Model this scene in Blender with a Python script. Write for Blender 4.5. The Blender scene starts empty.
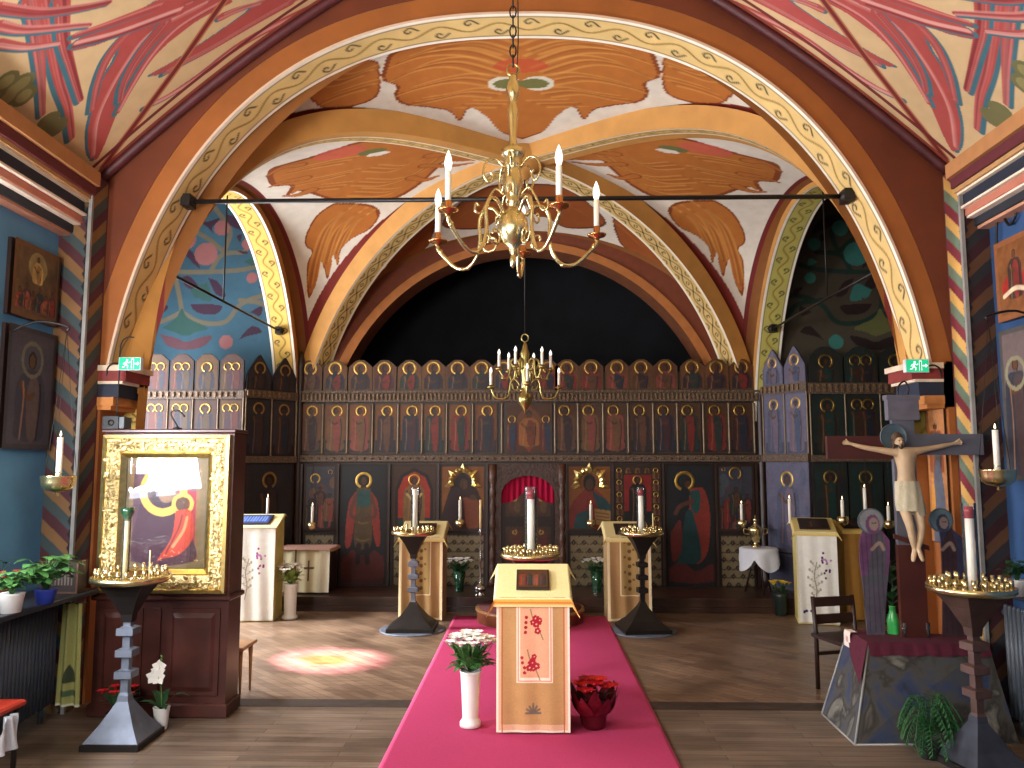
import bpy, math, random
import numpy as np
from mathutils import Vector, Matrix

random.seed(7); RNG = np.random.RandomState(5)
PI = math.pi
S = bpy.context.scene
COL = S.collection

# ---------------------------------------------------------------- measured camera
F = 780.0; TH = math.radians(5.8); PS = math.atan(19 / F * math.cos(TH)); H = 1.65
FW = np.array((-math.sin(PS) * math.cos(TH), math.cos(PS) * math.cos(TH), math.sin(TH)))
RT = np.array((math.cos(PS), math.sin(PS), 0)); UP = np.cross(RT, FW)
def ray(px, py): return FW + (px - 512) / F * RT + (384 - py) / F * UP
def P(px, py, Y):
    d = ray(px, py); t = Y / d[1]; return (d[0] * t, Y, H + d[2] * t)
def PZ(px, py, z=0.0):
    d = ray(px, py); t = (z - H) / d[2]; return (d[0] * t, d[1] * t, z)
def PX(px, py, X):
    d = ray(px, py); t = X / d[0]; return (X, d[1] * t, H + d[2] * t)
XC = -0.08                                   # axis of the church

# ---------------------------------------------------------------- colours, materials
def lin(h):
    h = h.lstrip('#'); c = np.array([int(h[i:i + 2], 16) / 255 for i in (0, 2, 4)])
    return np.where(c <= .04045, c / 12.92, ((c + .055) / 1.055) ** 2.4)
def rgba(h): return tuple(lin(h)) + (1.0,)
MATS = {}
def mat(name, col, rough=.6, metal=0., var=.18, scale=9., bump=0., emis=0., trans=0., spec=.5, col2=None):
    if name in MATS: return MATS[name]
    m = bpy.data.materials.new(name); m.use_nodes = True; MATS[name] = m
    nt = m.node_tree; b = nt.nodes['Principled BSDF']
    b.inputs['Roughness'].default_value = rough; b.inputs['Metallic'].default_value = metal
    b.inputs['Specular IOR Level'].default_value = spec
    if trans: b.inputs['Transmission Weight'].default_value = trans
    tc = nt.nodes.new('ShaderNodeTexCoord'); n = nt.nodes.new('ShaderNodeTexNoise')
    n.inputs['Scale'].default_value = scale; n.inputs['Detail'].default_value = 5
    nt.links.new(tc.outputs['Object'], n.inputs['Vector'])
    r = nt.nodes.new('ShaderNodeValToRGB'); c = lin(col)
    c2 = lin(col2) if col2 else np.clip(c * (1 + var), 0, 1)
    r.color_ramp.elements[0].position = .32; r.color_ramp.elements[1].position = .68
    r.color_ramp.elements[0].color = tuple(c * (1 - var)) + (1,); r.color_ramp.elements[1].color = tuple(c2) + (1,)
    nt.links.new(n.outputs['Fac'], r.inputs['Fac']); nt.links.new(r.outputs['Color'], b.inputs['Base Color'])
    if emis:
        nt.links.new(r.outputs['Color'], b.inputs['Emission Color']); b.inputs['Emission Strength'].default_value = emis
    if bump:
        bp = nt.nodes.new('ShaderNodeBump'); bp.inputs['Strength'].default_value = bump; bp.inputs['Distance'].default_value = .02
        nt.links.new(n.outputs['Fac'], bp.inputs['Height']); nt.links.new(bp.outputs['Normal'], b.inputs['Normal'])
    return m
def paintmat(name, rough=.7, metal=0., spec=.4, fine=.12, scale=30., coat=0., gain=1.):
    m = bpy.data.materials.new(name); m.use_nodes = True; MATS[name] = m
    nt = m.node_tree; b = nt.nodes['Principled BSDF']
    b.inputs['Roughness'].default_value = rough; b.inputs['Metallic'].default_value = metal; b.inputs['Specular IOR Level'].default_value = spec
    b.inputs['Coat Weight'].default_value = coat; b.inputs['Coat Roughness'].default_value = .08
    a = nt.nodes.new('ShaderNodeAttribute'); a.attribute_name = 'Col'
    tc = nt.nodes.new('ShaderNodeTexCoord'); n = nt.nodes.new('ShaderNodeTexNoise'); n.inputs['Scale'].default_value = scale; n.inputs['Detail'].default_value = 6
    nt.links.new(tc.outputs['Object'], n.inputs['Vector'])
    mr = nt.nodes.new('ShaderNodeMapRange'); mr.inputs[1].default_value = .3; mr.inputs[2].default_value = .7
    mr.inputs[3].default_value = gain * (1 - fine); mr.inputs[4].default_value = gain * (1 + fine)
    nt.links.new(n.outputs['Fac'], mr.inputs[0])
    mx = nt.nodes.new('ShaderNodeVectorMath'); mx.operation = 'SCALE'
    nt.links.new(a.outputs['Color'], mx.inputs[0]); nt.links.new(mr.outputs[0], mx.inputs['Scale'])
    nt.links.new(mx.outputs[0], b.inputs['Base Color'])
    return m
PLASTER = paintmat('painted_plaster', .75, spec=.3, fine=.06, scale=9)
ICON = paintmat('painted_wood', .5, spec=.35)
SCREEN = paintmat('old_icon_paint', .5, spec=.35, gain=.5)
FABRIC = paintmat('painted_fabric', .9, spec=.15, fine=.08, scale=120.)
BRASS = mat('brass', '#dccb98', .27, 1., var=.12)
BRASSD = mat('aged_brass', '#b5a468', .3, 1., var=.2)
GOLD = mat('gilding', '#dcc07c', .3, 1., var=.15, scale=40)
IRON = mat('dark_iron', '#2a2624', .45, .6, var=.2)
IRONB = mat('steel_grey', '#6f7684', .6, .55, var=.2)
RUST = mat('rusty_iron', '#5d4640', .55, .5, var=.3)
WOOD = mat('mahogany', '#43201a', .35, var=.3, scale=6)
WOODD = mat('dark_wood', '#2c1a15', .45, var=.3, scale=6)
WOODL = mat('light_wood', '#b08358', .5, var=.2)
WAX = mat('white_wax', '#f3ecdc', .45, var=.03)
WAXC = mat('cream_wax', '#e6d49a', .45, var=.05)
REDGL = mat('red_glass', '#8e1220', .1, var=.1)
CHROME = mat('silver', '#c8c8c8', .2, 1., var=.05)
WHITEP = mat('white_ceramic', '#e8e6e2', .3, var=.03)
BLACKP = mat('black_plastic', '#141518', .5, var=.1)
GREEN = mat('leaf_green', '#3f6b33', .5, var=.35, scale=20)
GREEND = mat('dark_leaf_green', '#1f4424', .5, var=.35, scale=20)
GREENL = mat('pale_leaf_green', '#8aa04c', .5, var=.3, scale=20)
PETALW = mat('white_petals', '#f2efe8', .6, var=.05)
PETALR = mat('red_petals', '#b3101c', .55, var=.3, scale=25)
PETALY = mat('yellow_petals', '#e6c62a', .6, var=.1)
STEMG = mat('stem_green', '#5b7a3a', .6)
FLAME = mat('flame', '#ffd9a0', .5, emis=6., var=.05)
BULB = mat('frosted_bulb', '#fff8ee', .3, var=.01, emis=1.1)
def glassmat(name, col, alpha=.25, rough=.05, tint='#ffffff'):
    """thin glass: clear where seen square-on, mirror-like at a slant; alpha = share of tinted body"""
    m = bpy.data.materials.new(name); m.use_nodes = True; MATS[name] = m; nt = m.node_tree; L = nt.links.new
    b = nt.nodes['Principled BSDF']; b.inputs['Base Color'].default_value = rgba(col); b.inputs['Roughness'].default_value = rough
    t = nt.nodes.new('ShaderNodeBsdfTransparent'); t.inputs['Color'].default_value = rgba(tint)
    g = nt.nodes.new('ShaderNodeBsdfGlossy'); g.inputs['Roughness'].default_value = rough; g.inputs['Color'].default_value = (1, 1, 1, 1)
    fr = nt.nodes.new('ShaderNodeFresnel'); fr.inputs['IOR'].default_value = 1.55
    m1 = nt.nodes.new('ShaderNodeMixShader'); m1.inputs[0].default_value = alpha; L(t.outputs[0], m1.inputs[1]); L(b.outputs[0], m1.inputs[2])
    m2 = nt.nodes.new('ShaderNodeMixShader'); L(fr.outputs[0], m2.inputs[0]); L(m1.outputs[0], m2.inputs[1]); L(g.outputs[0], m2.inputs[2])
    L(m2.outputs[0], nt.nodes['Material Output'].inputs['Surface'])
    return m
GLASS = glassmat('clear_glass', '#cfd6da', .06)
GLASSP = glassmat('picture_glass', '#0c0c0e', .02, .03)
GLASSG = glassmat('green_glass', '#1d5c3c', .55)

# ---------------------------------------------------------------- mesh builder
class MB:
    def __init__(s): s.v = []; s.f = []; s.sm = []; s.mi = []; s.M = None
    def add(s, vs, fs, smooth=False, m=0):
        o = len(s.v)
        if s.M is not None: vs = [tuple(s.M @ Vector(p)) for p in vs]
        s.v += [tuple(p) for p in vs]
        for f in fs: s.f.append(tuple(i + o for i in f)); s.sm.append(smooth); s.mi.append(m)
        return s
    def box(s, x0, x1, y0, y1, z0, z1, m=0, bev=0.0):
        if bev > 0:
            b = bev; vs = []; 
            for z, i in ((z0, b), (z0 + b, 0), (z1 - b, 0), (z1, b)):
                vs += [(x0 + i, y0 + i, z), (x1 - i, y0 + i, z), (x1 - i, y1 - i, z), (x0 + i, y1 - i, z)]
            fs = [(3, 2, 1, 0), (12, 13, 14, 15)]
            for k in range(3):
                for j in range(4): fs.append((4 * k + j, 4 * k + (j + 1) % 4, 4 * k + 4 + (j + 1) % 4, 4 * k + 4 + j))
            return s.add(vs, fs, False, m)
        vs = [(x0, y0, z0), (x1, y0, z0), (x1, y1, z0), (x0, y1, z0), (x0, y0, z1), (x1, y0, z1), (x1, y1, z1), (x0, y1, z1)]
        return s.hexa(vs, m)
    def hexa(s, vs, m=0):
        return s.add(vs, [(3, 2, 1, 0), (4, 5, 6, 7), (0, 1, 5, 4), (1, 2, 6, 5), (2, 3, 7, 6), (3, 0, 4, 7)], False, m)
    def lathe(s, prof, c=(0, 0, 0), seg=20, m=0, smooth=True, sq=False, rot=0.):
        vs = []; fs = []; n = len(prof)
        for r, z in prof:
            for k in range(seg):
                a = 2 * PI * k / seg + rot; vs.append((c[0] + r * math.cos(a), c[1] + r * math.sin(a), c[2] + z))
        for i in range(n - 1):
            for k in range(seg):
                k2 = (k + 1) % seg; fs.append((i * seg + k, i * seg + k2, (i + 1) * seg + k2, (i + 1) * seg + k))
        fs.append(tuple(reversed(range(seg)))); fs.append(tuple(range((n - 1) * seg, n * seg)))
        return s.add(vs, fs, smooth, m)
    def tube(s, pts, r, seg=8, m=0, closed=False, smooth=True):
        pts = [Vector(p) for p in pts]; n = len(pts); vs = []; fs = []
        rr = r if isinstance(r, (list, tuple)) else [r] * n
        ref = None
        for i, p in enumerate(pts):
            if closed: t = pts[(i + 1) % n] - pts[i - 1]
            else: t = pts[min(i + 1, n - 1)] - pts[max(i - 1, 0)]
            if t.length < 1e-9: t = Vector((0, 0, 1))
            t.normalize()
            if ref is None:
                ref = Vector((0, 0, 1)) if abs(t.z) < .9 else Vector((1, 0, 0))
            a = (ref - t * ref.dot(t))
            if a.length < 1e-6: a = t.orthogonal()
            a.normalize(); b = t.cross(a); ref = a
            for k in range(seg):
                w = 2 * PI * k / seg; vs.append(p + (a * math.cos(w) + b * math.sin(w)) * rr[i])
        for i in range(n if closed else n - 1):
            j = (i + 1) % n
            for k in range(seg):
                k2 = (k + 1) % seg; fs.append((i * seg + k, i * seg + k2, j * seg + k2, j * seg + k))
        if not closed: fs.append(tuple(reversed(range(seg)))); fs.append(tuple(range((n - 1) * seg, n * seg)))
        return s.add(vs, fs, smooth, m)
    def ball(s, c, r, seg=12, rings=8, m=0):
        r = r if isinstance(r, (tuple, list)) else (r, r, r); vs = []; fs = []
        for i in range(1, rings):
            a = PI * i / rings
            for k in range(seg):
                w = 2 * PI * k / seg; vs.append((c[0] + r[0] * math.sin(a) * math.cos(w), c[1] + r[1] * math.sin(a) * math.sin(w), c[2] - r[2] * math.cos(a)))
        b = len(vs); vs += [(c[0], c[1], c[2] - r[2]), (c[0], c[1], c[2] + r[2])]
        for i in range(rings - 2):
            for k in range(seg): k2 = (k + 1) % seg; fs.append((i * seg + k, i * seg + k2, (i + 1) * seg + k2, (i + 1) * seg + k))
        for k in range(seg):
            k2 = (k + 1) % seg; fs.append((b, k2, k)); fs.append((b + 1, (rings - 2) * seg + k, (rings - 2) * seg + k2))
        return s.add(vs, fs, True, m)
    def prism(s, poly, f0, f1, m=0):
        """poly 2D; f0/f1 map (a,b)->3D for the two ends"""
        n = len(poly); vs = [f0(*p) for p in poly] + [f1(*p) for p in poly]
        fs = [tuple(reversed(range(n))), tuple(range(n, 2 * n))] + [(i, (i + 1) % n, n + (i + 1) % n, n + i) for i in range(n)]
        return s.add(vs, fs, False, m)
    def leaf(s, base, tip, w, up=(0, 0, 1), bend=.2, m=0, seg=4):
        b = Vector(base); t = Vector(tip); d = t - b; L = d.length; u = Vector(up)
        side = d.cross(u)
        if side.length < 1e-6: side = d.orthogonal()
        side.normalize(); vs = []; fs = []
        for i in range(seg + 1):
            k = i / seg; p = b + d * k + Vector((0, 0, 1)) * (math.sin(k * PI) * bend * L)
            ww = w * math.sin(PI * (.08 + .92 * k) ** .8) * .5 if i < seg else 0.0005
            vs += [p - side * ww, p + Vector((0, 0, -.15 * ww)), p + side * ww]
        for i in range(seg):
            o = 3 * i; fs += [(o, o + 1, o + 4, o + 3), (o + 1, o + 2, o + 5, o + 4)]
        return s.add(vs, fs, True, m)
    def build(s, name, mats, parent=None, world=False):
        me = bpy.data.meshes.new(name); v = s.v
        if world and parent is not None:
            l = parent_loc(parent); v = [(p[0] - l[0], p[1] - l[1], p[2] - l[2]) for p in v]
        me.from_pydata([tuple(map(float, p)) for p in v], [], s.f)
        me.polygons.foreach_set('use_smooth', s.sm); me.polygons.foreach_set('material_index', s.mi)
        for mm in (mats if isinstance(mats, (list, tuple)) else [mats]): me.materials.append(mm)
        me.update()
        o = bpy.data.objects.new(name, me); COL.objects.link(o)
        if parent is not None: o.parent = parent
        return o
def parent_loc(o):
    l = Vector((0, 0, 0))
    while o is not None: l += o.location; o = o.parent
    return l
def thing(name, label, cat, loc=(0, 0, 0), rz=0., group=None):
    o = bpy.data.objects.new(name, None); COL.objects.link(o); o.location = loc; o.rotation_euler = (0, 0, rz)
    o.empty_display_size = .1
    return tag(o, label, cat, group)
def tag(o, label, cat, group=None):
    o['label'] = label; o['category'] = cat
    if group: o['group'] = group
    return o
def struct(o): o['kind'] = 'structure'; return o
def dup(root, loc=None, rz=None, label=None, group=None):
    r = root.copy(); COL.objects.link(r)
    if loc is not None: r.location = loc
    if rz is not None: r.rotation_euler = (0, 0, rz)
    if label: r['label'] = label
    if group: r['group'] = group
    for ch in list(root.children):
        c = ch.copy(); COL.objects.link(c); c.parent = r
        for g in list(ch.children): d = g.copy(); COL.objects.link(d); d.parent = c
    return r

# ---------------------------------------------------------------- painter: colours worked out per vertex of a fine grid
def smooth_curve(pts, n=8):
    pts = [np.array(p, float) for p in pts]
    if len(pts) < 3: return pts
    q = [2 * pts[0] - pts[1]] + pts + [2 * pts[-1] - pts[-2]]; out = []
    for i in range(1, len(q) - 2):
        for k in range(n):
            t = k / n
            out.append(.5 * (2 * q[i] + (q[i + 1] - q[i - 1]) * t + (2 * q[i - 1] - 5 * q[i] + 4 * q[i + 1] - q[i + 2]) * t * t + (3 * q[i] - q[i - 1] - 3 * q[i + 1] + q[i + 2]) * t ** 3))
    out.append(pts[-1]); return out
class Cv:
    def __init__(s, U, V, base):
        s.U = U.ravel(); s.V = V.ravel(); s.C = np.tile(lin(base), (s.U.size, 1)); s.aa = .7 * max(float(np.abs(U[0, 1] - U[0, 0])), float(np.abs(V[1, 0] - V[0, 0])), 1e-5) if U.ndim == 2 else 1e-4
    def m(s, k, col, a=1.):
        c = lin(col) if isinstance(col, str) else col
        s.C[k] = s.C[k] * (1 - a) + c * a
    def rect(s, u0, u1, v0, v1, col, a=1.): s.m((s.U >= u0) & (s.U <= u1) & (s.V >= v0) & (s.V <= v1), col, a)
    def poly(s, pts, col, a=1., curve=0):
        if curve: pts = smooth_curve(list(pts) + [pts[0]], curve)
        p = np.array(pts, float); lo = p.min(0); hi = p.max(0)
        idx = np.nonzero((s.U >= lo[0]) & (s.U <= hi[0]) & (s.V >= lo[1]) & (s.V <= hi[1]))[0]
        if idx.size == 0: return
        u = s.U[idx]; v = s.V[idx]; ins = np.zeros(idx.size, bool); n = len(p)
        for i in range(n):
            e, f = p[i], p[(i + 1) % n]
            if e[1] == f[1]: continue
            c = (e[1] > v) != (f[1] > v); ins ^= c & (u < (f[0] - e[0]) * (v - e[1]) / (f[1] - e[1]) + e[0])
        s.m(idx[ins], col, a)
    def stroke(s, pts, w, col, a=1., curve=6, w2=None):
        p = np.array(smooth_curve(pts, curve) if curve else pts, float)
        W = max(w, w2 or 0); lo = p.min(0) - W; hi = p.max(0) + W
        idx = np.nonzero((s.U >= lo[0]) & (s.U <= hi[0]) & (s.V >= lo[1]) & (s.V <= hi[1]))[0]
        if idx.size == 0: return
        q = np.stack([s.U[idx], s.V[idx]], 1); best = np.full(idx.size, 1e9); n = len(p) - 1
        for i in range(n):
            d = p[i + 1] - p[i]; L = max(d @ d, 1e-12); t = np.clip(((q - p[i]) @ d) / L, 0, 1)
            dist = np.linalg.norm(q - p[i] - t[:, None] * d, axis=1)
            ww = w if w2 is None else w + (w2 - w) * (i + t) / n
            best = np.minimum(best, dist / np.maximum(ww, 1e-6))
        k = best < .5 + s.aa / max(W, 1e-6); al = np.clip((.5 - best[k]) * W / max(s.aa, 1e-9) + .5, 0, 1)[:, None] * a; c = lin(col) if isinstance(col, str) else col; s.C[idx[k]] = s.C[idx[k]] * (1 - al) + c * al
    def disc(s, c, r, col, a=1., ry=None):
        ry = ry or r; s.m(((s.U - c[0]) / r) ** 2 + ((s.V - c[1]) / ry) ** 2 < 1, col, a)
    def ring(s, c, r0, r1, col, a=1., ax=1.):
        d = np.hypot(s.U - c[0], (s.V - c[1]) / ax); s.m((d > r0) & (d < r1), col, a)
    def mottle(s, amt, f, seed=0):
        r = np.random.RandomState(seed); t = np.zeros(s.U.size)
        for k in range(7):
            a = r.rand() * 2 * PI; ff = f * (1 + k * .6); t += np.sin(ff * (s.U * math.cos(a) + s.V * math.sin(a)) + r.rand() * 6.3 + 1.5 * np.sin(ff * .7 * (s.V * math.cos(a) - s.U * math.sin(a)))) / (1 + k * .5)
        s.C *= (1 + amt * t / 2.2)[:, None]
def grid(name, X, Y, Z, C, material, parent=None, world=False, flip=False, smooth=True, extra=None, close_back=None):
    """X,Y,Z: (nv,nu) arrays; C: (nv*nu,3) linear colours. close_back=(dx,dy,dz) adds a back sheet and rim."""
    nv, nu = X.shape; co = np.stack([X, Y, Z], -1).reshape(-1, 3)
    i = np.arange(nv * nu).reshape(nv, nu)
    q = np.stack([i[:-1, :-1], i[:-1, 1:], i[1:, 1:], i[1:, :-1]], -1).reshape(-1, 4)
    if flip: q = q[:, ::-1]
    faces = q; cols = C
    fl = [tuple(x) for x in q.tolist()]
    if close_back is not None:
        rim = list(i[0, :]) + list(i[1:, -1]) + list(i[-1, -2::-1]) + list(i[-2:0:-1, 0]); o = nv * nu
        co = np.concatenate([co, co[rim] + np.array(close_back)]); cols = np.concatenate([C, C[rim] * .6]); n = len(rim)
        for k in range(n):
            k2 = (k + 1) % n; fl.append((int(rim[k2]), int(rim[k]), o + k, o + k2))
        fl.append(tuple(o + k for k in reversed(range(n))))
    if world and parent is not None: co = co - np.array(parent_loc(parent))
    me = bpy.data.meshes.new(name); me.from_pydata(co.tolist(), [], fl)
    at = me.color_attributes.new('Col', 'FLOAT_COLOR', 'POINT')
    at.data.foreach_set('color', np.concatenate([np.clip(cols, 0, 1), np.ones((len(cols), 1))], 1).astype(np.float32).ravel())
    me.polygons.foreach_set('use_smooth', [smooth] * len(me.polygons)); me.materials.append(material); me.update()
    ob = bpy.data.objects.new(name, me); COL.objects.link(ob)
    if parent is not None: ob.parent = parent
    return ob
def uv(nu, nv, u0=0., u1=1., v0=0., v1=1.):
    return np.meshgrid(np.linspace(u0, u1, nu), np.linspace(v0, v1, nv))
# ================================================================ SETTING
cam = bpy.data.cameras.new('camera'); cam.sensor_width = 36; cam.lens = F / 1024 * 36; cam.clip_start = .05
co = bpy.data.objects.new('camera', cam); COL.objects.link(co); co.location = (0, 0, H)
co.rotation_euler = (PI / 2 + TH, 0, PS); S.camera = co

# ---- floor: worn oak, boards across the nave, diagonal parquet beyond the arch
def floor_mat():
    m = bpy.data.materials.new('worn_parquet'); m.use_nodes = True; nt = m.node_tree; b = nt.nodes['Principled BSDF']; L = nt.links.new
    tc = nt.nodes.new('ShaderNodeTexCoord')
    def bricks(rot, w, h, c1, c2):
        mp = nt.nodes.new('ShaderNodeMapping'); mp.inputs['Rotation'].default_value = (0, 0, rot); L(tc.outputs['Object'], mp.inputs['Vector'])
        br = nt.nodes.new('ShaderNodeTexBrick'); br.inputs['Scale'].default_value = 1; br.inputs['Brick Width'].default_value = w; br.inputs['Row Height'].default_value = h
        br.inputs['Mortar Size'].default_value = .0025; br.inputs['Color1'].default_value = rgba(c1); br.inputs['Color2'].default_value = rgba(c2); br.inputs['Mortar'].default_value = rgba('#443a33'); br.inputs['Bias'].default_value = -.1
        L(mp.outputs[0], br.inputs['Vector']); return br
    a = bricks(0, 1.1, .075, '#7c6a5a', '#635244'); c = bricks(PI / 4, .42, .07, '#856c57', '#6a5342')
    sx = nt.nodes.new('ShaderNodeSeparateXYZ'); L(tc.outputs['Object'], sx.inputs[0])
    gt = nt.nodes.new('ShaderNodeMath'); gt.operation = 'GREATER_THAN'; gt.inputs[1].default_value = 5.55; L(sx.outputs['Y'], gt.inputs[0])
    mx = nt.nodes.new('ShaderNodeMix'); mx.data_type = 'RGBA'; L(gt.outputs[0], mx.inputs[0]); L(a.outputs['Color'], mx.inputs[6]); L(c.outputs['Color'], mx.inputs[7])
    n = nt.nodes.new('ShaderNodeTexNoise'); n.inputs['Scale'].default_value = 2.2; n.inputs['Detail'].default_value = 7; L(tc.outputs['Object'], n.inputs['Vector'])
    mp2 = nt.nodes.new('ShaderNodeMapping'); mp2.inputs['Scale'].default_value = (2.5, 40, 1); L(tc.outputs['Object'], mp2.inputs['Vector'])
    n2 = nt.nodes.new('ShaderNodeTexNoise'); n2.inputs['Scale'].default_value = 1; n2.inputs['Detail'].default_value = 4; L(mp2.outputs[0], n2.inputs['Vector'])
    ad = nt.nodes.new('ShaderNodeMath'); ad.operation = 'ADD'; L(n.outputs['Fac'], ad.inputs[0]); L(n2.outputs['Fac'], ad.inputs[1])
    r = nt.nodes.new('ShaderNodeMapRange'); r.inputs[1].default_value = .7; r.inputs[2].default_value = 1.3; r.inputs[3].default_value = .55; r.inputs[4].default_value = 1.35; L(ad.outputs[0], r.inputs[0])
    vm = nt.nodes.new('ShaderNodeVectorMath'); vm.operation = 'SCALE'; L(mx.outputs[2], vm.inputs[0]); L(r.outputs[0], vm.inputs['Scale']); L(vm.outputs[0], b.inputs['Base Color'])
    r2 = nt.nodes.new('ShaderNodeMapRange'); r2.inputs[1].default_value = .3; r2.inputs[2].default_value = .7; r2.inputs[3].default_value = .28; r2.inputs[4].default_value = .5; L(n.outputs['Fac'], r2.inputs[0]); L(r2.outputs[0], b.inputs['Roughness'])
    return m
struct(MB().box(-5.4, 5.4, -3.2, 12.2, -.1, 0).build('floor', floor_mat()))
struct(MB().box(-2.97, 2.8, 5.47, 5.63, 0, .004).build('trim_1', mat('dark_threshold', '#3b3029', .5, var=.35, scale=14)))   # dark strip under the arch
pm = mat('platform_boards', '#3f2a22', .32, var=.35, scale=5)
mb = MB(); mb.box(-3.0, 2.95, 8.9, 9.9, 0, .135); mb.box(-3.0, 2.95, 8.87, 9.9, .135, .165); mb.box(-3.0, 2.95, 8.875, 8.9, 0, .06)
struct(mb.build('trim_2', pm))                                            # chancel platform, one step high

# ---- nave walls, cornices, pilasters
BLUE = mat('blue_limewash', '#5587ad', .85, var=.22, scale=2.0)  # left wall colour lightened to hold the bluish haze there
WL0, WLs = -3.32, .05                                                     # left wall plane x = WL0 + WLs*(5.3-y)
def wl(y): return WL0 + WLs * (5.3 - y)
WR0 = 3.14
def wr(y): return WR0 - .02 * (5.3 - y)
def wall_with_window(name, fx, sgn, wy0, wy1, wz0, wz1, y0=-3.0, y1=5.5, z1=3.75):
    mb = MB()
    def seg(a, b, z0, z1):
        x0, x1 = fx(a), fx(b); t = sgn * .25
        mb.hexa([(x0, a, z0), (x0 + t, a, z0), (x1 + t, b, z0), (x1, b, z0), (x0, a, z1), (x0 + t, a, z1), (x1 + t, b, z1), (x1, b, z1)])
    seg(y0, wy0, 0, z1); seg(wy1, y1, 0, z1); seg(wy0, wy1, 0, wz0); seg(wy0, wy1, wz1, z1)
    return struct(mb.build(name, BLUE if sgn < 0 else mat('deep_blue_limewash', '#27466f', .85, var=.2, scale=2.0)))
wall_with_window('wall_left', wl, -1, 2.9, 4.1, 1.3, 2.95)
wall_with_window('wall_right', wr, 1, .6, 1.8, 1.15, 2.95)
def window(name, fx, sgn, y0, y1, z0, z1, strength):
    x = fx((y0 + y1) / 2) + sgn * .14
    fr = MB(); yc = (y0 + y1) / 2; zc = (z0 + z1) / 2
    for a, b, c, d in ((y0, y1, z0, z0 + .05), (y0, y1, z1 - .05, z1), (y0, y0 + .05, z0, z1), (y1 - .05, y1, z0, z1), (yc - .02, yc + .02, z0, z1), (y0, y1, zc - .02, zc + .02), (y0, y1, zc + .4, zc + .43), (y0, y1, zc - .43, zc - .4)):
        fr.box(x - .03, x + .03, a, b, c, d)
    f = struct(fr.build(name, mat('white_window_frame', '#d8d8d2', .5)))
    p = MB().box(x + sgn * .03, x + sgn * .045, y0, y1, z0, z1).build('pane', mat('bright_sky_pane_' + name, '#dfeaff', .3, var=.04, emis=strength), f)
    return f
window('window_1', wl, -1, 2.9, 4.1, 1.3, 2.95, 7.0)
window('window_2', wr, 1, .6, 1.8, 1.15, 2.95, 1.2)
struct(MB().box(-3.6, 3.5, -3.2, -3.0, 0, 6).build('wall_back', mat('rear_limewash', '#8a8378', .9)))
# cornice: stacked mouldings, colour by layer
CORN = [('#b07a4a', 3.60, 3.70, .27), ('#5c1f26', 3.53, 3.60, .24), ('#b88a58', 3.50, 3.53, .22), ('#e8d9c0', 3.485, 3.50, .2), ('#1b2233', 3.40, 3.485, .17),
        ('#e6d6c0', 3.385, 3.40, .19), ('#b8705a', 3.335, 3.385, .16), ('#ead8c4', 3.32, 3.335, .15), ('#20232c', 3.265, 3.32, .10), ('#c98d70', 3.245, 3.265, .08)]
for nm, fx, sg in (('trim_3', wl, 1), ('trim_4', wr, -1)):
    mb = MB(); ms = []
    for k, (c, z0, z1, d) in enumerate(CORN):
        ms.append(mat('cornice_' + c[1:], c, .7, var=.08)); a, b = -3.0, 5.29
        xa, xb = fx(a), fx(b)
        v = [(xa, a, z0), (xa + sg * d, a, z0), (xb + sg * d, b, z0), (xb, b, z0)]
        mb.hexa(v + [(p[0], p[1], z1) for p in v], k)
    struct(mb.build(nm, ms))
# chevron pilasters
PXL, PXR = -3.10, 2.955
CH = ['#7a3038', '#6a7a66', '#d0a25a']; CHD = ['#3a1e22', '#2e2c30', '#5c3e2a']; CHL = ['#4d2a30', '#3e4a4c', '#7d5c3c']; CHM = ['#55303a', '#45504e', '#86663f']  # darker sets have the shade of the dimly lit faces mixed into the colours
def chevron(cv, edge_right, cols, per=.27, lean=-.9):
    w = cv.U.max()
    d = (w - cv.U) if edge_right else cv.U
    k = np.floor(((cv.V + lean * d) % per) / per * 3).astype(int)
    for i, c in enumerate(cols): cv.m(k == i, c)
    z = .02 + .02 * np.abs(((cv.V / (per / 3)) % 1) * 2 - 1)
    cv.m(d < z, '#1d1a1e'); cv.m(d < .008, '#a8a49a')
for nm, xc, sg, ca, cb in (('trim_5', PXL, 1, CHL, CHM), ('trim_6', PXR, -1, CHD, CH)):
    w = .22; zt = 3.70
    U, V = uv(40, 700, 0, w, 0, zt); cv = Cv(U, V, '#555555')
    chevron(cv, True, ca); cv.mottle(.1, 9, 3)
    X = xc - sg * w + sg * U
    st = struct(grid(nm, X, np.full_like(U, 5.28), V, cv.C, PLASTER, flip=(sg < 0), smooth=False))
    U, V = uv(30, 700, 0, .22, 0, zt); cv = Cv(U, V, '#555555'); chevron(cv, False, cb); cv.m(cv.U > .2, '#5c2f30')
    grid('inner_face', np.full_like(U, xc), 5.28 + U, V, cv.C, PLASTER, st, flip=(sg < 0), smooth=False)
    MB().box(min(xc - sg * .006, xc - sg * w), max(xc - sg * .006, xc - sg * w), 5.29, 5.5, 0, zt - .005).build('core', mat('pilaster_core', '#4a3430', .8), st)
    MB().box(xc - .012, xc + .012, 5.268, 5.292, 0, zt).build('corner_bead', mat('grey_bead', '#8c8a86', .5), st)

# ---- nave vault (barrel) with painted seraph wings
AN, BN, PN, Z3 = 3.10, 2.0, 1.5, 3.70
def zN(x): return Z3 + BN * (1 - np.clip(np.abs(x - XC) / AN, 0, 1) ** PN)
def hit(px, py, fz, y0=None):
    d = ray(px, py); t = np.linspace(.5, 14, 4000); x = d[0] * t; y = d[1] * t; z = H + d[2] * t
    g = z - fz(x, y); k = np.nonzero((g[1:] >= 0) & (g[:-1] < 0))[0]
    k = k[0] if len(k) else len(t) - 2
    return x[k], y[k]
U, V = uv(1200, 370, -1, 1, 3.6, 5.47)
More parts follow.
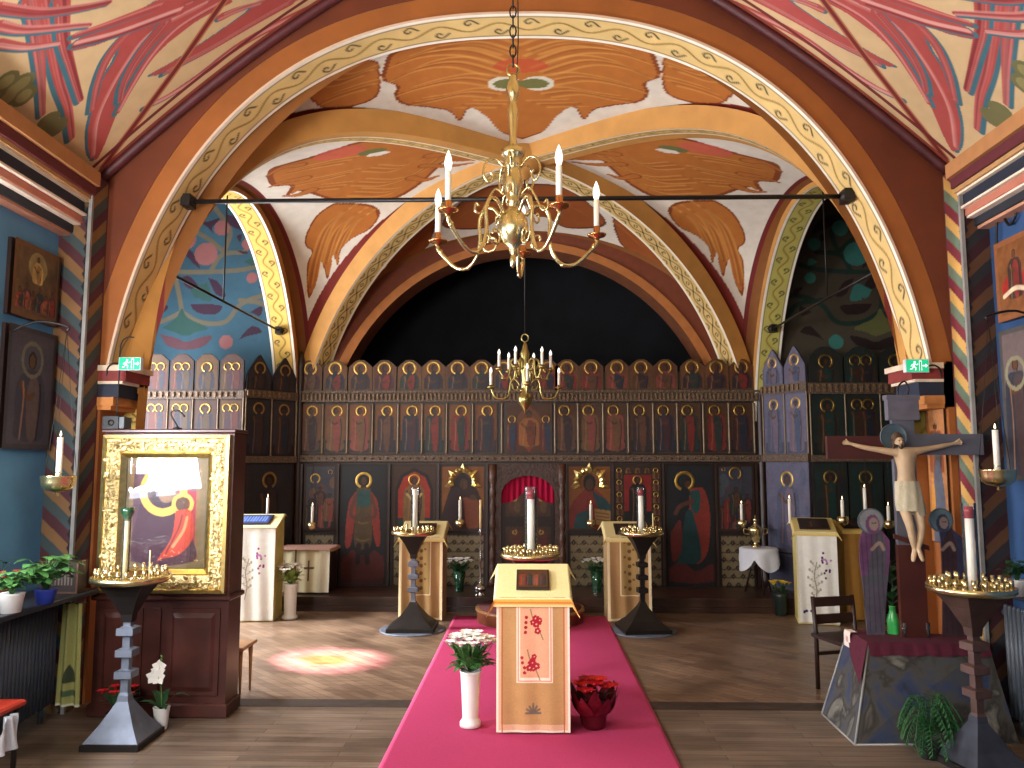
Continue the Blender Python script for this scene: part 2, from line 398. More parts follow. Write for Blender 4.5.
# u = (x-XC)/AN ; v = y/AN, mirrored in u when painting
cv = Cv(np.abs(U), V / AN, '#c8ab80'); cv.mottle(.06, 6, 2)
def np_(p):
    x, y = hit(p[0], p[1], lambda x, y: zN(x)); return (min(abs(x - XC) / AN, 1.), y / AN)
CORAL, CORALD, TEAL = '#a54a45', '#7c3034', '#3f6873'
kf = 1 / 480.; fr_ = np.random.RandomState(11)
def feather(pts, w, wt=None, teal=True):
    q = [np_(p) for p in pts]; wt = w * .35 if wt is None else wt
    if teal: cv.stroke([(a + (w * .22 + 1.0) * kf, b - .8 * kf) for a, b in q], w * .86 * kf, TEAL, w2=(wt * .9 + 2) * kf)
    cv.stroke(q, w * kf, CORAL, w2=wt * kf)
    for j in range(int(3 + w / 3)):
        o = fr_.uniform(-.42, .42) * w; c = ['#c8807a', CORALD, '#b9625c', '#8e3a3c', '#d29a90'][fr_.randint(5)]
        cv.stroke([(a + o * kf * (1 - .55 * i / len(q)), b + o * .2 * kf) for i, (a, b) in enumerate(q)], fr_.uniform(1., 2.6) * kf, c, fr_.uniform(.35, .8))
def mass(pts):
    q = [np_(p) for p in pts]; cv.poly([(a + 2.5 * kf, b - 1.5 * kf) for a, b in q], TEAL, curve=5); cv.poly(q, CORAL, curve=5)
mass([(300, 0), (278, 8), (240, 30), (205, 52), (172, 70), (150, 75), (176, 60), (210, 38), (245, 14), (262, 0)])
for p, w in [([(320, 4), (245, 42), (205, 72), (172, 94), (146, 107)], 12), ([(290, 2), (255, 22), (215, 46), (185, 62), (165, 73)], 12), ([(222, 17), (240, 9), (262, 2)], 10)]: feather(p, w)
mass([(158, 0), (232, 0), (205, 16), (172, 40), (150, 62), (136, 84), (122, 104), (112, 126), (104, 146), (96, 160), (89, 152), (88, 132), (92, 112), (98, 96), (104, 78), (116, 58), (122, 36), (100, 44), (72, 50), (84, 36), (120, 22)])
for p, w in [([(46, 0), (52, 40), (60, 82), (68, 108), (72, 138)], 14), ([(30, 0), (36, 30), (40, 62), (42, 86), (43, 114)], 12), ([(62, 0), (64, 40), (71, 66), (81, 100)], 13), ([(0, 8), (40, 13), (80, 8), (110, 2)], 10), ([(0, 26), (30, 30), (90, 25)], 10), ([(0, 44), (28, 47), (60, 43)], 9),
             ([(205, 4), (150, 34), (124, 66), (106, 98), (96, 124), (93, 156)], 16), ([(216, 6), (176, 30), (150, 58), (132, 86), (118, 112)], 12), ([(190, 4), (140, 26), (112, 52), (98, 82), (92, 110)], 12), ([(165, 24), (138, 58), (124, 84), (120, 101)], 12), ([(180, 10), (120, 32), (75, 44)], 12), ([(160, 6), (110, 24), (74, 36)], 10)]: feather(p, w, teal=w not in (16,))
# the same wings go on over the camera, out of view
for k in range(7):
    for u0 in (.25, .5, .72):
        cv.stroke([(u0, .9 - k * .25), (u0 + .1, .82 - k * .25), (u0 + .14, .72 - k * .25)], .03, CORAL, w2=.012)
for (px, py) in ((6, 82), (14, 90), (22, 84), (8, 98), (24, 96), (48, 122), (56, 128)): cv.disc(np_((px, py)), .022, '#6d6a45', ry=.018)
for (px, py) in ((6, 82), (14, 90), (22, 84), (8, 98), (24, 96)): cv.disc(np_((px, py)), .014, '#8a8355', ry=.011)
gl = [np_(p) for p in ((104, 166), (140, 118), (180, 64), (222, 4))]; gl.append((max(0, 2 * gl[-1][0] - gl[-2][0]), 2 * gl[-1][1] - gl[-2][1]))
cv.stroke(gl, 9 / 480, '#a86a4a'); cv.stroke(gl, 5 / 480, '#6e2422')
cv.m((cv.V > 5.38 / AN), '#8a4030'); cv.m((cv.V > 5.30 / AN) & (cv.V < 5.33 / AN), '#6a2826')
X = XC + U * AN
struct(grid('ceiling', X, V, zN(X), cv.C, PLASTER, flip=True))
U, V = uv(90, 30, -1, 1, -3.0, 3.6); cv = Cv(U, V, '#c9a877'); X = XC + U * AN; struct(grid('ceiling_4', X, V, zN(X), cv.C, PLASTER, flip=True))
xs = np.linspace(-1, 1, 60)
struct(MB().tube([(XC + u * AN, 5.44, float(zN(XC + u * AN)) - .03) for u in xs], .035, 8).build('trim_7', mat('maroon_moulding', '#4c1d22', .5)))

# ---- great arch between nave and crossing
Y0, Y1 = 5.5, 5.82
AA, AZ, AB, XCA, NA = 2.98, 1.20, 3.77, -.12, 2 / 2.4                                             # half width, centre height, rise
CAPZ = 2.34
def arch_pts(a, b, n=97, z0=CAPZ):
    t0 = math.asin(min(1, ((z0 - AZ) / b) ** (1 / NA))); return [(XCA + a * math.copysign(abs(math.cos(t)) ** NA, math.cos(t)), AZ + b * math.sin(t) ** NA) for t in np.linspace(t0, PI - t0, n)]
def band_face(mb, inn, out, y, m=0, flip=False):
    n = len(inn); vs = [(p[0], y, p[1]) for p in inn] + [(p[0], y, p[1]) for p in out]
    fs = [(i, i + 1, n + i + 1, n + i) for i in range(n - 1)]
    if flip: fs = [f[::-1] for f in fs]
    mb.add(vs, fs, False, m)
def band_depth(mb, pts, y0, y1, m=0, flip=False):
    n = len(pts); vs = [(p[0], y0, p[1]) for p in pts] + [(p[0], y1, p[1]) for p in pts]
    fs = [(i, i + 1, n + i + 1, n + i) for i in range(n - 1)]
    if flip: fs = [f[::-1] for f in fs]
    mb.add(vs, fs, True, m)
mb = MB(); i0 = arch_pts(AA, AB); i1 = arch_pts(AA + .018, AB + .018); i2 = arch_pts(AA + .165, AB + .18)
band_face(mb, i0, i1, Y0 - .02, 1); band_face(mb, i1, i2, Y0, 0); band_depth(mb, i1, Y0 - .02, Y0, 1)
m_or = mat('ochre_orange_plaster', '#94541f', .75, var=.1, scale=5); m_br = mat('chestnut_plaster', '#662c10', .75, var=.12, scale=4)
# chestnut wall above the arch, up to the nave vault
out = []
for p in i2:
    d = np.array([p[0] - XC, p[1] - AZ]); 
    x = min(max(p[0], XC - AN), XC + AN); out.append((x, max(float(zN(x)), p[1] + .001)))
n = len(i2); band_face(mb, [(p[0], p[1]) for p in i2], out, Y0 - .004, 2)
for sg in (-1, 1):
    xi = XCA + sg * (2.96 if sg < 0 else 3.03); xo = PXL if sg < 0 else PXR
    zc_ = i2[0][1]
    mb.hexa([(min(xi, xo), Y0, 0), (max(xi, xo), Y0, 0), (max(xi, xo), Y1, 0), (min(xi, xo), Y1, 0), (min(xi, xo), Y0, CAPZ), (max(xi, xo), Y0, CAPZ), (max(xi, xo), Y1, CAPZ), (min(xi, xo), Y1, CAPZ)], 0)
    xe = XCA + sg * (AA + .10)
    xw = xo + sg * .3
    mb.box(min(xe, xw), max(xe, xw), Y0 - .003, Y0 + .02, CAPZ - .3, 3.75, 2)
    xj = XCA + sg * (2.915 if sg < 0 else 3.03)
    mb.box(min(xj, xe), max(xj, xe), Y0, Y0 + .1, CAPZ - .3, CAPZ + .02, 0)
arch = struct(mb.build('trim_8', [m_or, mat('pale_line', '#c9ad94', .7, var=.04), m_br]))
def scroll_soffit(name, pts3, wid_dir, width, base, ink, edge, parent=None, period=.42, amp=.25, curls=True, ink2=None, flip=False, double=False, nv=26):
    """ribbon along pts3 (list of 3D), widening along wid_dir; painted with a running scroll"""
    pts = np.array(pts3, float); seg = np.linalg.norm(np.diff(pts, axis=0), axis=1); s = np.concatenate([[0], np.cumsum(seg)])
    nu = int(max(60, s[-1] / .014)); sv = np.linspace(0, s[-1], nu)
    c = np.stack([np.interp(sv, s, pts[:, i]) for i in range(3)], 1)
    wd = np.array(wid_dir, float)
    if wd.ndim == 1: wd = np.tile(wd, (len(pts), 1))
    wdi = np.stack([np.interp(sv, s, wd[:, i]) for i in range(3)], 1)
    U, V = np.meshgrid(sv, np.linspace(0, 1, nv)); cv = Cv(U, V * width, base); W = width; cv.mottle(.05, 8, 1)
    n = max(2, int(round(s[-1] / period))); T = s[-1] / n
    if double:
        for ph in (0, PI):
            L = [(a, W / 2 + W * .2 * math.sin(2 * PI * a / T + ph)) for a in np.arange(0, s[-1], T / 16)]
            cv.stroke(L, W * .05, ink, curve=0)
        for i in range(2 * n): 
            cv.ring(((i + .5) * T / 2, W / 2), W * .06, W * .1, ink); 
            cv.disc(((i) * T / 2, W * .5), W * .06, ink)
            for sg in (-1, 1): cv.stroke([((i) * T / 2 - T * .08, W * (.5 + sg * .3)), (i * T / 2, W * (.5 + sg * .22)), (i * T / 2 + T * .08, W * (.5 + sg * .32))], W * .06, ink, curve=3)
    else:
        L = [(a, W / 2 + W * amp * .6 * math.sin(2 * PI * a / T)) for a in np.arange(0, s[-1], T / 16)]
        cv.stroke(L, W * .055, ink2 or '#8a6a2a', curve=0)
        for i in range(n):
            for h, sg in ((.25, -1), (.75, 1)):
                a = (i + h) * T; b = W / 2 + sg * W * .10
                cv.stroke([(a - T * .16, b + sg * W * .04), (a - T * .03, b + sg * W * .20), (a + T * .07, b + sg * W * .10), (a + T * .02, b - 0), (a - T * .03, b + sg * W * .06)], W * .05, ink, curve=4)
    cv.m((cv.V < W * .10) | (cv.V > W * .90), edge); cv.m(((cv.V > W * .10) & (cv.V < W * .125)) | ((cv.V < W * .9) & (cv.V > W * .875)), ink, .7)
    Pp = c[None, :, :] + wdi[None, :, :] * (V * width)[:, :, None]
    return grid(name, Pp[..., 0], Pp[..., 1], Pp[..., 2], cv.C, PLASTER, parent, flip=flip)
scroll_soffit('soffit', [(p[0], Y0 - .02, p[1]) for p in i0], (0, 1, 0), Y1 - Y0 + .02, '#d8b878', '#2c2418', '#efe6d4', arch, period=.46, flip=True)
# capitals of the great arch
for nm, sg in (('trim_9', -1), ('trim_10', 1)):
    mb = MB(); xi = XCA + sg * 2.90
    for k, (z0, z1, d, dy) in enumerate(((2.31, 2.35, .14, .03), (2.235, 2.31, .12, .02), (2.215, 2.235, .10, .02), (2.12, 2.215, .07, .012), (2.06, 2.12, .04, .02), (2.03, 2.06, .02, .01))):
        mb.box(min(xi - sg * d, xi + sg * .1), max(xi - sg * d, xi + sg * .1), Y0 - dy, Y1 + dy, z0, z1, k)
    struct(mb.build(nm, [mat('cap_white', '#d8c2a8', .7), mat('cap_red', '#7c2b26', .7), MATS['cap_white'], mat('cap_navy', '#1d2436', .7), mat('cap_orange', '#c07a3c', .7), MATS['cap_orange']]))

# ---- crossing: four-part rib vault
A2 = 2.87; YC = 7.86; B2 = 2.05; ZS = 1.75; ZC = 4.86; ZNEAR = 5.10; ZFAR = 4.62; ZSIDE = 4.42
PNR = 3.8
def zV(x, y):
    s = np.clip(np.abs((x - XC) / A2), 0, 1); t = (y - YC) / B2; at = np.clip(np.abs(t), 0, 1)
    tau = np.maximum(s, at); R = ZS + (ZC - ZS) * np.sqrt(np.clip(1 - tau ** np.where(t < 0, PNR, 2.0), 0, 1))
    end = np.where(at >= s, np.where(t < 0, ZNEAR, ZFAR), ZSIDE)
    ridge = ZC + (end - ZC) * tau ** 1.5
    o = np.where(at >= s, s, at) / np.maximum(tau, 1e-6)
    return R + (ridge - R) * np.sqrt(np.clip(1 - o ** 2, 0, 1))
g = np.sin(np.linspace(-PI / 2, PI / 2, 470)); U, V = np.meshgrid(g, g)
cv = Cv(np.abs(U), V, '#d6cdbd'); cv.aa = .004; cv.mottle(.04, 5, 4)
def vp(p):
    x, y = hit(p[0], p[1], lambda x, y: np.where((y > 5.8) & (y < 9.9), zV(x, y), 9.)); return (min(1, abs((x - XC) / A2)), max(-1, min(1, (y - YC) / B2)))
OR, ORD, ORL = '#ad682c', '#824018', '#d6a052'
def wing(pts, feathers, base=OR, dark=ORD, light=ORL, k=1 / 330):
    q = [vp(p) for p in pts]; q = [(-.06 if a < .035 else a, b) for a, b in q]; cv.poly(q, dark, curve=5)
    c = np.mean(np.array(q), 0); cv.poly([tuple(c + (np.array(a) - c) * .94) for a in q], base, curve=5)
    for f in feathers:
        fq = [vp(p) for p in f]; [cv.stroke([(a + o_ * k, b + o_ * k * .8) for a, b in fq], (5 + 3 * (j % 2)) * k, light if j % 2 == 0 else '#9c5626', .38, w2=2 * k) for j, o_ in enumerate((-10, -5, 0, 6, 11))]; cv.stroke([(a + 3 * k, b + 2 * k) for a, b in fq], 3 * k, dark, .45)
# near cell
wing([(514, 34), (470, 37), (425, 43), (392, 52), (384, 66), (382, 80), (396, 86), (394, 97), (405, 105), (432, 108), (450, 112), (460, 121), (470, 108), (488, 118), (505, 134), (516, 138), (516, 80)],
     [[(505, 60), (470, 50), (430, 52), (400, 62)], [(500, 72), (460, 62), (425, 66), (398, 78)], [(498, 82), (465, 78), (430, 84), (404, 92)], [(500, 94), (470, 92), (440, 98), (415, 102)], [(505, 104), (485, 104), (465, 104)], [(512, 50), (480, 42), (440, 46)]])
wing([(379, 62), (350, 68), (322, 80), (296, 96), (318, 106), (345, 108), (370, 101), (380, 90)], [[(372, 70), (340, 80), (312, 96)], [(374, 84), (345, 92), (325, 100)]])
cv.disc((0, vp((516, 66))[1]), .08, '#b8432e', .65, ry=.045); cv.disc(vp((504, 84)), .05, '#cfc7b0', ry=.05); cv.disc(vp((508, 84)), .045, '#6b6a3c', ry=.035)
# side cells
wing([(266, 177), (272, 168), (300, 160), (332, 150), (362, 141), (392, 141), (420, 144), (450, 150), (482, 152), (496, 158), (470, 161), (445, 162), (438, 168), (430, 176), (418, 186), (400, 197), (385, 201), (358, 201), (330, 200), (300, 191), (286, 196), (290, 186), (272, 186)],
     [[(350, 160), (320, 165), (290, 172)], [(352, 172), (325, 178), (295, 184)], [(360, 182), (390, 182), (420, 172), (445, 156)], [(356, 192), (390, 192), (415, 182)], [(372, 168), (400, 168), (430, 155)], [(345, 185), (315, 188)]])
wing([(334, 203), (318, 214), (307, 232), (305, 245), (312, 252), (307, 266), (308, 298), (316, 284), (321, 262), (327, 279), (331, 268), (333, 255), (338, 266), (341, 250), (352, 239), (370, 229), (380, 215), (374, 206), (355, 203)],
     [[(350, 208), (330, 225), (318, 255), (312, 285)], [(360, 212), (340, 228), (328, 262)], [(368, 214), (350, 228), (338, 252)]])
cv.disc(vp((340, 153)), .09, '#c4574a', .7, ry=.06); cv.disc(vp((372, 152)), .05, '#6b6a3c', ry=.03); cv.disc(vp((378, 154)), .04, '#d6cdbd', ry=.02)
for p in ([(300, 165), (282, 168), (267, 176)], [(305, 178), (285, 182), (270, 187)], [(312, 190), (298, 195), (284, 196)], [(430, 156), (465, 153), (498, 158)], [(425, 166), (450, 166), (472, 163)], [(412, 178), (425, 180), (438, 176)]): cv.stroke([vp(q) for q in p], 18 / 330, ORD, w2=5 / 330); cv.stroke([vp(q) for q in p], 14 / 330, OR, w2=3 / 330)
# far cell
wing([(532, 184), (560, 186), (592, 206), (606, 222), (596, 228), (566, 228), (548, 218), (534, 214)], [[(540, 200), (570, 206), (596, 220)]], '#8c4a20', '#5c2a14', '#a2622c')
wing([(612, 214), (628, 222), (646, 240), (662, 262), (668, 270), (650, 268), (630, 252), (616, 234)], [[(620, 225), (640, 244), (658, 262)]], '#8c4a20', '#5c2a14', '#a2622c')
# maroon border lines beside the ribs and arches
d = np.abs(np.abs(U) - np.abs(V)).ravel(); ed = np.maximum(np.abs(U), np.abs(V)).ravel()
cv.m((d < .085), '#7a2a22'); cv.m((np.abs(V).ravel() > .955) | (np.abs(U).ravel() > .965), '#7a4a20'); cv.m(((np.abs(U).ravel() > .95) & (np.abs(U).ravel() < .967)), '#6a2220')
X = XC + U * A2; Y = YC + V * B2
struct(grid('ceiling_2', X, Y, zV(X, Y), cv.C, PLASTER, flip=True))
# diagonal ribs
ribmat = mat('yellow_ochre_plaster', '#b98440', .75, var=.1, scale=5); ribdark = mat('umber_plaster', '#6b3a1c', .75)
k = 0
for sx in (-1, 1):
    for sy in (-1, 1):
        k += 1; pts = []; top = []
        end = .95 if sy > 0 else .995; pw_ = 2.0 if sy > 0 else PNR
        for t in np.linspace(.0, math.asin(end), 50):
            tau = math.sin(t); rt_ = math.sqrt(1 - tau ** pw_); z = ZS + (ZC - ZS) * rt_
            n2 = np.array([pw_ / 2 * tau ** (pw_ - 1) / (ZC - ZS), rt_ / 2.6]); n2 = n2 / np.linalg.norm(n2)
            pts.append((XC + sx * (A2 if sy > 0 else 3.0) * tau, YC + sy * (2.13 if sy > 0 else 2.1) * tau, z, n2, tau))
        dirh = np.array([sx * A2, sy * B2, 0]); dirh /= np.linalg.norm(dirh); side = np.cross((0, 0, 1), dirh); w = .13; th = .13
        mb = MB(); vs = []; cen = []
        W0 = w
        for x, y, z, n2, tau in pts:
            w = W0 if sy > 0 else W0 * (1 - .5 * max(0, (tau - .8) / .2))
            out = dirh * n2[0] * 1.0 + np.array((0, 0, 1)) * n2[1]; out /= np.linalg.norm(out)
            c = np.array((x, y, z)); lo = c - out * th; hi = c + out * .06
            vs += [tuple(lo - side * w), tuple(lo + side * w), tuple(hi + side * (w + .05)), tuple(hi - side * (w + .05))]; cen.append(lo - side * w - out * .002)
        fs = []; mi = []
        n = len(pts)
        for i in range(n - 1):
            o = 4 * i
            for j in range(4): fs.append((o + j, o + (j + 1) % 4, o + 4 + (j + 1) % 4, o + 4 + j))
        mb.add(vs, fs, True, 0)
        st = struct(mb.build('trim_%d' % (20 + k), ribmat))
        st.data.polygons.foreach_set('use_smooth', [False] * len(st.data.polygons))
        scroll_soffit('soffit_band', cen, tuple(side), 2 * w, '#c9a868', '#2a2216', '#e3d8c0', st, period=.5, double=True, flip=False, nv=22)
struct(MB().lathe([(.05, -.28), (.12, -.2), (.2, -.16), (.26, -.1), (.26, .05)], (XC, YC, ZC), 24).build('trim_25', ribmat))
# far arch wall (towards the apse) and dark apse behind
YF = YC + B2
def ell(a, b, z0, zmin, n=80, c=XC):
    t0 = math.asin((zmin - z0) / b) if zmin > z0 else 0; return [(c + a * math.cos(t), z0 + b * math.sin(t)) for t in np.linspace(t0, PI - t0, n)]
mb = MB(); a0 = ell(2.52, 2.66, ZS, ZS); a1 = ell(2.64, 2.76, ZS, ZS); a2 = ell(2.95, 2.98, ZS, ZS)
band_face(mb, a0, a1, YF - .05, 0); band_face(mb, a1, a2, YF - .03, 1); band_depth(mb, a0, YF - .05, YF + .4, 2)
for sg in (-1, 1):
    xa, xb = XC + sg * 2.52, XC + sg * 3.25
    mb.box(min(xa, xb), max(xa, xb), YF - .03, YF + .4, 0, ZS, 2)
struct(mb.build('wall_far', [mat('apricot_plaster', '#a5652f', .75, var=.1), mat('russet_plaster', '#6d3216', .75, var=.1), ribdark]))
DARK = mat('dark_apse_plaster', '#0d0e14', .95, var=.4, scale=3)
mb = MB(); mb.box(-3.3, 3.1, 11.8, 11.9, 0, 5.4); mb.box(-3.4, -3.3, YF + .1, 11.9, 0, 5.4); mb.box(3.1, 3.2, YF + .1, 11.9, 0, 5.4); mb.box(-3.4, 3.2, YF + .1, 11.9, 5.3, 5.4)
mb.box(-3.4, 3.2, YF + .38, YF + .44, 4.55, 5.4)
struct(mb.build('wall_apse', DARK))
# side arches, lunettes and transepts
for nm, sg in (('trim_11', -1), ('trim_12', 1)):
    yc = 7.78; hw = 1.95; xb = XC + sg * A2; zb = 2.62
    t0 = 0.0
    pts = [(xb, yc + hw * math.cos(t), ZS + zb * math.sin(t)) for t in np.linspace(t0, PI - t0, 90)]
    out = [(xb, yc + (hw + .14) * math.cos(t), ZS + (zb + .1) * math.sin(t)) for t in np.linspace(t0, PI - t0, 90)]
    n = len(pts); mb = MB(); fs = [(i, i + 1, n + i + 1, n + i) for i in range(n - 1)]
    mb.add([(p[0] - sg * .03, p[1], p[2]) for p in pts] + [(p[0] - sg * .03, p[1], p[2]) for p in out], fs, False, 0)
    for ya, yb in ((yc + hw - .01, YF + .1), (Y1 - .02, yc - hw + .01)):
        mb.box(min(xb, xb + sg * .3), max(xb, xb + sg * .3), ya, yb, 0, ZS + .02, 1)
    # spandrel above the side arch, keeps the outside dark
    top = [(xb + sg * .26, p[1], 5.3) for p in out]
    mb.add([(xb + sg * .26, p[1], p[2]) for p in pts] + top, fs, False, 1)
    st = struct(mb.build(nm, [ribmat, m_or]))
    scroll_soffit('soffit_band', [(xb - sg * .03, p[1], p[2]) for p in pts], (sg, 0, 0), .29, '#d9b35c' if sg < 0 else '#b8ad5a', '#2c2418', '#efe6d4', st, period=.3, flip=(sg < 0))
# left lunette: blue with tendrils; right lunette: olive dark with teal leaves
def lunette(nm, sg, YL, x0, x1, pal, seed):
    z0, z1 = 2.5, 5.2; U, V = uv(230, 240, x0, x1, z0, z1); cv = Cv(U, V, pal['base']); cv.mottle(.18, 2.5, seed)
    q = lambda a, b: tuple(np.array(P(a, b, YL))[[0, 2]])
    mir = (lambda a: a) if sg < 0 else (lambda a: 1062 - a)
    Q = lambda pts: [q(mir(a), b) for a, b in pts]
    vine = pal['vine']
    for p in ([(182, 312), (178, 290), (172, 275), (150, 268)], [(182, 312), (160, 322), (140, 322), (120, 310)], [(182, 312), (200, 322), (225, 322), (240, 305), (262, 296), (285, 296)],
              [(172, 272), (205, 272), (240, 270), (262, 265)], [(210, 272), (222, 255), (245, 252)], [(196, 232), (210, 240), (224, 252)], [(215, 208), (230, 230), (225, 250)], [(240, 300), (265, 305), (280, 325)]):
        cv.stroke(Q(p), .06, vine)
    for p in ([(192, 218), (205, 222), (220, 218), (212, 228), (214, 234), (206, 226)], [(226, 214), (238, 218), (246, 224), (250, 234), (240, 230), (228, 224)], [(176, 250), (186, 248), (194, 254), (200, 268), (194, 264), (186, 256)],
              [(180, 278), (188, 276), (194, 280), (200, 290), (188, 288)], [(190, 304), (205, 304), (222, 306), (216, 314), (202, 314), (194, 310)], [(208, 278), (218, 282), (226, 296), (216, 294)], [(236, 236), (242, 234), (240, 242)],
              [(236, 250), (248, 252), (244, 254)], [(258, 286), (268, 290), (266, 296)], [(250, 312), (262, 306), (260, 316)], [(238, 340), (252, 326), (262, 332), (248, 336)], [(150, 300), (168, 306), (160, 314), (146, 312)]):
        cv.poly(Q(p), pal['leaf'], curve=4)
    for c in ((187, 240, .12), (206, 254, .15), (222, 228, .1), (248, 244, .08), (252, 278, .07), (226, 342, .09)): cv.disc(q(mir(c[0]), c[1]), c[2], pal['bloom'])
    cv.poly(Q([(162, 328), (176, 318), (182, 308), (188, 318), (208, 328), (196, 332), (186, 336), (174, 332)]), pal['lotus'], curve=4)
    cv.poly(Q([(160, 334), (176, 338), (186, 342), (198, 338), (212, 336), (204, 346), (186, 350), (168, 346)]), pal['red'], curve=4)
    for p in ([(190, 290), (204, 284), (208, 294), (196, 298)], [(200, 300), (206, 282), (212, 300)], [(244, 262), (252, 258), (254, 266)], [(140, 334), (150, 330), (152, 342)]): cv.poly(Q(p), pal['green'], curve=4)
    return struct(grid(nm, U, np.full_like(U, YL), V, cv.C, PLASTER))
lunette('wall_left_lunette', -1, 9.75, -5.3, -3.0, dict(base='#36596a', vine='#66604f', leaf='#3a2436', bloom='#8c5a58', lotus='#2d4f4a', red='#5c3c44', green='#2e504c'), 3)
lunette('wall_right_lunette', 1, 9.6, 2.9, 5.3, dict(base='#4a4134', vine='#22382f', leaf='#2e1f1e', bloom='#3c7a70', lotus='#66663a', red='#2a1c1c', green='#3c7a70'), 8)
TR = mat('transept_plaster', '#6a6458', .9, var=.15)
mb = MB(); mb.box(-5.4, -5.3, 5.6, 9.9, 0, 5.3); mb.box(-5.4, -3.3, 9.78, 9.9, 0, 5.3); mb.box(-5.4, -3.4, 5.4, 5.6, 0, 5.3); struct(mb.build('wall_left_transept', TR))
mb = MB(); mb.box(5.3, 5.4, 5.6, 9.9, 0, 5.3); mb.box(3.1, 5.4, 9.7, 9.9, 0, 5.3); mb.box(3.3, 5.4, 5.4, 5.6, 0, 5.3); struct(mb.build('wall_right_transept', TR))
mb = MB(); mb.box(-5.4, -2.7, 5.4, 9.9, 5.3, 5.4); mb.box(2.6, 5.4, 5.4, 9.9, 5.3, 5.4); struct(mb.build('ceiling_3', TR))
# transept windows: a plain one left, a small one right
def twin(nm, x, sgn, y0, y1, z0, z1, st):
    fr = MB(); 
    for a, b, c, d in ((y0, y1, z0, z0 + .06), (y0, y1, z1 - .06, z1), (y0, y0 + .06, z0, z1), (y1 - .06, y1, z0, z1), ((y0 + y1) / 2 - .03, (y0 + y1) / 2 + .03, z0, z1)): fr.box(x - .03, x + .03, a, b, c, d)
    f = struct(fr.build(nm, MATS['white_window_frame'])); MB().box(x + sgn * -.01, x + sgn * .0, y0, y1, z0, z1).build('pane', mat('bright_sky_pane_' + nm, '#e8f0ff', .3, var=.03, emis=st), f)
twin('window_3', -5.27, -1, 6.4, 8.8, 1.1, 3.6, 10.0)
# right pier icon strip is part of the pier decoration
# ================================================================ SCREEN SCREEN
SKIN = '#5a3a26'; HALO = '#d8a94e'
def saint(cv, cx, base, h, robe, robe2, facing=0, halo=True, r=None):
    """half- or full-length figure; base = z of hem, h = height to the crown of the head"""
    r = r or h * .13; top = base + h; hy = top - r
    cv.poly([(cx - r * 1.0, hy - r * .9), (cx + r * 1.0, hy - r * .9), (cx + r * 2.1, hy - r * 2.3), (cx + r * 2.2, base + (hy - base) * .25), (cx + r * 1.9, base), (cx - r * 1.9, base), (cx - r * 2.2, base + (hy - base) * .25), (cx - r * 2.1, hy - r * 2.3)], robe, curve=3)
    cv.poly([(cx + facing * r * .6, hy - r * 1.2), (cx + r * 1.2, hy - r * 2.2), (cx + r * 1.0, base + .03 * h), (cx - r * .2, base + .03 * h), (cx - r * .6, hy - r * 3)], robe2, curve=3)
    cv.stroke([(cx - r * 1.5, hy - r * 2.2), (cx - r * .4, hy - r * 3.3), (cx + r * .4, hy - r * 3.0)], r * .5, SKIN)
    cv.stroke([(cx + r * 1.3, hy - r * 2.0), (cx + r * 1.5, (hy + base) / 2), (cx + r * 1.1, base)], r * .25, '#20151a')
    cv.stroke([(cx - r * 1.2, hy - r * 2.0), (cx - r * 1.0, (hy + base) / 2), (cx - r * 1.3, base)], r * .2, '#c08a5a', .5)
    cv.disc((cx, hy), r * .62, '#2a1812', ry=r * .8); cv.disc((cx + facing * .15 * r, hy - r * .1), r * .42, SKIN, ry=r * .6)
ROBES = ['#8a2e28', '#3a2a30', '#6a4430', '#2c3a36', '#94483c', '#4e2a30', '#2c3040', '#7a5434']
def halo_obj(x, z, r, parent, y=-.006, w=None, name='halo'):
    mb = MB(); w = w or r * .28; n = 22; vs = []; 
    for k in range(n):
        a = 2 * PI * k / n
        for rr, yy in ((r, y), (r - w * .5, y - .006), (r - w, y)): vs.append((x + rr * math.cos(a), yy, z + rr * math.sin(a)))
    fs = []
    for k in range(n):
        j = (k + 1) % n; fs += [(3 * k, 3 * k + 1, 3 * j + 1, 3 * j), (3 * k + 1, 3 * k + 2, 3 * j + 2, 3 * j + 1)]
    # leave the ring open at the neck
    keep = [f for i, f in enumerate(fs) if not (PI * 1.36 < 2 * PI * ((i // 2) + .5) / n < PI * 1.64)]
    mb.add(vs, keep, True); return mb.build(name, mat('halo_gilding', '#a88848', .42, 1., var=.2, scale=40), parent)
def top_fn(kind, w, h):
    def f(u):
        a = np.abs(u / w - .5) * 2
        if kind == 'round': return h - .30 * w * np.clip((a - .25) / .75, 0, 1) ** 1.3
        if kind == 'peak': return h - .75 * w * a ** 1.15 * (a < 2)
        return np.full_like(u, h)
    return f
def panel(name, parent, x0, z0, w, h, paint, kind='flat', nu=26, nv=44, frame='#5b3a26', fw=.02, th=.03, y=0., bg=None):
    """painted panel in the local XZ plane facing -Y; paint(cv,w,h) in local u,v"""
    U, V = uv(nu, nv, 0, w, 0, 1); T = top_fn(kind, w, h)(U); VV = V * T
    cv = Cv(U, VV, bg or '#6a4128'); paint(cv, w, h)
    cv.m((cv.U < fw) | (cv.U > w - fw) | (cv.V < fw) | ((T.ravel() - cv.V) < fw * 1.2), frame)
    cv.mottle(.12, 14, int(abs(x0 * 100 + z0 * 37)) % 50)
    return grid(name, x0 + U, np.full_like(U, y - th), z0 + VV, cv.C, SCREEN, parent, close_back=(0, th, 0), smooth=False)
ROOT = P(526, 586, 9.7)
YI = 9.7
icon = thing('iconostasis', 'tall dark carved wooden icon screen with three tiers of haloed saints across the chancel', 'icon screen', (0, YI, .165))
xI = lambda px, py=430: P(px, py, YI)[0]
zI = lambda py, px=526: P(px, py, YI)[2] - .165
XL, XR = -2.86, 2.80
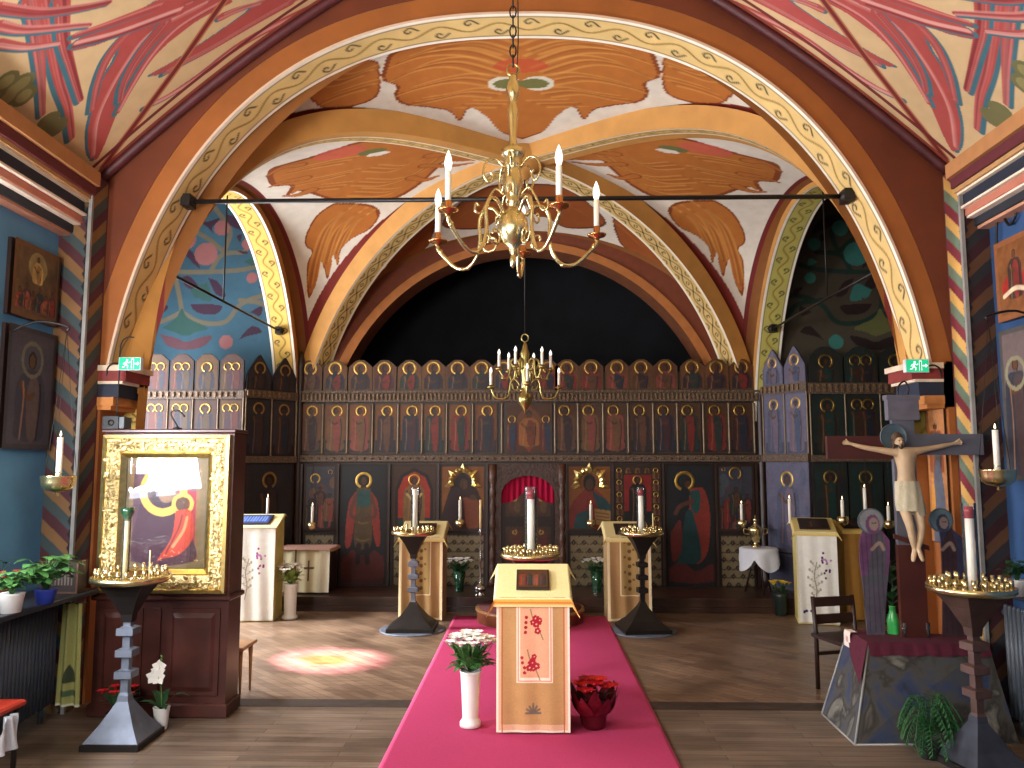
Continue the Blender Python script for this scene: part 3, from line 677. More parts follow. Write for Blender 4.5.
mb = MB(); mb.box(XL, XR, .005, .06, 0, zI(398)); mb.box(XL, XR, .005, .05, zI(398), zI(372)); mb.build('backing_boards', WOODD, icon)
carv = mat('carved_band', '#6a5138', .55, var=.55, scale=38, bump=.6); carv2 = mat('carved_cornice', '#574434', .55, var=.5, scale=60, bump=.6)
mb = MB(); mb.box(XL, XR, -.07, .02, zI(462), zI(455), bev=.008)
for k in range(60):
    a = XL + (k + .5) * (XR - XL) / 60; z = (zI(462) + zI(455)) / 2; mb.add([(a - .03, -.071, z), (a, -.071, z - .02), (a + .03, -.071, z), (a, -.071, z + .02), (a, -.085, z)], [(0, 1, 4), (1, 2, 4), (2, 3, 4), (3, 0, 4)])
mb.build('lower_cornice', carv2, icon)
mb = MB(); mb.box(XL, XR, -.08, .02, zI(402), zI(400)); mb.box(XL, XR, -.05, .02, zI(400), zI(393)); mb.box(XL, XR, -.09, .02, zI(393), zI(391))
for k in range(110):
    a = XL + (k + .5) * (XR - XL) / 110; mb.box(a - .012, a + .012, -.075, -.05, zI(400), zI(394), 1)
mb.build('upper_cornice', [carv2, carv], icon)
zT0, zT1 = zI(390.5), zI(360)
def p_saint(robes, facing, full, bgc, floor='#1f2a33', rr=None):
    def f(cv, w, h):
        cv.rect(0, w, 0, h * 2, bgc)
        if full: cv.rect(0, w, 0, h * .26, floor); saint(cv, w / 2, h * .07, h * .86, robes[0], robes[1], facing, r=rr or w * .17)
        else: saint(cv, w / 2, h * .05, h * .82, robes[0], robes[1], facing, r=rr or w * .18)
    return f
tops = [311, 336, 361, 385, 410, 434, 458, 482, 504, 526, 548, 567, 591, 617, 641, 665, 692, 716, 741]
for k, px in enumerate(tops):
    x = xI(px, 375); pw = .30 if (k < 8 or k > 10) else .26; ang = (9 - k) / 9
    h = zT1 - zT0; r = random.choice(ROBES); r2 = random.choice(ROBES)
    pn = panel('icon_panel', icon, x - pw / 2, zT0, pw, h, p_saint((r, r2), 1 if k < 9 else -1, False, '#7d4a28' if k % 3 else '#6d3d24'), 'round', 26, 34, frame='#6a4a2c', fw=.022)
    halo_obj(x, zT0 + h * .05 + h * .82 - pw * .18 + .0, pw * .29, pn, y=-.034)
zD0, zD1 = zI(453.5), zI(403.5)
deis = [311, 336, 360, 386, 411, 434, 460, 486, 566, 590, 615, 641, 665, 689, 716, 741]
for k, px in enumerate(deis):
    x = xI(px, 430); pw = .288; h = zD1 - zD0; r = ROBES[(k * 5 + 2) % 8]; r2 = ROBES[(k * 3 + 1) % 8]
    pn = panel('icon_panel', icon, x - pw / 2, zD0, pw, h, p_saint((r, r2), 1 if k < 8 else -1, True, '#80491f' if k < 8 else '#5d3a22'), 'flat', 26, 56, frame='#57402c', fw=.018)
    halo_obj(x + (.02 if k < 8 else -.02), zD0 + h * .93 - pw * .17, pw * .25, pn, y=-.034)
def p_christ(cv, w, h):
    cv.rect(0, w, 0, h, '#5a3620'); cv.ell = None
    cv.poly([(w * .5, h * .98), (w * .88, h * .5), (w * .5, h * .02), (w * .12, h * .5)], '#9a3226'); cv.disc((w / 2, h * .5), w * .3, '#7a4a2a', ry=h * .4)
    saint(cv, w / 2, h * .16, h * .72, '#a8662e', '#7a3a22', 0, r=w * .1)
    for sg in (-1, 1): saint(cv, w / 2 + sg * w * .38, h * .05, h * .72, '#6a2a24', '#2f3a52', -sg, r=w * .07)
pn = panel('icon_panel', icon, xI(506), zD0, xI(552) - xI(506), zD1 - zD0, p_christ, 'flat', 46, 50, frame='#57402c')
for sg in (-1, 1): halo_obj(xI(529) + sg * .21, zD1 - .20, .05, pn, y=-.034)
# slim colonnettes between the deesis icons
cols = [298.5, 323.5, 348, 373, 398.5, 422.5, 447, 473, 502, 555, 578, 603, 628, 653, 677, 703, 728.5, 753.5]
for px in cols:
    x = xI(px); MB().lathe([(.018, 0), (.012, .03), (.014, .3), (.012, zD1 - zD0 - .03), (.02, zD1 - zD0)], (x, -.035, zD0), 8).build('colonnette', mat('worn_gilt_wood', '#6f5a40', .4, var=.3), icon)
# ---- lower tier
zB = zI(588); zM = zI(531); zL = zI(464)
def p_damask(cv, w, h):
    cv.rect(0, w, 0, h, '#9a8866')
    n = max(2, int(w / .11)); 
    for i in range(n + 1):
        for j in range(int(h / .1) + 1):
            a = (i + .5 * (j % 2)) * w / n; b = j * .1 + .05
            cv.poly([(a, b + .035), (a + .03, b), (a, b - .03), (a - .03, b)], '#2c211c', curve=3); cv.stroke([(a - .05, b - .02), (a, b + .0), (a + .05, b - .02)], .012, '#3a2c22'); cv.disc((a, b), .009, '#8c7650')
def lower(px0, px1, paint, z0=None, z1=None, nm='icon_panel', fr='#3d2618', nu=60, nv=90, bg=None, kind='flat'):
    x0, x1 = xI(px0, 500), xI(px1, 500); z0 = zM if z0 is None else z0; z1 = zL if z1 is None else z1
    return panel(nm, icon, x0, z0, x1 - x0, z1 - z0, paint, kind, nu, nv, frame=fr, fw=.028, bg=bg), x0, x1 - x0, z0, z1 - z0
for a, b in ((305, 337), (393, 437), (441, 486), (568, 610), (613, 662), (717, 754)): lower(a, b, p_damask, zB, zM - .02, 'damask_panel', '#30201a', 50, 50)
def p_multi(seed):
    def f(cv, w, h):
        r = np.random.RandomState(seed); cv.rect(0, w, 0, h, '#4b4a55'); cv.rect(0, w, 0, h * .3, '#33303a')
        for i in range(14): cv.disc((r.rand() * w, r.rand() * h * .8), .05, ['#6a4a40', '#54606a', '#7a5a48', '#3f3a48'][i % 4], ry=.07)
        for i in range(5): saint(cv, w * (.2 + .15 * i), h * (.05 + .1 * (i % 3)), h * .42, ROBES[(i * 3 + seed) % 8], ROBES[i], 0, r=.035)
    return f
pn, x0, w, z0, h = lower(304, 337, p_multi(3)); halo_obj(x0 + w * .35, z0 + h * .78, .065, pn, -.034); halo_obj(x0 + w * .8, z0 + h * .88, .03, pn, -.034)
pn, x0, w, z0, h = lower(717, 754, p_multi(5)); halo_obj(x0 + w * .5, z0 + h * .86, .08, pn, -.034); halo_obj(x0 + w * .18, z0 + h * .92, .025, pn, -.034)
def p_door_l(cv, w, h):
    cv.rect(0, w, 0, h, '#232227'); cv.rect(w * .06, w * .94, h * .03, h * .26, '#5a2323'); cv.poly([(w * .05, h * .2), (w * .3, h * .3), (w * .5, h * .22), (w * .75, h * .3), (w * .95, h * .2), (w * .95, h * .08), (w * .05, h * .08)], '#6a2a28', curve=4)
    cv.poly([(w * .38, h * .79), (w * .2, h * .68), (w * .13, h * .36), (w * .25, h * .34), (w * .34, h * .6)], '#a03a2c', curve=4); cv.poly([(w * .62, h * .79), (w * .8, h * .68), (w * .86, h * .36), (w * .76, h * .36), (w * .66, h * .6)], '#a03a2c', curve=4)
    cv.poly([(w * .36, h * .8), (w * .64, h * .8), (w * .68, h * .55), (w * .66, h * .33), (w * .34, h * .33), (w * .33, h * .55)], '#5f4a2e', curve=3)
    cv.poly([(w * .38, h * .78), (w * .62, h * .78), (w * .62, h * .66), (w * .38, h * .66)], '#2a5550', curve=3)
    for i in range(2): cv.stroke([(w * .37, h * (.53 - i * .14)), (w * .5, h * (.515 - i * .14)), (w * .64, h * (.53 - i * .14))], .014, '#8a7040')
    for sg in (-1, 1): cv.stroke([(w * (.5 + sg * .08), h * .34), (w * (.5 + sg * .1), h * .2)], .06, '#2a1a1a'); cv.stroke([(w * (.5 + sg * .16), h * .74), (w * (.5 + sg * .26), h * .6), (w * (.5 + sg * .12), h * .54)], .045, '#6a4030')
    cv.disc((w / 2, h * .865), w * .085, '#1c100c', ry=w * .11); cv.disc((w / 2, h * .86), w * .055, SKIN, ry=w * .08)
pn, x0, w, z0, h = lower(340, 388, p_door_l, zB, zL, 'deacon_door', '#24180f', 70, 130); halo_obj(x0 + w / 2, z0 + h * .865, .105, pn, -.034, w=.033)
def p_door_r(cv, w, h):
    cv.rect(0, w, 0, h, '#22252a'); cv.poly([(w * .06, h * .16), (w * .3, h * .22), (w * .6, h * .14), (w * .94, h * .2), (w * .94, h * .06), (w * .06, h * .06)], '#6a2826', curve=4)
    cv.poly([(w * .5, h * .8), (w * .78, h * .8), (w * .9, h * .6), (w * .84, h * .3), (w * .6, h * .2), (w * .46, h * .4)], '#9a372b', curve=4)
    cv.poly([(w * .42, h * .62), (w * .56, h * .6), (w * .7, h * .24), (w * .3, h * .2), (w * .24, h * .26)], '#1f4a4c', curve=4); cv.poly([(w * .5, h * .78), (w * .7, h * .78), (w * .68, h * .62), (w * .54, h * .62)], '#235552', curve=4)
    cv.poly([(w * .1, h * .45), (w * .3, h * .55), (w * .3, h * .3), (w * .12, h * .22)], '#7a2e28', curve=4); cv.stroke([(w * .55, h * .7), (w * .3, h * .66), (w * .2, h * .6)], .05, '#6a4030')
    cv.disc((w * .48, h * .84), w * .09, '#1c100c', ry=w * .11); cv.disc((w * .46, h * .835), w * .06, SKIN, ry=w * .08)
pn, x0, w, z0, h = lower(665, 714, p_door_r, zB, zL, 'deacon_door', '#24180f', 70, 130); halo_obj(x0 + w * .40, z0 + h * .86, .125, pn, -.034, w=.04)
def p_arched(cv, w, h):
    cv.rect(0, w, 0, h, '#4a2d1c'); cv.poly([(w * .08, 0), (w * .92, 0), (w * .92, h * .62), (w * .8, h * .84), (w * .5, h * .95), (w * .2, h * .84), (w * .08, h * .62)], '#1c1210', curve=0)
    cv.poly([(w * .14, 0), (w * .86, 0), (w * .86, h * .6), (w * .74, h * .8), (w * .5, h * .89), (w * .26, h * .8), (w * .14, h * .6)], '#b3341f'); cv.rect(w * .14, w * .86, 0, h * .2, '#27382f')
    saint(cv, w / 2, h * .1, h * .72, '#8a6638', '#6d4a2a', 0, r=w * .105); cv.stroke([(w * .34, h * .55), (w * .5, h * .45), (w * .66, h * .55)], .03, '#d0b070')
pn, x0, w, z0, h = lower(392, 437, p_arched); halo_obj(x0 + w / 2, z0 + h * .76, .075, pn, -.034, w=.02)
def p_mother(cv, w, h):
    cv.rect(0, w, 0, h, '#94561f'); cv.poly([(w * .5, h * .9), (w * .72, h * .74), (w * .92, h * .4), (w * .95, 0), (w * .05, 0), (w * .12, h * .4), (w * .3, h * .74)], '#33191c', curve=4)
    cv.disc((w * .5, h * .72), w * .13, '#241012', ry=w * .17); cv.disc((w * .52, h * .70), w * .085, SKIN, ry=w * .12)
    cv.poly([(w * .5, h * .5), (w * .85, h * .45), (w * .9, h * .1), (w * .6, h * .05)], '#8a4326', curve=4); cv.disc((w * .72, h * .5), w * .07, SKIN)
def crown(parent, x, z, r):
    mb = MB(); n = 13; vs = [(x, -.05, z)]; rr = np.random.RandomState(3)
    vs = []; 
    for k in range(n * 2 + 1):
        a = -PI * .12 + (PI * 1.24) * k / (n * 2); q = r * (2.0 if k % 6 == 1 else 1.6 if k % 2 == 0 else 1.45); vs += [(x + r * math.cos(a), -.045, z + r * math.sin(a)), (x + (r + q) / 2 * math.cos(a), -.075 + .015 * (k % 2), z + (r + q) / 2 * math.sin(a)), (x + q * math.cos(a), -.045, z + q * math.sin(a))]
    fs = []
    for k in range(n * 2): o = 3 * k; fs += [(o, o + 1, o + 4, o + 3), (o + 1, o + 2, o + 5, o + 4)]
    mb.add(vs, fs); return mb.build('gilded_crown', mat('bright_gilding', '#f0d890', .35, 1., var=.15, scale=40), parent)
pn, x0, w, z0, h = lower(440, 486, p_mother); crown(pn, x0 + w * .5, z0 + h * .73, .115)
def p_saviour(cv, w, h):
    cv.rect(0, w, 0, h, '#94561f'); cv.poly([(w * .38, h * .62), (w * .62, h * .62), (w * .9, h * .42), (w * .97, 0), (w * .03, 0), (w * .1, h * .4)], '#8a2f26', curve=4); cv.poly([(w * .55, h * .6), (w * .95, h * .4), (w * .97, .02), (w * .75, .02), (w * .7, h * .3)], '#1f4a4e', curve=4)
    cv.poly([(w * .2, h * .25), (w * .5, h * .3), (w * .5, 0), (w * .15, 0)], '#1f4a4e', curve=4); cv.poly([(w * .6, h * .34), (w * .95, h * .3), (w * .95, h * .08), (w * .62, h * .1)], '#b78a4e')
    for i in range(3): cv.stroke([(w * .64, h * (.28 - .05 * i)), (w * .92, h * (.25 - .05 * i))], .01, '#5a2a1a', curve=0)
    cv.disc((w * .5, h * .72), w * .14, '#1e0f0b', ry=w * .19); cv.disc((w * .5, h * .69), w * .09, SKIN, ry=w * .13)
pn, x0, w, z0, h = lower(567, 612, p_saviour); crown(pn, x0 + w * .5, z0 + h * .72, .125)
def p_border(cv, w, h):
    cv.rect(0, w, 0, h, '#3a2a1c'); cv.rect(w * .22, w * .78, h * .3, h * .84, '#9c2420'); cv.rect(w * .22, w * .78, h * .14, h * .3, '#17211f'); saint(cv, w / 2, h * .14, h * .68, '#1b1416', '#2a1c1a', 0, r=w * .085)
    for i in range(5):
        for sg in (.11, .89): saint(cv, w * sg, h * (.06 + .18 * i), h * .15, '#8a5a30', '#5a2a22', 0, r=w * .03)
    for i in range(3): saint(cv, w * (.3 + .2 * i), h * .86, h * .11, '#8a5a30', '#5a2a22', 0, r=w * .025)
pn, x0, w, z0, h = lower(614, 661, p_border); halo_obj(x0 + w / 2, z0 + h * .76, .06, pn, -.034, w=.018)
for i in range(5):
    for sg in (.11, .89): halo_obj(x0 + w * sg, z0 + h * (.06 + .18 * i + .125), .034, pn, -.034, w=.012)
# royal doors with curtain, flanked by carved columns
x0, x1 = xI(499, 500), xI(557, 500); w = x1 - x0
fr = MB(); 
def arch2(a, zs, r, n=20): return [(a + r * math.cos(t), zs + r * .72 * math.sin(t)) for t in np.linspace(0, PI, n)]
cx = (x0 + x1) / 2; zs_ = zI(495)
inn = [(x1 - .03, 0)] + arch2(cx, zs_, w / 2 - .03) + [(x0 + .03, 0)]; out = [(x1 + .1, 0), ] + [(x1 + .1, zs_ + .02)] * 1 + [(min(max(p[0] * 1.0 + (p[0] - cx) * .28, x0 - .1), x1 + .1), zL) for p in arch2(cx, zs_, w / 2 - .03)[1:-1]] + [(x0 - .1, zs_ + .02)] + [(x0 - .1, 0)]
n = len(inn); fr.add([(p[0], -.06, p[1]) for p in inn] + [(p[0], -.06, p[1]) for p in out] + [(p[0], .0, p[1]) for p in inn], [(i, n + i, n + i + 1, i + 1) for i in range(n - 1)] + [(i, i + 1, 2 * n + i + 1, 2 * n + i) for i in range(n - 1)])
fr.build('royal_doorway', mat('carved_dark_wood', '#3a2219', .5, var=.5, scale=30, bump=.5), icon)
U, V = uv(60, 30, x0 + .03, x1 - .03, 0, 1); top = zs_ + (w / 2 - .03) * .72 * np.sqrt(np.clip(1 - ((U - cx) / (w / 2 - .03)) ** 2, 0, 1)); bot = np.full_like(U, zI(505)); ZZ = bot + (top - bot) * V
cv = Cv(U, ZZ, '#9c1238'); grid('curtain', U, -.012 + .012 * np.sin(U * 90), ZZ, cv.C, FABRIC, icon)
for sg in (-1, 1):
    hw = w / 2 - .035; U, V = uv(34, 90, 0, hw, 0, 1); e = 1 - U / hw if sg > 0 else U / hw
    ht = zI(505) + .02 + e * .19 - .05 * np.sin(e * PI); cv = Cv(U, V * ht, '#2a1b16'); H_ = zI(500)
    for (a, b) in ((.25, .62), (.25, 1.05), (.25, .25)):
        cv.rect(hw * .14, hw * .86, b * H_ * .9 - .14, b * H_ * .9 + .14, '#4a3020'); cv.disc((hw / 2, b * H_ * .9), .08, '#5f3522', ry=.12); cv.disc((hw / 2, b * H_ * .9 + .07), .028, HALO); cv.disc((hw / 2, b * H_ * .9 + .07), .017, SKIN)
        cv.disc((hw / 2 + .03, b * H_ * .9 - .03), .04, ['#3c4a54', '#6a2a22', '#6a5030'][int(b * 2) % 3], ry=.07)
    cv.mottle(.2, 22, 4); xx = cx + (U if sg > 0 else U - hw)
    d = grid('royal_door', xx, np.full_like(U, -.035), V * ht, cv.C, SCREEN, icon, close_back=(0, .03, 0), smooth=False)
    MB().box(cx + sg * .012 - .012, cx + sg * .012 + .012, -.05, -.03, 0, zI(505) + .2).build('meeting_rail', WOODD, d)
for px in (493, 562):
    x = xI(px, 500); mb = MB(); prof = [(.05, 0), (.05, .06), (.03, .09)]
    for i in range(6): z = .1 + i * .19; prof += [(.03, z), (.042, z + .05), (.042, z + .1), (.03, z + .16)]
    prof += [(.05, 1.28), (.05, zL)]; mb.lathe(prof, (x, -.05, 0), 12).build('carved_column', mat('carved_column_wood', '#4a2c1e', .4, var=.5, scale=40, bump=.4), icon)
mb = MB()
for px in (302, 338.5, 389.5, 438.5, 487, 566, 612.5, 663, 715.5, 756):
    x = xI(px, 500); mb = MB().box(x - .014, x + .014, -.05, .0, 0, zL); mb.build('stile', WOODD, icon)
MB().box(XL, XR, -.05, .0, 0, zB, bev=.005).build('plinth', WOODD, icon)
# corner posts of the screen
for x in (XL - .03, XR + .03): MB().lathe([(.06, 0), (.06, .1), (.045, .14), (.045, zI(370)), (.06, zI(366)), (.03, zI(355)), (.0, zI(350))], (x, -.02, 0), 12).build('corner_post', WOODD, icon)

# ---- side wings of the screen
def wing_screen(nm, label, pa, pb, segs, tone, zref, rows):
    """screen section standing from pa to pb (plan points), facing the nave"""
    d = np.array(pb) - np.array(pa); L = np.linalg.norm(d); rz = math.atan2(d[1], d[0])
    t = thing(nm, label, 'icon screen', (pa[0], pa[1], 0), rz)
    z_low0, z_low1, z_d0, z_d1, z_t0, z_t1 = zref
    MB().box(0, L, .005, .06, 0, z_t0 + .1).build('backing_boards', WOODD, t)
    MB().box(-.01, L + .01, -.06, .02, z_low1, z_d0, bev=.008).build('lower_cornice', carv2, t)
    mb = MB(); mb.box(-.01, L + .01, -.05, .02, z_d1, z_t0)
    for k in range(int(L / .07)): mb.box(k * .07, k * .07 + .03, -.07, -.05, z_d1 + .02, z_t0 - .015, 1)
    mb.build('upper_cornice', [carv2, carv], t)
    MB().box(0, L, -.05, 0, 0, .2).build('plinth', WOODD, t)
    n = rows['n']; w = L / n
    for i in range(n):
        for (z0, z1, kind, full) in ((z_t0, z_t1, 'peak' if rows.get('peak') else 'round', False), (z_d0, z_d1, 'flat', True)):
            m = rows['multi'][i] if isinstance(rows['multi'], list) else rows['multi']
            h = z1 - z0; pw = w * .94
            def paint(cv, w_, h_, m=m, i=i, full=full, h=h):
                cv.rect(0, w_, 0, h_ * 2, tone[0] if (i + full) % 2 else tone[1])
                if full: cv.rect(0, w_, 0, h_ * .2, tone[2])
                for j in range(m): saint(cv, w_ * (j + 1) / (m + 1) if m > 1 else w_ / 2, h_ * .05, h_ * (.84 if full else .68), tone[3 + (i + j) % 4], tone[3 + (i + j + 1) % 4], 0, r=w_ * (.15 if m == 1 else .12))
            pn = panel('icon_panel', t, i * w + w * .03, z0, pw, h, paint, kind, 30, 50, frame=tone[7], fw=.014)
            for j in range(m):
                rr = pw * (.15 if m == 1 else .12); zc = z0 + h * .05 + h * (.84 if full else .68) - rr
                halo_obj(i * w + w * .03 + (pw * (j + 1) / (m + 1) if m > 1 else pw / 2), zc, min(rr * 1.55, .09), pn, -.034)
    nl = rows['low']; w = L / nl
    for i in range(nl):
        def paint(cv, w_, h_, i=i):
            cv.rect(0, w_, 0, h_, tone[0]); cv.rect(0, w_, 0, h_ * .25, tone[2]); r = np.random.RandomState(i + 4)
            for k in range(16): cv.disc((r.rand() * w_, r.rand() * h_ * .85), .05, tone[3 + k % 4], .6, ry=.1)
            saint(cv, w_ * .5, h_ * .1, h_ * .78, tone[3 + i % 4], tone[4 + i % 3], 0, r=w_ * .12)
        pn = panel('icon_panel', t, i * w + w * .02, .62, w * .96, z_low1 - .62, paint, 'flat', 44, 80, frame=tone[7], fw=.02)
        halo_obj(i * w + w / 2, .62 + (z_low1 - .62) * .88 - w * .115, min(w * .2, .1), pn, -.034)
        panel('damask_panel', t, i * w + w * .02, .2, w * .96, .4, lambda cv, a, b: cv.rect(0, a, 0, b, tone[2]), 'flat', 12, 12, frame=tone[7], fw=.02)
    for i in range(n + 1): MB().lathe([(.014, 0), (.01, .02), (.01, z_d1 - z_d0 - .02), (.014, z_d1 - z_d0)], (i * L / n, -.035, z_d0), 8).build('colonnette', MATS['worn_gilt_wood'], t)
    return t
def zrefs(px, Y, ys): return [P(px, y, Y)[2] for y in ys]
toneL = ['#5a3a30', '#6a4828', '#2c2830', '#4a2e3a', '#6a3026', '#2e3244', '#5a4228', '#3c281e']
toneD = ['#3c3a42', '#46424a', '#262630', '#34343e', '#4c3a38', '#2e3646', '#40382e', '#30282a']
toneV = ['#6f6c86', '#7a7690', '#4a4a60', '#565a76', '#7c6a7c', '#4a5672', '#6a6480', '#6a667c']  # lavender is the bluish window light put into these panel colours
toneG = ['#2c3a36', '#33332e', '#1e2a28', '#3c3428', '#22403c', '#4a3026', '#2a2c38', '#2c322c']
zl = zrefs(190, 9.05, (600, 463, 456, 399, 391, 354)); 
wing_screen('icon_screen_wing', 'left wing of the icon screen with paired haloed saints below the blue mural', (-4.55, 9.05), (-3.36, 9.05), None, toneL, zl, dict(n=4, multi=[2, 2, 1, 2], low=3))
zl = zrefs(265, 9.3, (600, 463, 456, 399, 391, 356))
wing_screen('icon_screen_return', 'dark angled left return of the icon screen with two pointed saint panels', (-3.36, 9.05), (-2.93, 9.6), None, toneD, zl, dict(n=2, multi=1, low=1, peak=True))
zr = zrefs(790, 9.2, (600, 462, 454, 393, 384, 347))
wing_screen('icon_screen_return', 'angled right return of the icon screen, window light painted lavender over two pointed saint panels', (2.85, 9.55), (3.17, 8.95), None, toneV, zr, dict(n=2, multi=1, low=1, peak=True))
zr = zrefs(870, 8.95, (600, 462, 455, 394, 383, 347))
wing_screen('icon_screen_wing', 'right wing of the icon screen, dark green panels behind the crucifix', (3.17, 8.95), (4.75, 8.95), None, toneG, zr, dict(n=4, multi=[1, 2, 1, 2], low=4))
# ================================================================ CHANDELIERS
def catmull(pts, n=6):
    return [tuple(p) for p in smooth_curve(pts, n)]
def chain(mb, x, y, z0, z1, r=.012, link=.05, m=0):
    n = max(1, int((z1 - z0) / (link * .78)))
    for i in range(n):
        zc = z0 + (i + .5) * (z1 - z0) / n; ax = i % 2; h = link / 2; pts = []
        for k in range(10):
            a = 2 * PI * k / 10; u = math.cos(a) * r; v = math.sin(a) * h; pts.append((x + (u if ax else 0), y + (0 if ax else u), zc + v))
        mb.tube(pts, r * .28, 5, m, closed=True)
def big_arm(parent, R, zt, ang, with_candle=True):
    M = Matrix.Rotation(ang, 4, 'Z')
    mb = MB(); mb.M = M
    prof = [(.075, .10), (.13, .155), (.185, .15), (.215, .08), (.21, -.02), (.235, -.12), (.29, -.175), (.36, -.17), (.43, -.11), (R - .005, -.045), (R, -.015)]
    mb.tube([(a, 0, zt + b) for a, b in catmull(prof, 5)], [.011] * (len(prof) * 5 - 4), 8)
    mb.tube([(a, 0, zt + b) for a, b in catmull([(.21, -.03), (.17, -.09), (.115, -.085), (.11, -.03), (.15, -.015), (.16, -.045)], 5)], .008, 6)
    mb.ball((.29, 0, zt - .178), (.018, .014, .012), 8, 6); mb.ball((R - .02, 0, zt - .06), (.014, .014, .018), 8, 6)
    arm = mb.build('arm', BRASS, parent)
    mb = MB(); mb.M = M; mb.lathe([(.006, -.03), (.014, -.02), (.018, -.008), (.05, .002), (.056, .012), (.05, .014), (.02, .008), (.018, .02), (.02, .05), (.017, .06)], (R, 0, zt), 18)
    mb.build('drip_pan', mat('copper_brass', '#c98a58', .25, 1.), arm)
    mb = MB(); mb.M = M; mb.lathe([(.016, .055), (.0165, .215), (.012, .22)], (R, 0, zt), 14).build('candle_sleeve', WAX, arm)
    mb = MB(); mb.M = M; mb.lathe([(.011, .218), (.018, .24), (.021, .262), (.016, .292), (.007, .318), (.001, .332)], (R, 0, zt), 14).build('flame_bulb', BULB, arm)
c0 = P(513, 240, 4.3)
zt = P(515, 232, 4.3)[2]
ch = thing('brass_chandelier', 'large polished brass five-arm chandelier hanging in the nave with white candle bulbs', 'chandelier', (c0[0], 4.3, zt))
zc = lambda py: P(515, py, 4.3)[2] - zt
mb = MB(); S_ = (zc(150) - zc(250)) / 100
prof = [(0.003, zc(268)), (.012, zc(266)), (.02, zc(261)), (.014, zc(257)), (.012, zc(254)), (.024, zc(250)), (.02, zc(248)), (.055, zc(243)), (.078, zc(236)), (.088, zc(228)), (.082, zc(220)), (.06, zc(213)), (.03, zc(209)), (.028, zc(206)), (.045, zc(203)), (.035, zc(200)),
        (.04, zc(196)), (.055, zc(188)), (.058, zc(178)), (.045, zc(172)), (.05, zc(168)), (.06, zc(164)), (.05, zc(159)), (.066, zc(156)), (.07, zc(151)), (.045, zc(148)), (.025, zc(144)), (.02, zc(138)), (.03, zc(116)), (.034, zc(111)), (.022, zc(106)), (.02, zc(102)), (.036, zc(96)), (.042, zc(90)), (.034, zc(84)), (.02, zc(80)), (.024, zc(77)), (.008, zc(74))]
mb.lathe(prof, (0, 0, 0), 24); mb.build('baluster_stem', BRASS, ch)
mb = MB(); mb.tube([(.035 * math.cos(a), 0, zc(70) + .035 * math.sin(a)) for a in np.linspace(0, 2 * PI, 17)[:-1]], .006, 6, closed=True); mb.build('hanging_ring', BRASSD, ch)
mb = MB(); chain(mb, 0, 0, zc(66), 5.68 - zt, .018, .075); mb.build('chain', IRON, ch)
MB().tube([(.02, .01, zc(80)), (.03, .012, zc(40)), (.02, .01, 5.68 - zt)], .004, 5).build('electric_cable', BLACKP, ch)
for k in range(5): big_arm(ch, .492, 0, math.radians(84 + 72 * k))
for k in range(5):                                                          # small decorative scrolls above the arms
    M = Matrix.Rotation(math.radians(83 + 36 + 72 * k), 4, 'Z'); mb = MB(); mb.M = M
    mb.tube([(a, 0, b) for a, b in catmull([(.05, zc(168)), (.1, zc(160)), (.15, zc(163)), (.17, zc(175)), (.14, zc(184)), (.115, zc(178)), (.13, zc(173))], 5)], .007, 6)
    mb.tube([(a, 0, b) for a, b in catmull([(.055, zc(195)), (.10, zc(190)), (.14, zc(200)), (.18, zc(214)), (.215, zc(213)), (.21, zc(205)), (.195, zc(208))], 5)], .007, 6); mb.build('scroll', BRASS, ch)

YS = 7.86; s0 = P(525, 390, YS); zs0 = s0[2]; zq = lambda py: P(525, py, YS)[2] - zs0
c2 = thing('brass_chandelier', 'small two-tier brass chandelier hanging on a long wire before the icon screen', 'chandelier', (s0[0], YS, zs0))
prof = [(.002, zq(414)), (.012, zq(411)), (.03, zq(408)), (.065, zq(403)), (.072, zq(399)), (.06, zq(395)), (.03, zq(391)), (.022, zq(386)), (.035, zq(382)), (.03, zq(376)), (.05, zq(371)), (.055, zq(365)), (.04, zq(358)), (.05, zq(354)), (.03, zq(349)), (.022, zq(345)), (.008, zq(342))]
MB().lathe(prof, (0, 0, 0), 20).build('baluster_stem', BRASSD, c2)
MB().tube([(.035 * math.cos(a), 0, zq(338) + .04 * math.sin(a)) for a in np.linspace(0, 2 * PI, 13)[:-1]], .007, 6, closed=True).build('hanging_ring', BRASSD, c2)
MB().tube([(0, 0, zq(334)), (0, 0, ZC - zs0 - .1)], .006, 6).build('suspension_wire', IRON, c2)
def small_arm(R, z, ang, s, zin):
    M = Matrix.Rotation(ang, 4, 'Z'); mb = MB(); mb.M = M
    mb.tube([(a, 0, b) for a, b in catmull([(.05, zin), (.09, zin + .06), (.14, zin + .05), (.17, z - .03 * s - .05), (.23, z - .11 * s), (R - .04, z - .09 * s), (R, z)], 5)], .011, 6)
    mb.tube([(a, 0, b) for a, b in catmull([(.14, zin + .03), (.11, zin - .04), (.07, zin - .03), (.08, zin)], 4)], .008, 6)
    arm = mb.build('arm', BRASSD, c2)
    mb = MB(); mb.M = M; mb.lathe([(.008, -.015), (.035, 0), (.04, .012), (.016, .01), (.016, .03)], (R, 0, z), 12).build('drip_pan', BRASSD, arm)
    mb = MB(); mb.M = M; mb.lathe([(.014, .025), (.014, .15), (.01, .155)], (R, 0, z), 10).build('candle_sleeve', WAX, arm)
    mb = MB(); mb.M = M; mb.lathe([(.01, .153), (.015, .17), (.012, .19), (.001, .212)], (R, 0, z), 10).build('flame_bulb', BULB, arm)
for a in (0, 90, 180, 270): small_arm(.345, zq(388), math.radians(a + 4), 1., zq(386))
for a in (10, 70, 130, 190, 250, 310): small_arm(.265, zq(370), math.radians(a), .8, zq(366))

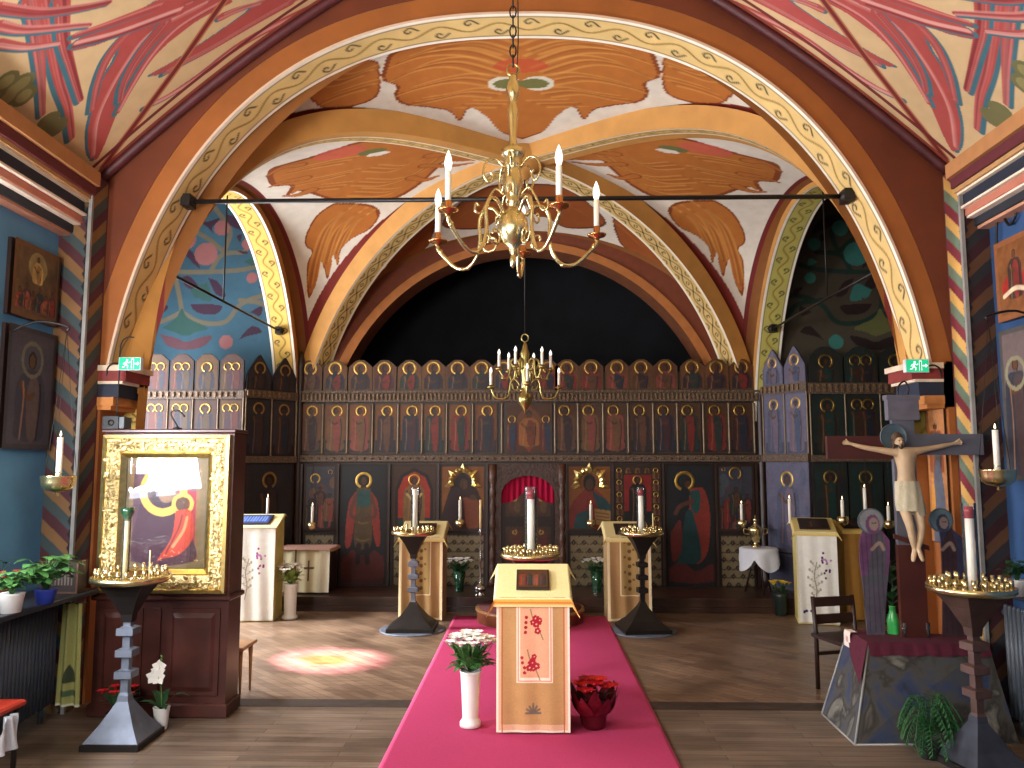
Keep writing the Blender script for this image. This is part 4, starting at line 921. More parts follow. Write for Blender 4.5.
# ================================================================ TIE RODS
def rod(label, a, b, r, ends, hang=None, grp=None):
    c = [(a[i] + b[i]) / 2 for i in range(3)]
    t = thing('tie_rod', label, 'iron rod', c, 0, grp)
    MB().tube([a, b], r, 10).build('bar', IRON, t, world=True)
    for e in ends:
        mb = MB(); mb.ball(e, (.06, .06, .05), 8, 6); mb.box(e[0] - .035, e[0] + .035, e[1] - .06, e[1] + .06, e[2] - .045, e[2] + .045); mb.build('anchor_block', IRON, t, world=True)
    if hang: MB().tube(hang, .009, 6).build('hanger', IRON, t, world=True)
zr_ = P(520, 199, 5.66)[2]
xa = AA * (1 - ((zr_ - AZ) / AB) ** 2.4) ** (1 / 2.4)
rod('long black iron tie rod spanning the great arch behind the large chandelier', (XCA - xa, 5.66, zr_), (XCA + xa, 5.66, zr_), .018, [(XCA - xa + .04, 5.66, zr_), (XCA + xa - .04, 5.66, zr_)])
zb = 3.26
for sg, lab in ((-1, 'thin iron tie rod crossing the left side arch in front of the blue mural'), (1, 'thin iron tie rod crossing the right side arch in front of the dark mural')):
    x = XC + sg * (A2 + .12); yh = 1.95 * math.sqrt(1 - ((zb - ZS) / 2.62) ** 2)
    rod(lab, (x, 7.78 - yh, zb), (x, 7.78 + yh, zb), .013, [(x, 7.78 + yh - .03, zb)], [(x, 7.6, zb), (x, 7.6, ZS + 2.6)])

# ================================================================ CANDLES, CANDLE STANDS
def candle(name, label, loc, h, r, cat='candle', flame=True, wax=None, red=False, glass=False, cup=False, group=None):
    t = thing(name, label, cat, loc, 0, group)
    if red:
        MB().lathe([(r, 0), (r, h * .86), (r * .8, h * .862)], (0, 0, 0), 14).build('wax', wax or WAX, t); MB().lathe([(r * 1.15, h * .855), (r * 1.2, h * .95), (r, h)], (0, 0, 0), 14).build('red_top', REDGL, t)
    else: MB().lathe([(r, 0), (r, h), (r * .6, h + .002)], (0, 0, 0), 12).build('wax', wax or WAX, t)
    MB().tube([(0, 0, h), (.001, 0, h + .014)], .0015, 5).build('wick', BLACKP, t)
    if flame: MB().lathe([(.001, .008), (.005, .014), (.0055, .02), (.003, .032), (.0005, .042)], (0, 0, h), 8).build('flame', FLAME, t)
    if glass:
        mb = MB(); mb.lathe([(r * 1.75, .0), (r * 1.75, h * 1.04)], (0, 0, 0), 16); mb.f = mb.f[:-2]; mb.sm = mb.sm[:-2]; mb.mi = mb.mi[:-2]; mb.build('glass_sleeve', GLASS, t)
    if cup:
        MB().lathe([(r, h - .01), (r * 1.3, h), (r * 2.2, h + .02), (r * 3.0, h + .045), (r * 3.1, h + .07), (r * 2.6, h + .07), (r * 1.6, h + .03)], (0, 0, 0), 14).build('lamp_cup', GLASSG, t)
    return t
ZTR = .945
def stand(label, loc, rz, rot_base, mats, tray_r=.225, plate=False, ncup=44, zt=ZTR, fs=.68, z00=0.):
    """floor candelabrum: concave pyramid foot, square stem with three knops, inverted pyramid, brass tray with cups"""
    t = thing('candle_stand', label, 'candle stand', (loc[0], loc[1], z00), rz, 'floor candle stands')
    s2 = math.sqrt(2); A = rot_base; k = zt / .945; z0 = .012 if plate else 0
    MB().lathe([(.25 * s2 * fs, z0), (.25 * s2 * fs, z0 + .035), (.235 * s2 * fs, z0 + .04)], (0, 0, 0), 4, smooth=False, rot=A).build('foot_slab', mats[1], t)
    MB().lathe([(.235 * s2 * fs, z0 + .04), (.155 * s2 * fs, .115), (.095 * s2 * fs, .185), (.05 * s2 * fs, .24), (.03 * s2, .275)], (0, 0, 0), 4, smooth=False, rot=A).build('pyramid_foot', mats[0], t)
    if plate: MB().lathe([(.33, 0), (.33, .008), (.31, .012)], (0, 0, 0), 36).build('floor_plate', IRONB, t)
    MB().lathe([(.03 * s2, .27), (.022 * s2, .29), (.022 * s2, .70 * k)], (0, 0, 0), 4, smooth=False, rot=A).build('stem', mats[2], t)
    for z in (.375, .50, .625): MB().lathe([(.025 * s2, z * k - .01), (.05 * s2, z * k), (.05 * s2, z * k + .04), (.025 * s2, z * k + .05)], (0, 0, 0), 4, smooth=False, rot=A).build('knop', mats[2], t)
    mb = MB(); mb.lathe([(.03 * s2, zt - .245), (.035 * s2, zt - .2), (.085 * s2, zt - .09), (.13 * s2, zt - .02), (.13 * s2, zt - .012)], (0, 0, 0), 4, smooth=False, rot=A); mb.build('inverted_pyramid', mats[3] if len(mats) > 3 else mats[1], t)
    MB().lathe([(.02, zt - .014), (tray_r - .02, zt - .014), (tray_r, zt), (tray_r, zt + .028), (tray_r - .006, zt + .028), (tray_r - .01, zt + .004), (.02, zt + .004)], (0, 0, 0), 36).build('tray', BRASS, t)
    cup = MB().lathe([(.013, 0), (.009, .014), (.0085, .034), (.0115, .04), (.0115, .066), (.007, .066)], (0, 0, 0), 8).build('candle_cup', BRASS, t)
    first = True; r_ = np.random.RandomState(3)
    for ring, m in ((tray_r - .028, ncup * 3 // 5), (tray_r - .085, ncup - ncup * 3 // 5)):
        for i in range(m):
            a = 2 * PI * (i + .25 * ring * 40) / m; o = cup if first else cup.copy()
            if not first: COL.objects.link(o); o.parent = t
            first = False; o.location = (ring * math.cos(a), ring * math.sin(a), zt + .003); o.scale = (1, 1, .85 + .35 * r_.rand())
    return t
pl = PZ(123, 742)
stand('iron candle stand with blue-grey pyramid foot and brass tray before the framed icon at left', pl, 0, math.radians(46), (IRONB, IRON, IRONB))
pr = (P(977, 700, 4.5)[0], 4.5)
stand('rusty brown candle stand with brass tray before the crucifix at right', pr, 0, math.radians(57), (mat('slate_iron', '#474a55', .5, .6, var=.25), IRON, RUST, mat('brown_iron', '#4a342c', .6, .4, var=.3)))
prl = PZ(414, 628); prr = PZ(641, 628)
stand('black candle stand on a round plate, left of the red carpet before a gold lectern', (prl[0], 7.95), 0, PI / 4, (IRON, IRON, IRONB), plate=True, ncup=36, fs=.92)
stand('black candle stand on a round plate, right of the red carpet before a gold lectern', (prr[0], 7.95), 0, PI / 4 + .12, (IRON, IRON, IRON), plate=True, ncup=36, fs=.92)
pc = P(531, 555, 6.05)
stand('candle stand on the red carpet hidden behind the central lectern, only its brass tray showing', (pc[0], 6.05), 0, PI / 4, (IRON, IRON, IRON), tray_r=.23, z00=.013, zt=ZTR - .013)
ZB_ = ZTR + .004
candle('tall_candle', 'tall cream candle in glass topped by a green lamp on the left stand', (P(125, 570, pl[1])[0], pl[1], ZB_), .36, .013, wax=WAXC, glass=True, flame=False, cup=True)
candle('tall_candle', 'tall white candle with a red top in a glass sleeve on the right candle stand', (P(972, 570, 4.5)[0], 4.5, ZB_), .46, .022, red=True, glass=True, flame=False)
candle('tall_candle', 'thick white red-topped candle in glass behind the central lectern', (pc[0], 6.05, ZB_), .50, .027, red=True, glass=True, flame=False)
candle('tall_candle', 'tall white candle on the brass tray left of the carpet', (prl[0] + .01, 7.95, ZB_), .44, .024, glass=True, flame=False)
candle('tall_candle', 'tall white candle with red tip on the brass tray right of the carpet', (prr[0], 7.95, ZB_), .44, .026, red=True, glass=True, flame=False)
candle('thin_taper', 'thin yellow taper burning at the right edge of the left candle stand tray', (pl[0] + .15, pl[1] - .08, ZB_), .18, .004, wax=WAXC, flame=False)
candle('thin_taper', 'thin yellow taper standing on the tray right of the carpet', (prr[0] + .11, 7.9, ZB_), .20, .005, wax=WAXC, flame=False)
# hanging lamps before the icons
def hang_lamp(label, clabel, px, pyc, pyt, Y, s=1.3, ztop=None, flame=True):
    c = P(px, pyc, Y); t = thing('hanging_lamp', label, 'hanging lamp', c)
    MB().lathe([(.002, -.035 * s), (.012 * s, -.025 * s), (.03 * s, -.02 * s), (.045 * s, .0), (.048 * s, .045 * s), (.044 * s, .045 * s), (.04 * s, .004), (.012 * s, .002), (.012 * s, .05 * s), (.016 * s, .052 * s)], (0, 0, 0), 18).build('brass_bowl', BRASS, t)
    zt_ = ztop - c[2]
    for k in range(3):
        a = 2 * PI * k / 3 + .5; MB().tube([(.047 * s * math.cos(a), .047 * s * math.sin(a), .04 * s), (.02 * math.cos(a) * s, .02 * s * math.sin(a), zt_ * .7), (0, 0, zt_)], .0016, 4).build('chain', IRON, t)
    ct = P(px, pyt, Y)[2] - c[2]; candle('candle', clabel, (c[0], c[1], c[2] + .01 * s), ct - .01 * s, .0135 * s, flame=flame)
    return t
zk = .165 + zI(462) - .02
hang_lamp('small brass hanging lamp before the leftmost lower icon of the screen', 'white candle in the hanging lamp before the leftmost lower icon of the screen', 312, 527, 506, 9.45, ztop=zk + .0)
hang_lamp('small brass hanging lamp before the crowned Mother icon left of the royal doors', 'white candle in the lamp before the crowned Mother icon', 460, 525, 500, 9.45, ztop=zk)
hang_lamp('small brass hanging lamp before the crowned icon right of the royal doors', 'white candle in the lamp before the crowned icon right of the royal doors', 591, 525, 504, 9.45, ztop=zk)
hang_lamp('small brass hanging lamp above the samovar table', 'white candle in the lamp above the samovar table', 742, 525, 504, 9.4, ztop=zk)
hang_lamp('small brass lamp hanging left of the crucifix above the gold-clad lectern', 'white candle in the lamp above the gold-clad lectern', 843, 522, 500, 8.38, ztop=2.0)
hang_lamp('small brass lamp hanging just above the panel of the standing woman', 'white red-tipped candle just above the halo of the standing woman panel', 866, 524, 488, 8.38, ztop=2.0)
hang_lamp('small brass lamp hanging between the woman panel and the crucified figure', 'white candle between the woman panel and the crucified figure', 889, 526, 506, 8.38, ztop=2.0)
def wall_lamp(label, clabel, px, pyc, Y, xw, tilt=0.):
    c = P(px, pyc, Y); t = thing('hanging_bowl_lamp', label, 'hanging lamp', c); s = 1
    MB().lathe([(.003, -.075), (.012, -.07), (.006, -.055), (.02, -.05), (.06, -.04), (.088, -.02), (.096, .01), (.1, .045), (.103, .05), (.097, .05), (.09, .0), (.05, -.02), (.012, -.02), (.012, .06), (.018, .07), (.014, .08)], (0, 0, 0), 28).build('brass_bowl', BRASS, t)
    zt_ = .95
    for k in range(3):
        a = 2 * PI * k / 3 + .3; MB().tube([(.1 * math.cos(a), .1 * math.sin(a), .05), (.05 * math.cos(a), .05 * math.sin(a), zt_ * .5), (0, 0, zt_)], .0018, 4).build('chain', IRON, t)
    MB().tube(catmull([(0, 0, zt_), (.0, 0, zt_ + .03), ((xw - c[0]) * .5, 0, zt_ + .06), (xw - c[0], 0, zt_ - .02)], 4), .008, 6).build('wall_bracket', IRON, t)
    candle('candle', clabel, (c[0], c[1], c[2] + .05), .235, .017)
wall_lamp('brass bowl lamp hanging before the left pilaster beside the wall icons', 'white candle leaning in the brass bowl by the left pilaster', 58, 484, 4.75, wl(4.75))
wall_lamp('brass bowl lamp hanging by the right wall above the candle tray', 'lit white candle in the brass bowl by the right wall', 998, 478, 4.75, wr(4.75))
# small red oil lamp behind the cross
c = P(922, 470, 6.6); t = thing('red_oil_lamp', 'small red glass oil lamp hanging in the shade right of the crucified figure', 'oil lamp', c)
MB().lathe([(.004, -.06), (.02, -.045), (.04, -.01), (.044, .03), (.04, .03), (.03, -.005)], (0, 0, 0), 16).build('glass_bowl', REDGL, t)
for k in range(3):
    a = 2 * PI * k / 3; MB().tube([(.043 * math.cos(a), .043 * math.sin(a), .03), (0, 0, .85)], .003, 4).build('chain', BRASSD, t)
MB().tube([(0, 0, .85), (.0, 0, 1.0), (.15, -.2, 1.05), (.2, -.72, .95)], .008, 6).build('wall_bracket', IRON, t)
# processional candlestick on the left of the step
b = P(479, 600, 8.75)
t = thing('candlestick', 'tall slim silver candlestick standing beside the round step', 'candlestick', (P(480, 560, 8.95)[0], 9.0, .165))
zz = lambda py: P(480, py, 9.0)[2] - .165
MB().lathe([(.07, 0), (.07, .01), (.05, .03), (.065, .06), (.07, .085), (.05, .11), (.02, .125), (.012, .15), (.012, zz(562)), (.022, zz(560)), (.01, zz(556)), (.01, zz(535)), (.02, zz(532)), (.012, zz(530)), (.014, zz(528))], (0, 0, 0), 16).build('shaft', CHROME, t)
candle('candle', 'slim cream candle on the tall silver candlestick', (t.location.x, 9.0, .165 + zz(528)), zz(500) - zz(528), .013, wax=WAXC, flame=False)
# ================================================================ LECTERNS
def flower_sprig(cv, c, s, col, stem='#7a6a3a', seed=0):
    r = np.random.RandomState(seed)
    cv.stroke([(c[0] + .5 * s, c[1] - 1.1 * s), (c[0] + .2 * s, c[1] - .4 * s), (c[0] - .2 * s, c[1] + .3 * s), (c[0] - .4 * s, c[1] + 1.0 * s)], s * .07, stem)
    for i in range(9):
        a = r.rand() * 6.28; d = r.rand() * .6 * s; p = (c[0] + d * math.cos(a), c[1] + d * math.sin(a)); rr = s * (.14 + .12 * r.rand())
        for k in range(5): cv.disc((p[0] + rr * .7 * math.cos(k * 1.26 + a), p[1] + rr * .7 * math.sin(k * 1.26 + a)), rr * .55, col)
        cv.disc(p, rr * .3, '#e8b0a0')
    for i in range(4): cv.disc((c[0] - s * .8 + r.rand() * .2 * s, c[1] - s * .6 + i * s * .35), s * .12, col)
def lectern(label, loc, rz, w, d, hf, hb, style, over=.085, topcol='#e6dfae', drop=None):
    t = thing('lectern', label, 'lectern', (loc[0], loc[1], .013 if style == 'center' else 0), rz, 'draped lecterns'); hw = w / 2
    side = {'center': '#b98a52', 'gold': '#a88a5c', 'white': '#cdbd72', 'goldw': '#c49b55'}[style]
    mt = mat('lectern_side_' + style, side, .85, var=.1)
    MB().hexa([(-hw, 0, 0), (hw, 0, 0), (hw, d, 0), (-hw, d, 0), (-hw, 0, hf), (hw, 0, hf), (hw, d, hb), (-hw, d, hb)]).build('stand_body', mt, t)
    # front cloth
    U, V = uv(120, 240, 0, w, 0, hf); base = {'center': '#bd9160', 'gold': '#ad875a', 'white': '#e9e6dc', 'goldw': '#bb8a46'}[style]
    cv = Cv(U, V, base); cv.mottle(.04, 20, 2)
    if style == 'center':
        cv.m((cv.U < .028) | (cv.U > w - .028) | (cv.V < .045), '#dcae8c'); cv.m((cv.U < .012) | (cv.U > w - .012) | (cv.V < .012), '#f0dcc8'); cv.m(((cv.U > .034) & (cv.U < .04)) | ((cv.U < w - .034) & (cv.U > w - .04)), '#b5654a')
        a, b, c_ = w * .27, w * .77, hf * .36
        cv.rect(a, b, c_, hf, '#f0d8c0'); cv.rect(a + .008, b - .008, c_ + .008, hf, '#d98f72'); cv.rect(a + .016, b - .016, c_ + .016, hf, '#f1dcc6'); cv.rect(a + .024, b - .024, c_ + .03, hf, '#e2a784')
        flower_sprig(cv, ((a + b) / 2 + .01, hf * .80), .085, '#a81f2c', seed=2); flower_sprig(cv, ((a + b) / 2 - .01, hf * .50), .085, '#b02634', seed=5)
        cv.stroke([(a + .05, hf * .97), (a + .10, hf * .93), (a + .15, hf * .96)], .01, '#9a6a4a')
        for k in range(7): cv.stroke([(w * .5, hf * .14), (w * .5 + .045 * math.cos(k * PI / 6), hf * .14 + .045 * math.sin(k * PI / 6))], .012, '#75665a', curve=0)
        cv.stroke([(w * .5, hf * .14), (w * .5, hf * .21)], .01, '#75665a', curve=0)
    elif style == 'gold':
        cv.m((cv.U < .03) | (cv.U > w - .03) | (cv.V < .025), '#e8d3a8'); cv.m((np.abs(cv.U - w * .30) < .006) & (cv.V > hf * .3) | (np.abs(cv.U - w * .72) < .006) & (cv.V > hf * .3) | (np.abs(cv.V - hf * .3) < .006) & (cv.U > w * .3) & (cv.U < w * .72), '#e8d3a8')
        cv.rect(w * .32, w * .70, hf * .31, hf, '#a98a56')
        for i in range(7): cv.disc((w * .51, hf * (.38 + .09 * i)), .02, '#6d5030'); cv.disc((w * (.4 + .2 * (i % 2)), hf * (.4 + .09 * i)), .014, '#7a5c36')
    elif style == 'goldw':
        cv.rect(w * .62, w, 0, hf, '#d9c8a0'); cv.m(np.abs(cv.U - w * .6) < .01, '#efe0c0')
        for i in range(5): flower_sprig(cv, (w * .8, hf * (.15 + .2 * i)), .05, '#9c3a2c', seed=i)
    else:
        cv.m((cv.U < .02) | (cv.V < .012), '#d8cfae')
        q = (w * .45, hf * .45)
        cv.stroke([(q[0] - .01, q[1] - .22), (q[0] + .01, q[1] - .08), (q[0] - .01, q[1] + .06), (q[0] + .02, q[1] + .2)], .009, '#a39c86')
        for k in range(9):
            yy = q[1] - .16 + k * .04; sg = 1 if k % 2 else -1; L_ = .07 - abs(k - 4) * .008
            cv.stroke([(q[0], yy), (q[0] + sg * L_ * .6, yy + .02), (q[0] + sg * L_, yy + .045)], .006, '#a8a08a'); cv.disc((q[0] + sg * L_, yy + .045), .012, '#8f8a70', .7, ry=.016); cv.disc((q[0] + sg * L_ * .5, yy + .03), .009, '#a59c80', .8)
        r = np.random.RandomState(4); pc_ = '#9a3a7e' if loc[0] < 0 else '#4b2f5e'
        for i in range(18): cv.disc((w * .70 + r.randn() * .025, hf * .66 + r.randn() * .065), .011, pc_ if i % 3 else '#b884b4', ry=.012)
        for i in range(5): cv.disc((w * .22 + r.randn() * .02, hf * .12 + r.randn() * .015), .013, pc_)
    fold = {'center': .004, 'gold': .012, 'white': .006, 'goldw': .01}[style]
    Y = -.012 - fold * (1 + np.sin(U / w * 2 * PI * 3 + V * 2)) * (.3 + .7 * (1 - V / hf)) - .01 * (1 - V / hf)
    grid('front_cloth', U - hw, Y, V + .012, cv.C, FABRIC, t)
    # draped cover on the slope, corners hanging
    e = over if drop is None else drop; n = 60
    U, V = uv(n, n, -hw - e, hw + e, -e, d + e); cu = np.clip(U, -hw - .012, hw + .012); cvv = np.clip(V, -.02, d + .01)
    ex = np.abs(U - cu) + np.abs(V - cvv); slope = (hb - hf) / d
    Z = hf + np.clip(V, 0, d) * slope + .008 - ex * .96
    corner = np.minimum(np.abs(U - cu), np.abs(V - cvv)); fx = np.sign(U) * (ex * .18 + corner * .55); fy = np.sign(V - d / 2) * (ex * .12 + corner * .55)
    c2 = Cv(U, V, topcol); 
    exr = ex.ravel(); rim = (np.abs(c2.U) > hw + e - .015) | (c2.V < -e + .015)
    if style == 'center': c2.m((exr > .008) & (c2.V < 0), '#e9a44c'); c2.m((c2.V < -e + .03) & (c2.V > -e + .02), '#c0703a'); c2.m((c2.V < -e + .012), '#f0c890')
    else: c2.m(rim, '#d8b868')
    grid('draped_cover', cu + fx, cvv + fy, Z, c2.C, FABRIC, t)
    return t, slope
def book_icon(name, label, cat, lect, slope, hf, v, w, h, paint, th=.018, frame=WOODD):
    """small flat icon or book lying on a lectern slope; v = distance of its lower edge up the slope"""
    a = math.atan(slope); l = lect.location
    M = Matrix.Rotation(lect.rotation_euler.z, 4, 'Z'); base = Vector(l) + (M @ Vector((0, v * math.cos(a), hf + v * math.sin(a) + .012)))
    t = thing(name, label, cat, base, lect.rotation_euler.z)
    mb = MB(); mb.M = Matrix.Rotation(a, 4, 'X'); mb.box(-w / 2, w / 2, 0, h, 0, th, bev=.003); mb.build('board', frame, t)
    U, V = uv(60, 46, -w / 2 + .012, w / 2 - .012, .012, h - .012); cv = Cv(U + w / 2, V, '#4a3222'); paint(cv, w, h)
    grid('painted_face', U, V * math.cos(a) - (th + .001) * math.sin(a), V * math.sin(a) + (th + .001) * math.cos(a), cv.C, ICON, t); return t
def p_small(cv, w, h): 
    cv.rect(0, w, 0, h, '#5a3a22')
    for k in range(4): saint(cv, w * (.2 + .2 * k), h * .15, h * .65, ROBES[k], ROBES[k + 2], 0, r=w * .05)
def p_dark(cv, w, h): cv.rect(0, w, 0, h, '#2a221e'); saint(cv, w / 2, h * .1, h * .75, '#4a2a22', '#33302e', 0, r=w * .08)
def p_blue(cv, w, h):
    cv.rect(0, w, 0, h, '#24346a')
    for k in range(9): cv.rect(w * (.1 + .09 * k), w * (.15 + .09 * k), h * .2, h * .8, '#6f86c0')
lc, sl = lectern('central lectern draped in tan cloth with red flower embroidery, standing on the red carpet', (0.01, 4.95), 0, .45, .36, .80, .96, 'center', over=.10, topcol='#eee3a6', drop=.075)
book_icon('icon', 'small dark icon lying on the yellow cover of the central lectern', 'icon', lc, sl, .80, .07, .21, .22, p_small)
for nm, px, Y, g in (('left', 421, 8.4, 'a'), ('right', 629, 8.4, 'b')):
    x = P(px, 570, Y)[0]; l, s_ = lectern('gold-clad lectern behind the black candle stand on the %s of the carpet' % nm, (x, Y), 0, .46, .4, .86, 1.0, 'gold', over=.07, topcol='#d6c48e')
    book_icon('icon', 'small flat icon on the gold-clad lectern %s of the carpet' % nm, 'icon', l, s_, .86, .06, .26, .26, p_dark)
xl = P(264, 570, 8.25)[0]
l, s_ = lectern('white-fronted lectern with a flowering cross, standing just beyond the framed icon case', (xl - .17, 8.3), math.radians(6), .52, .42, .97, 1.08, 'white', over=.03, topcol='#d9cf9a')
book_icon('service_book', 'blue service book lying on the white lectern at left', 'book', l, s_, .97, .06, .34, .28, p_blue)
t = candle('candle', 'white candle standing on the left white lectern', (xl - .10, 8.60, 1.09), .18, .014)
xr_ = P(817, 570, 8.3)[0]
l, s_ = lectern('white-fronted lectern with yellow sides on the right, beside the crucifix', (xr_, 8.3), math.radians(-14), .40, .42, .93, 1.05, 'white', over=.06, topcol='#dac57e')
book_icon('icon', 'dark icon lying on the white lectern at right', 'icon', l, s_, .93, .06, .3, .3, p_dark)
t = candle('candle', 'white candle behind the white lectern at right, on its left corner', (P(789, 525, 8.72)[0], 8.68, 1.0), .26, .016)
candle_base = MB()
x2 = P(851, 570, 8.75)[0]
l, s_ = lectern('gold-clad lectern with a black sloping top between the white lectern and the crucifix', (x2 + .02, 8.54), 0, .34, .3, .93, 1.02, 'goldw', over=.06, topcol='#cfae62')
book_icon('icon', 'black board icon lying on the gold-clad lectern by the crucifix', 'icon', l, s_, .93, .03, .3, .26, p_dark, frame=BLACKP)

# ================================================================ CARPET, STEP, TABLES
U, V = uv(60, 200, -.82, .82, 2.6, 8.62); cv = Cv(U, V, '#b03a62'); cv.mottle(.05, 3, 1); cv.m(np.abs(cv.U) > .805, '#d85c86')
tag(grid('carpet', U - .01, V, np.full_like(U, .012), cv.C, FABRIC, close_back=(0, 0, -.011)), 'long crimson pink carpet runner leading to the royal doors', 'carpet')
cs = PZ(530, 622); t = thing('round_step', 'low round wooden step on the carpet before the royal doors', 'step', (cs[0], 8.42, .013))
mb = MB(); mb.lathe([(.56, 0), (.56, .10), (.575, .105), (.575, .13), (.56, .135)], (0, 0, 0), 48); mb.build('drum', mat('step_wood', '#8a6038', .45, var=.25), t)
MB().lathe([(.54, .135), (.54, .142)], (0, 0, 0), 48).build('top_covering', mat('step_carpet', '#5a2a2a', .9), t)
# left side table with embroidered cloth
ta = P(306, 595, 9.2); t = thing('side_table', 'low table under a pale embroidered cloth left of the deacon door', 'table', (P(304, 570, 9.1)[0], 9.05, .165))
w, d, h = .62, .40, P(304, 549, 9.05)[2] - .165
MB().box(-w / 2 + .03, w / 2 - .03, .03, d, .0, h - .03).build('table_frame', WOODD, t)
U, V = uv(70, 60, -w / 2, w / 2, .02, h); cv = Cv(U + w / 2, V, '#c9bd98')
for cxx in (w * .16, w * .62): cv.rect(cxx - .008, cxx + .008, h * .3, h * .75, '#5a4a3a'); cv.rect(cxx - .06, cxx + .06, h * .55, h * .6, '#5a4a3a')
cv.rect(w * .36, w * .385, 0, h, '#6a5a44'); cv.rect(w * .8, w, 0, h, '#dcd6be')
grid('front_cloth', U, -.01 - .02 * (1 - V / h) - .008 * np.sin(U * 40), V, cv.C, FABRIC, t)
U, V = uv(50, 40, -w / 2 - .05, w / 2 + .05, -.05, d + .03); cu = np.clip(U, -w / 2 - .01, w / 2 + .01); cw = np.clip(V, -.04, d + .03); ex = np.abs(U - cu) + np.abs(V - cw)
cv = Cv(U, V, '#b58c7c'); cv.mottle(.05, 30, 3); grid('top_cloth', cu + np.sign(U) * ex * .25, cw - ex * .1 * (V < .1), h + .006 - ex * .95, cv.C, FABRIC, t)
# samovar table
xs_ = P(759, 560, 9.25)[0]; zt_ = P(759, 548, 9.25)[2]; t = thing('small_table', 'small round-topped table under a white cloth beside the right icon screen', 'table', (xs_, 9.25, .165)); h = zt_ - .165
MB().lathe([(.2, h - .025), (.2, h)], (0, 0, 0), 24).build('table_top', WOODD, t)
for k in range(3):
    a = 2 * PI * k / 3 + .5; MB().tube([(.17 * math.cos(a), .17 * math.sin(a), 0), (.1 * math.cos(a), .1 * math.sin(a), h * .5), (.17 * math.cos(a), .17 * math.sin(a), h - .02)], .012, 6).build('leg', WOODD, t)
n = 72; U, V = uv(n, 16, 0, 2 * PI, 0, 1); q = np.abs(np.cos(2 * U)) ** .7; R = np.where(V < .5, .215 * V / .5, .215 + .035 * (V - .5)); Zc = np.where(V < .5, h + .006, h + .006 - (V - .5) * 2 * (.10 + .16 * q))
cv = Cv(U, V, '#d5d8e2'); grid('white_cloth', R * np.cos(U + .3) * (1 + .06 * np.cos(6 * U) * (V > .6)), R * np.sin(U + .3) * (1 + .06 * np.cos(6 * U) * (V > .6)), Zc, cv.C, FABRIC, t)
sm = thing('samovar', 'small brass samovar standing on the white-clothed table', 'samovar', (xs_ + -.03, 9.25, zt_ + .007))
MB().lathe([(.05, 0), (.055, .012), (.03, .03), (.022, .06), (.04, .085), (.07, .12), (.082, .19), (.085, .22), (.06, .235), (.045, .25), (.02, .265), (.018, .30), (.03, .31), (.01, .33), (.008, .37)], (0, 0, 0), 22).build('body', BRASS, sm)
for sg in (-1, 1): MB().tube(catmull([(sg * .08, 0, .2), (sg * .13, 0, .215), (sg * .13, 0, .16), (sg * .075, 0, .15)], 4), .006, 6).build('handle', BRASSD, sm)
MB().tube([(0, -.06, .10), (0, -.13, .095), (0, -.135, .07)], .008, 6).build('tap', BRASSD, sm)

# ================================================================ PLANTS AND FLOWERS
def flower(mb, c, r, n=7, tilt=(0, 0), m=0):
    for k in range(n):
        a = 2 * PI * k / n; d = Vector((math.cos(a), math.sin(a), .45)).normalized() * r
        mb.leaf(c, (c[0] + d.x + tilt[0] * r, c[1] + d.y + tilt[1] * r, c[2] + d.z), r * .75, bend=.15, m=m, seg=3)
    mb.ball((c[0], c[1], c[2] + r * .15), r * .28, 6, 4, m)
def lerp3(a, b, k): return tuple(a[i] + (b[i] - a[i]) * k for i in range(3))
def bouquet(label, loc, vase_prof, vmat, vlabel, z_mouth, spread, height, nf, fr, petal, leafm, seed, flat=1.0, cat='flower vase', nl=26, stems=True):
    t = thing('flower_vase', label, cat, loc); r = random.Random(seed)
    MB().lathe(vase_prof, (0, 0, 0), 24).build('vase', vmat, t)
    fol = MB()
    for i in range(nl):
        a = r.random() * 6.28; q = spread * (.35 + .65 * r.random()); b = (0.015 * math.cos(a), .015 * math.sin(a), z_mouth + r.random() * height * .35); tip = (q * math.cos(a), q * math.sin(a), z_mouth + height * (.1 + .75 * r.random()))
        fol.leaf(lerp3(b, tip, .35), tip, spread * .3, bend=.18)
        fol.tube([b, ((b[0] + tip[0]) / 2, (b[1] + tip[1]) / 2, (b[2] + tip[2]) / 2 + .02), tip], .002, 4)
    fol.build('foliage', leafm, t)
    for i in range(nf):
        a = i * 2.4 + r.random() * .5; q = spread * math.sqrt((i + .5) / nf) * .88; z = z_mouth + height * (.62 + .38 * math.sqrt(max(0, 1 - (q / spread) ** 2 * flat))) + r.uniform(-.01, .01)
        mb = MB(); p = (q * math.cos(a), q * math.sin(a), z); flower(mb, p, fr * r.uniform(.85, 1.15), 8); mb.tube([(0, 0, z_mouth), (p[0] * .6, p[1] * .6, (z_mouth + p[2]) / 2), p], .002, 4, 1); mb.build('flower', [petal, STEMG], t)
    return t
vw = PZ(473, 727); tallv = [(.045, 0), (.066, .005), (.066, .03), (.05, .05), (.05, .06), (.056, .2), (.064, .325), (.07, .34), (.06, .34), (.036, .06)]
bouquet('tall white vase of white flowers on the carpet left of the central lectern', (vw[0] - .015, 5.06, .013), tallv, WHITEP, '', .33, .17, .22, 22, .05, PETALW, GREEN, 4, nl=110)
vl = (P(290, 600, 8.45)[0], 8.46, 0)
bouquet('white vase of white flowers on the floor beside the left white lectern', vl, [(.07, 0), (.085, .01), (.085, .03), (.062, .05), (.066, .2), (.072, .36), (.076, .37), (.07, .37)], WHITEP, '', .36, .17, .2, 8, .06, PETALW, GREENL, 9, nl=46)
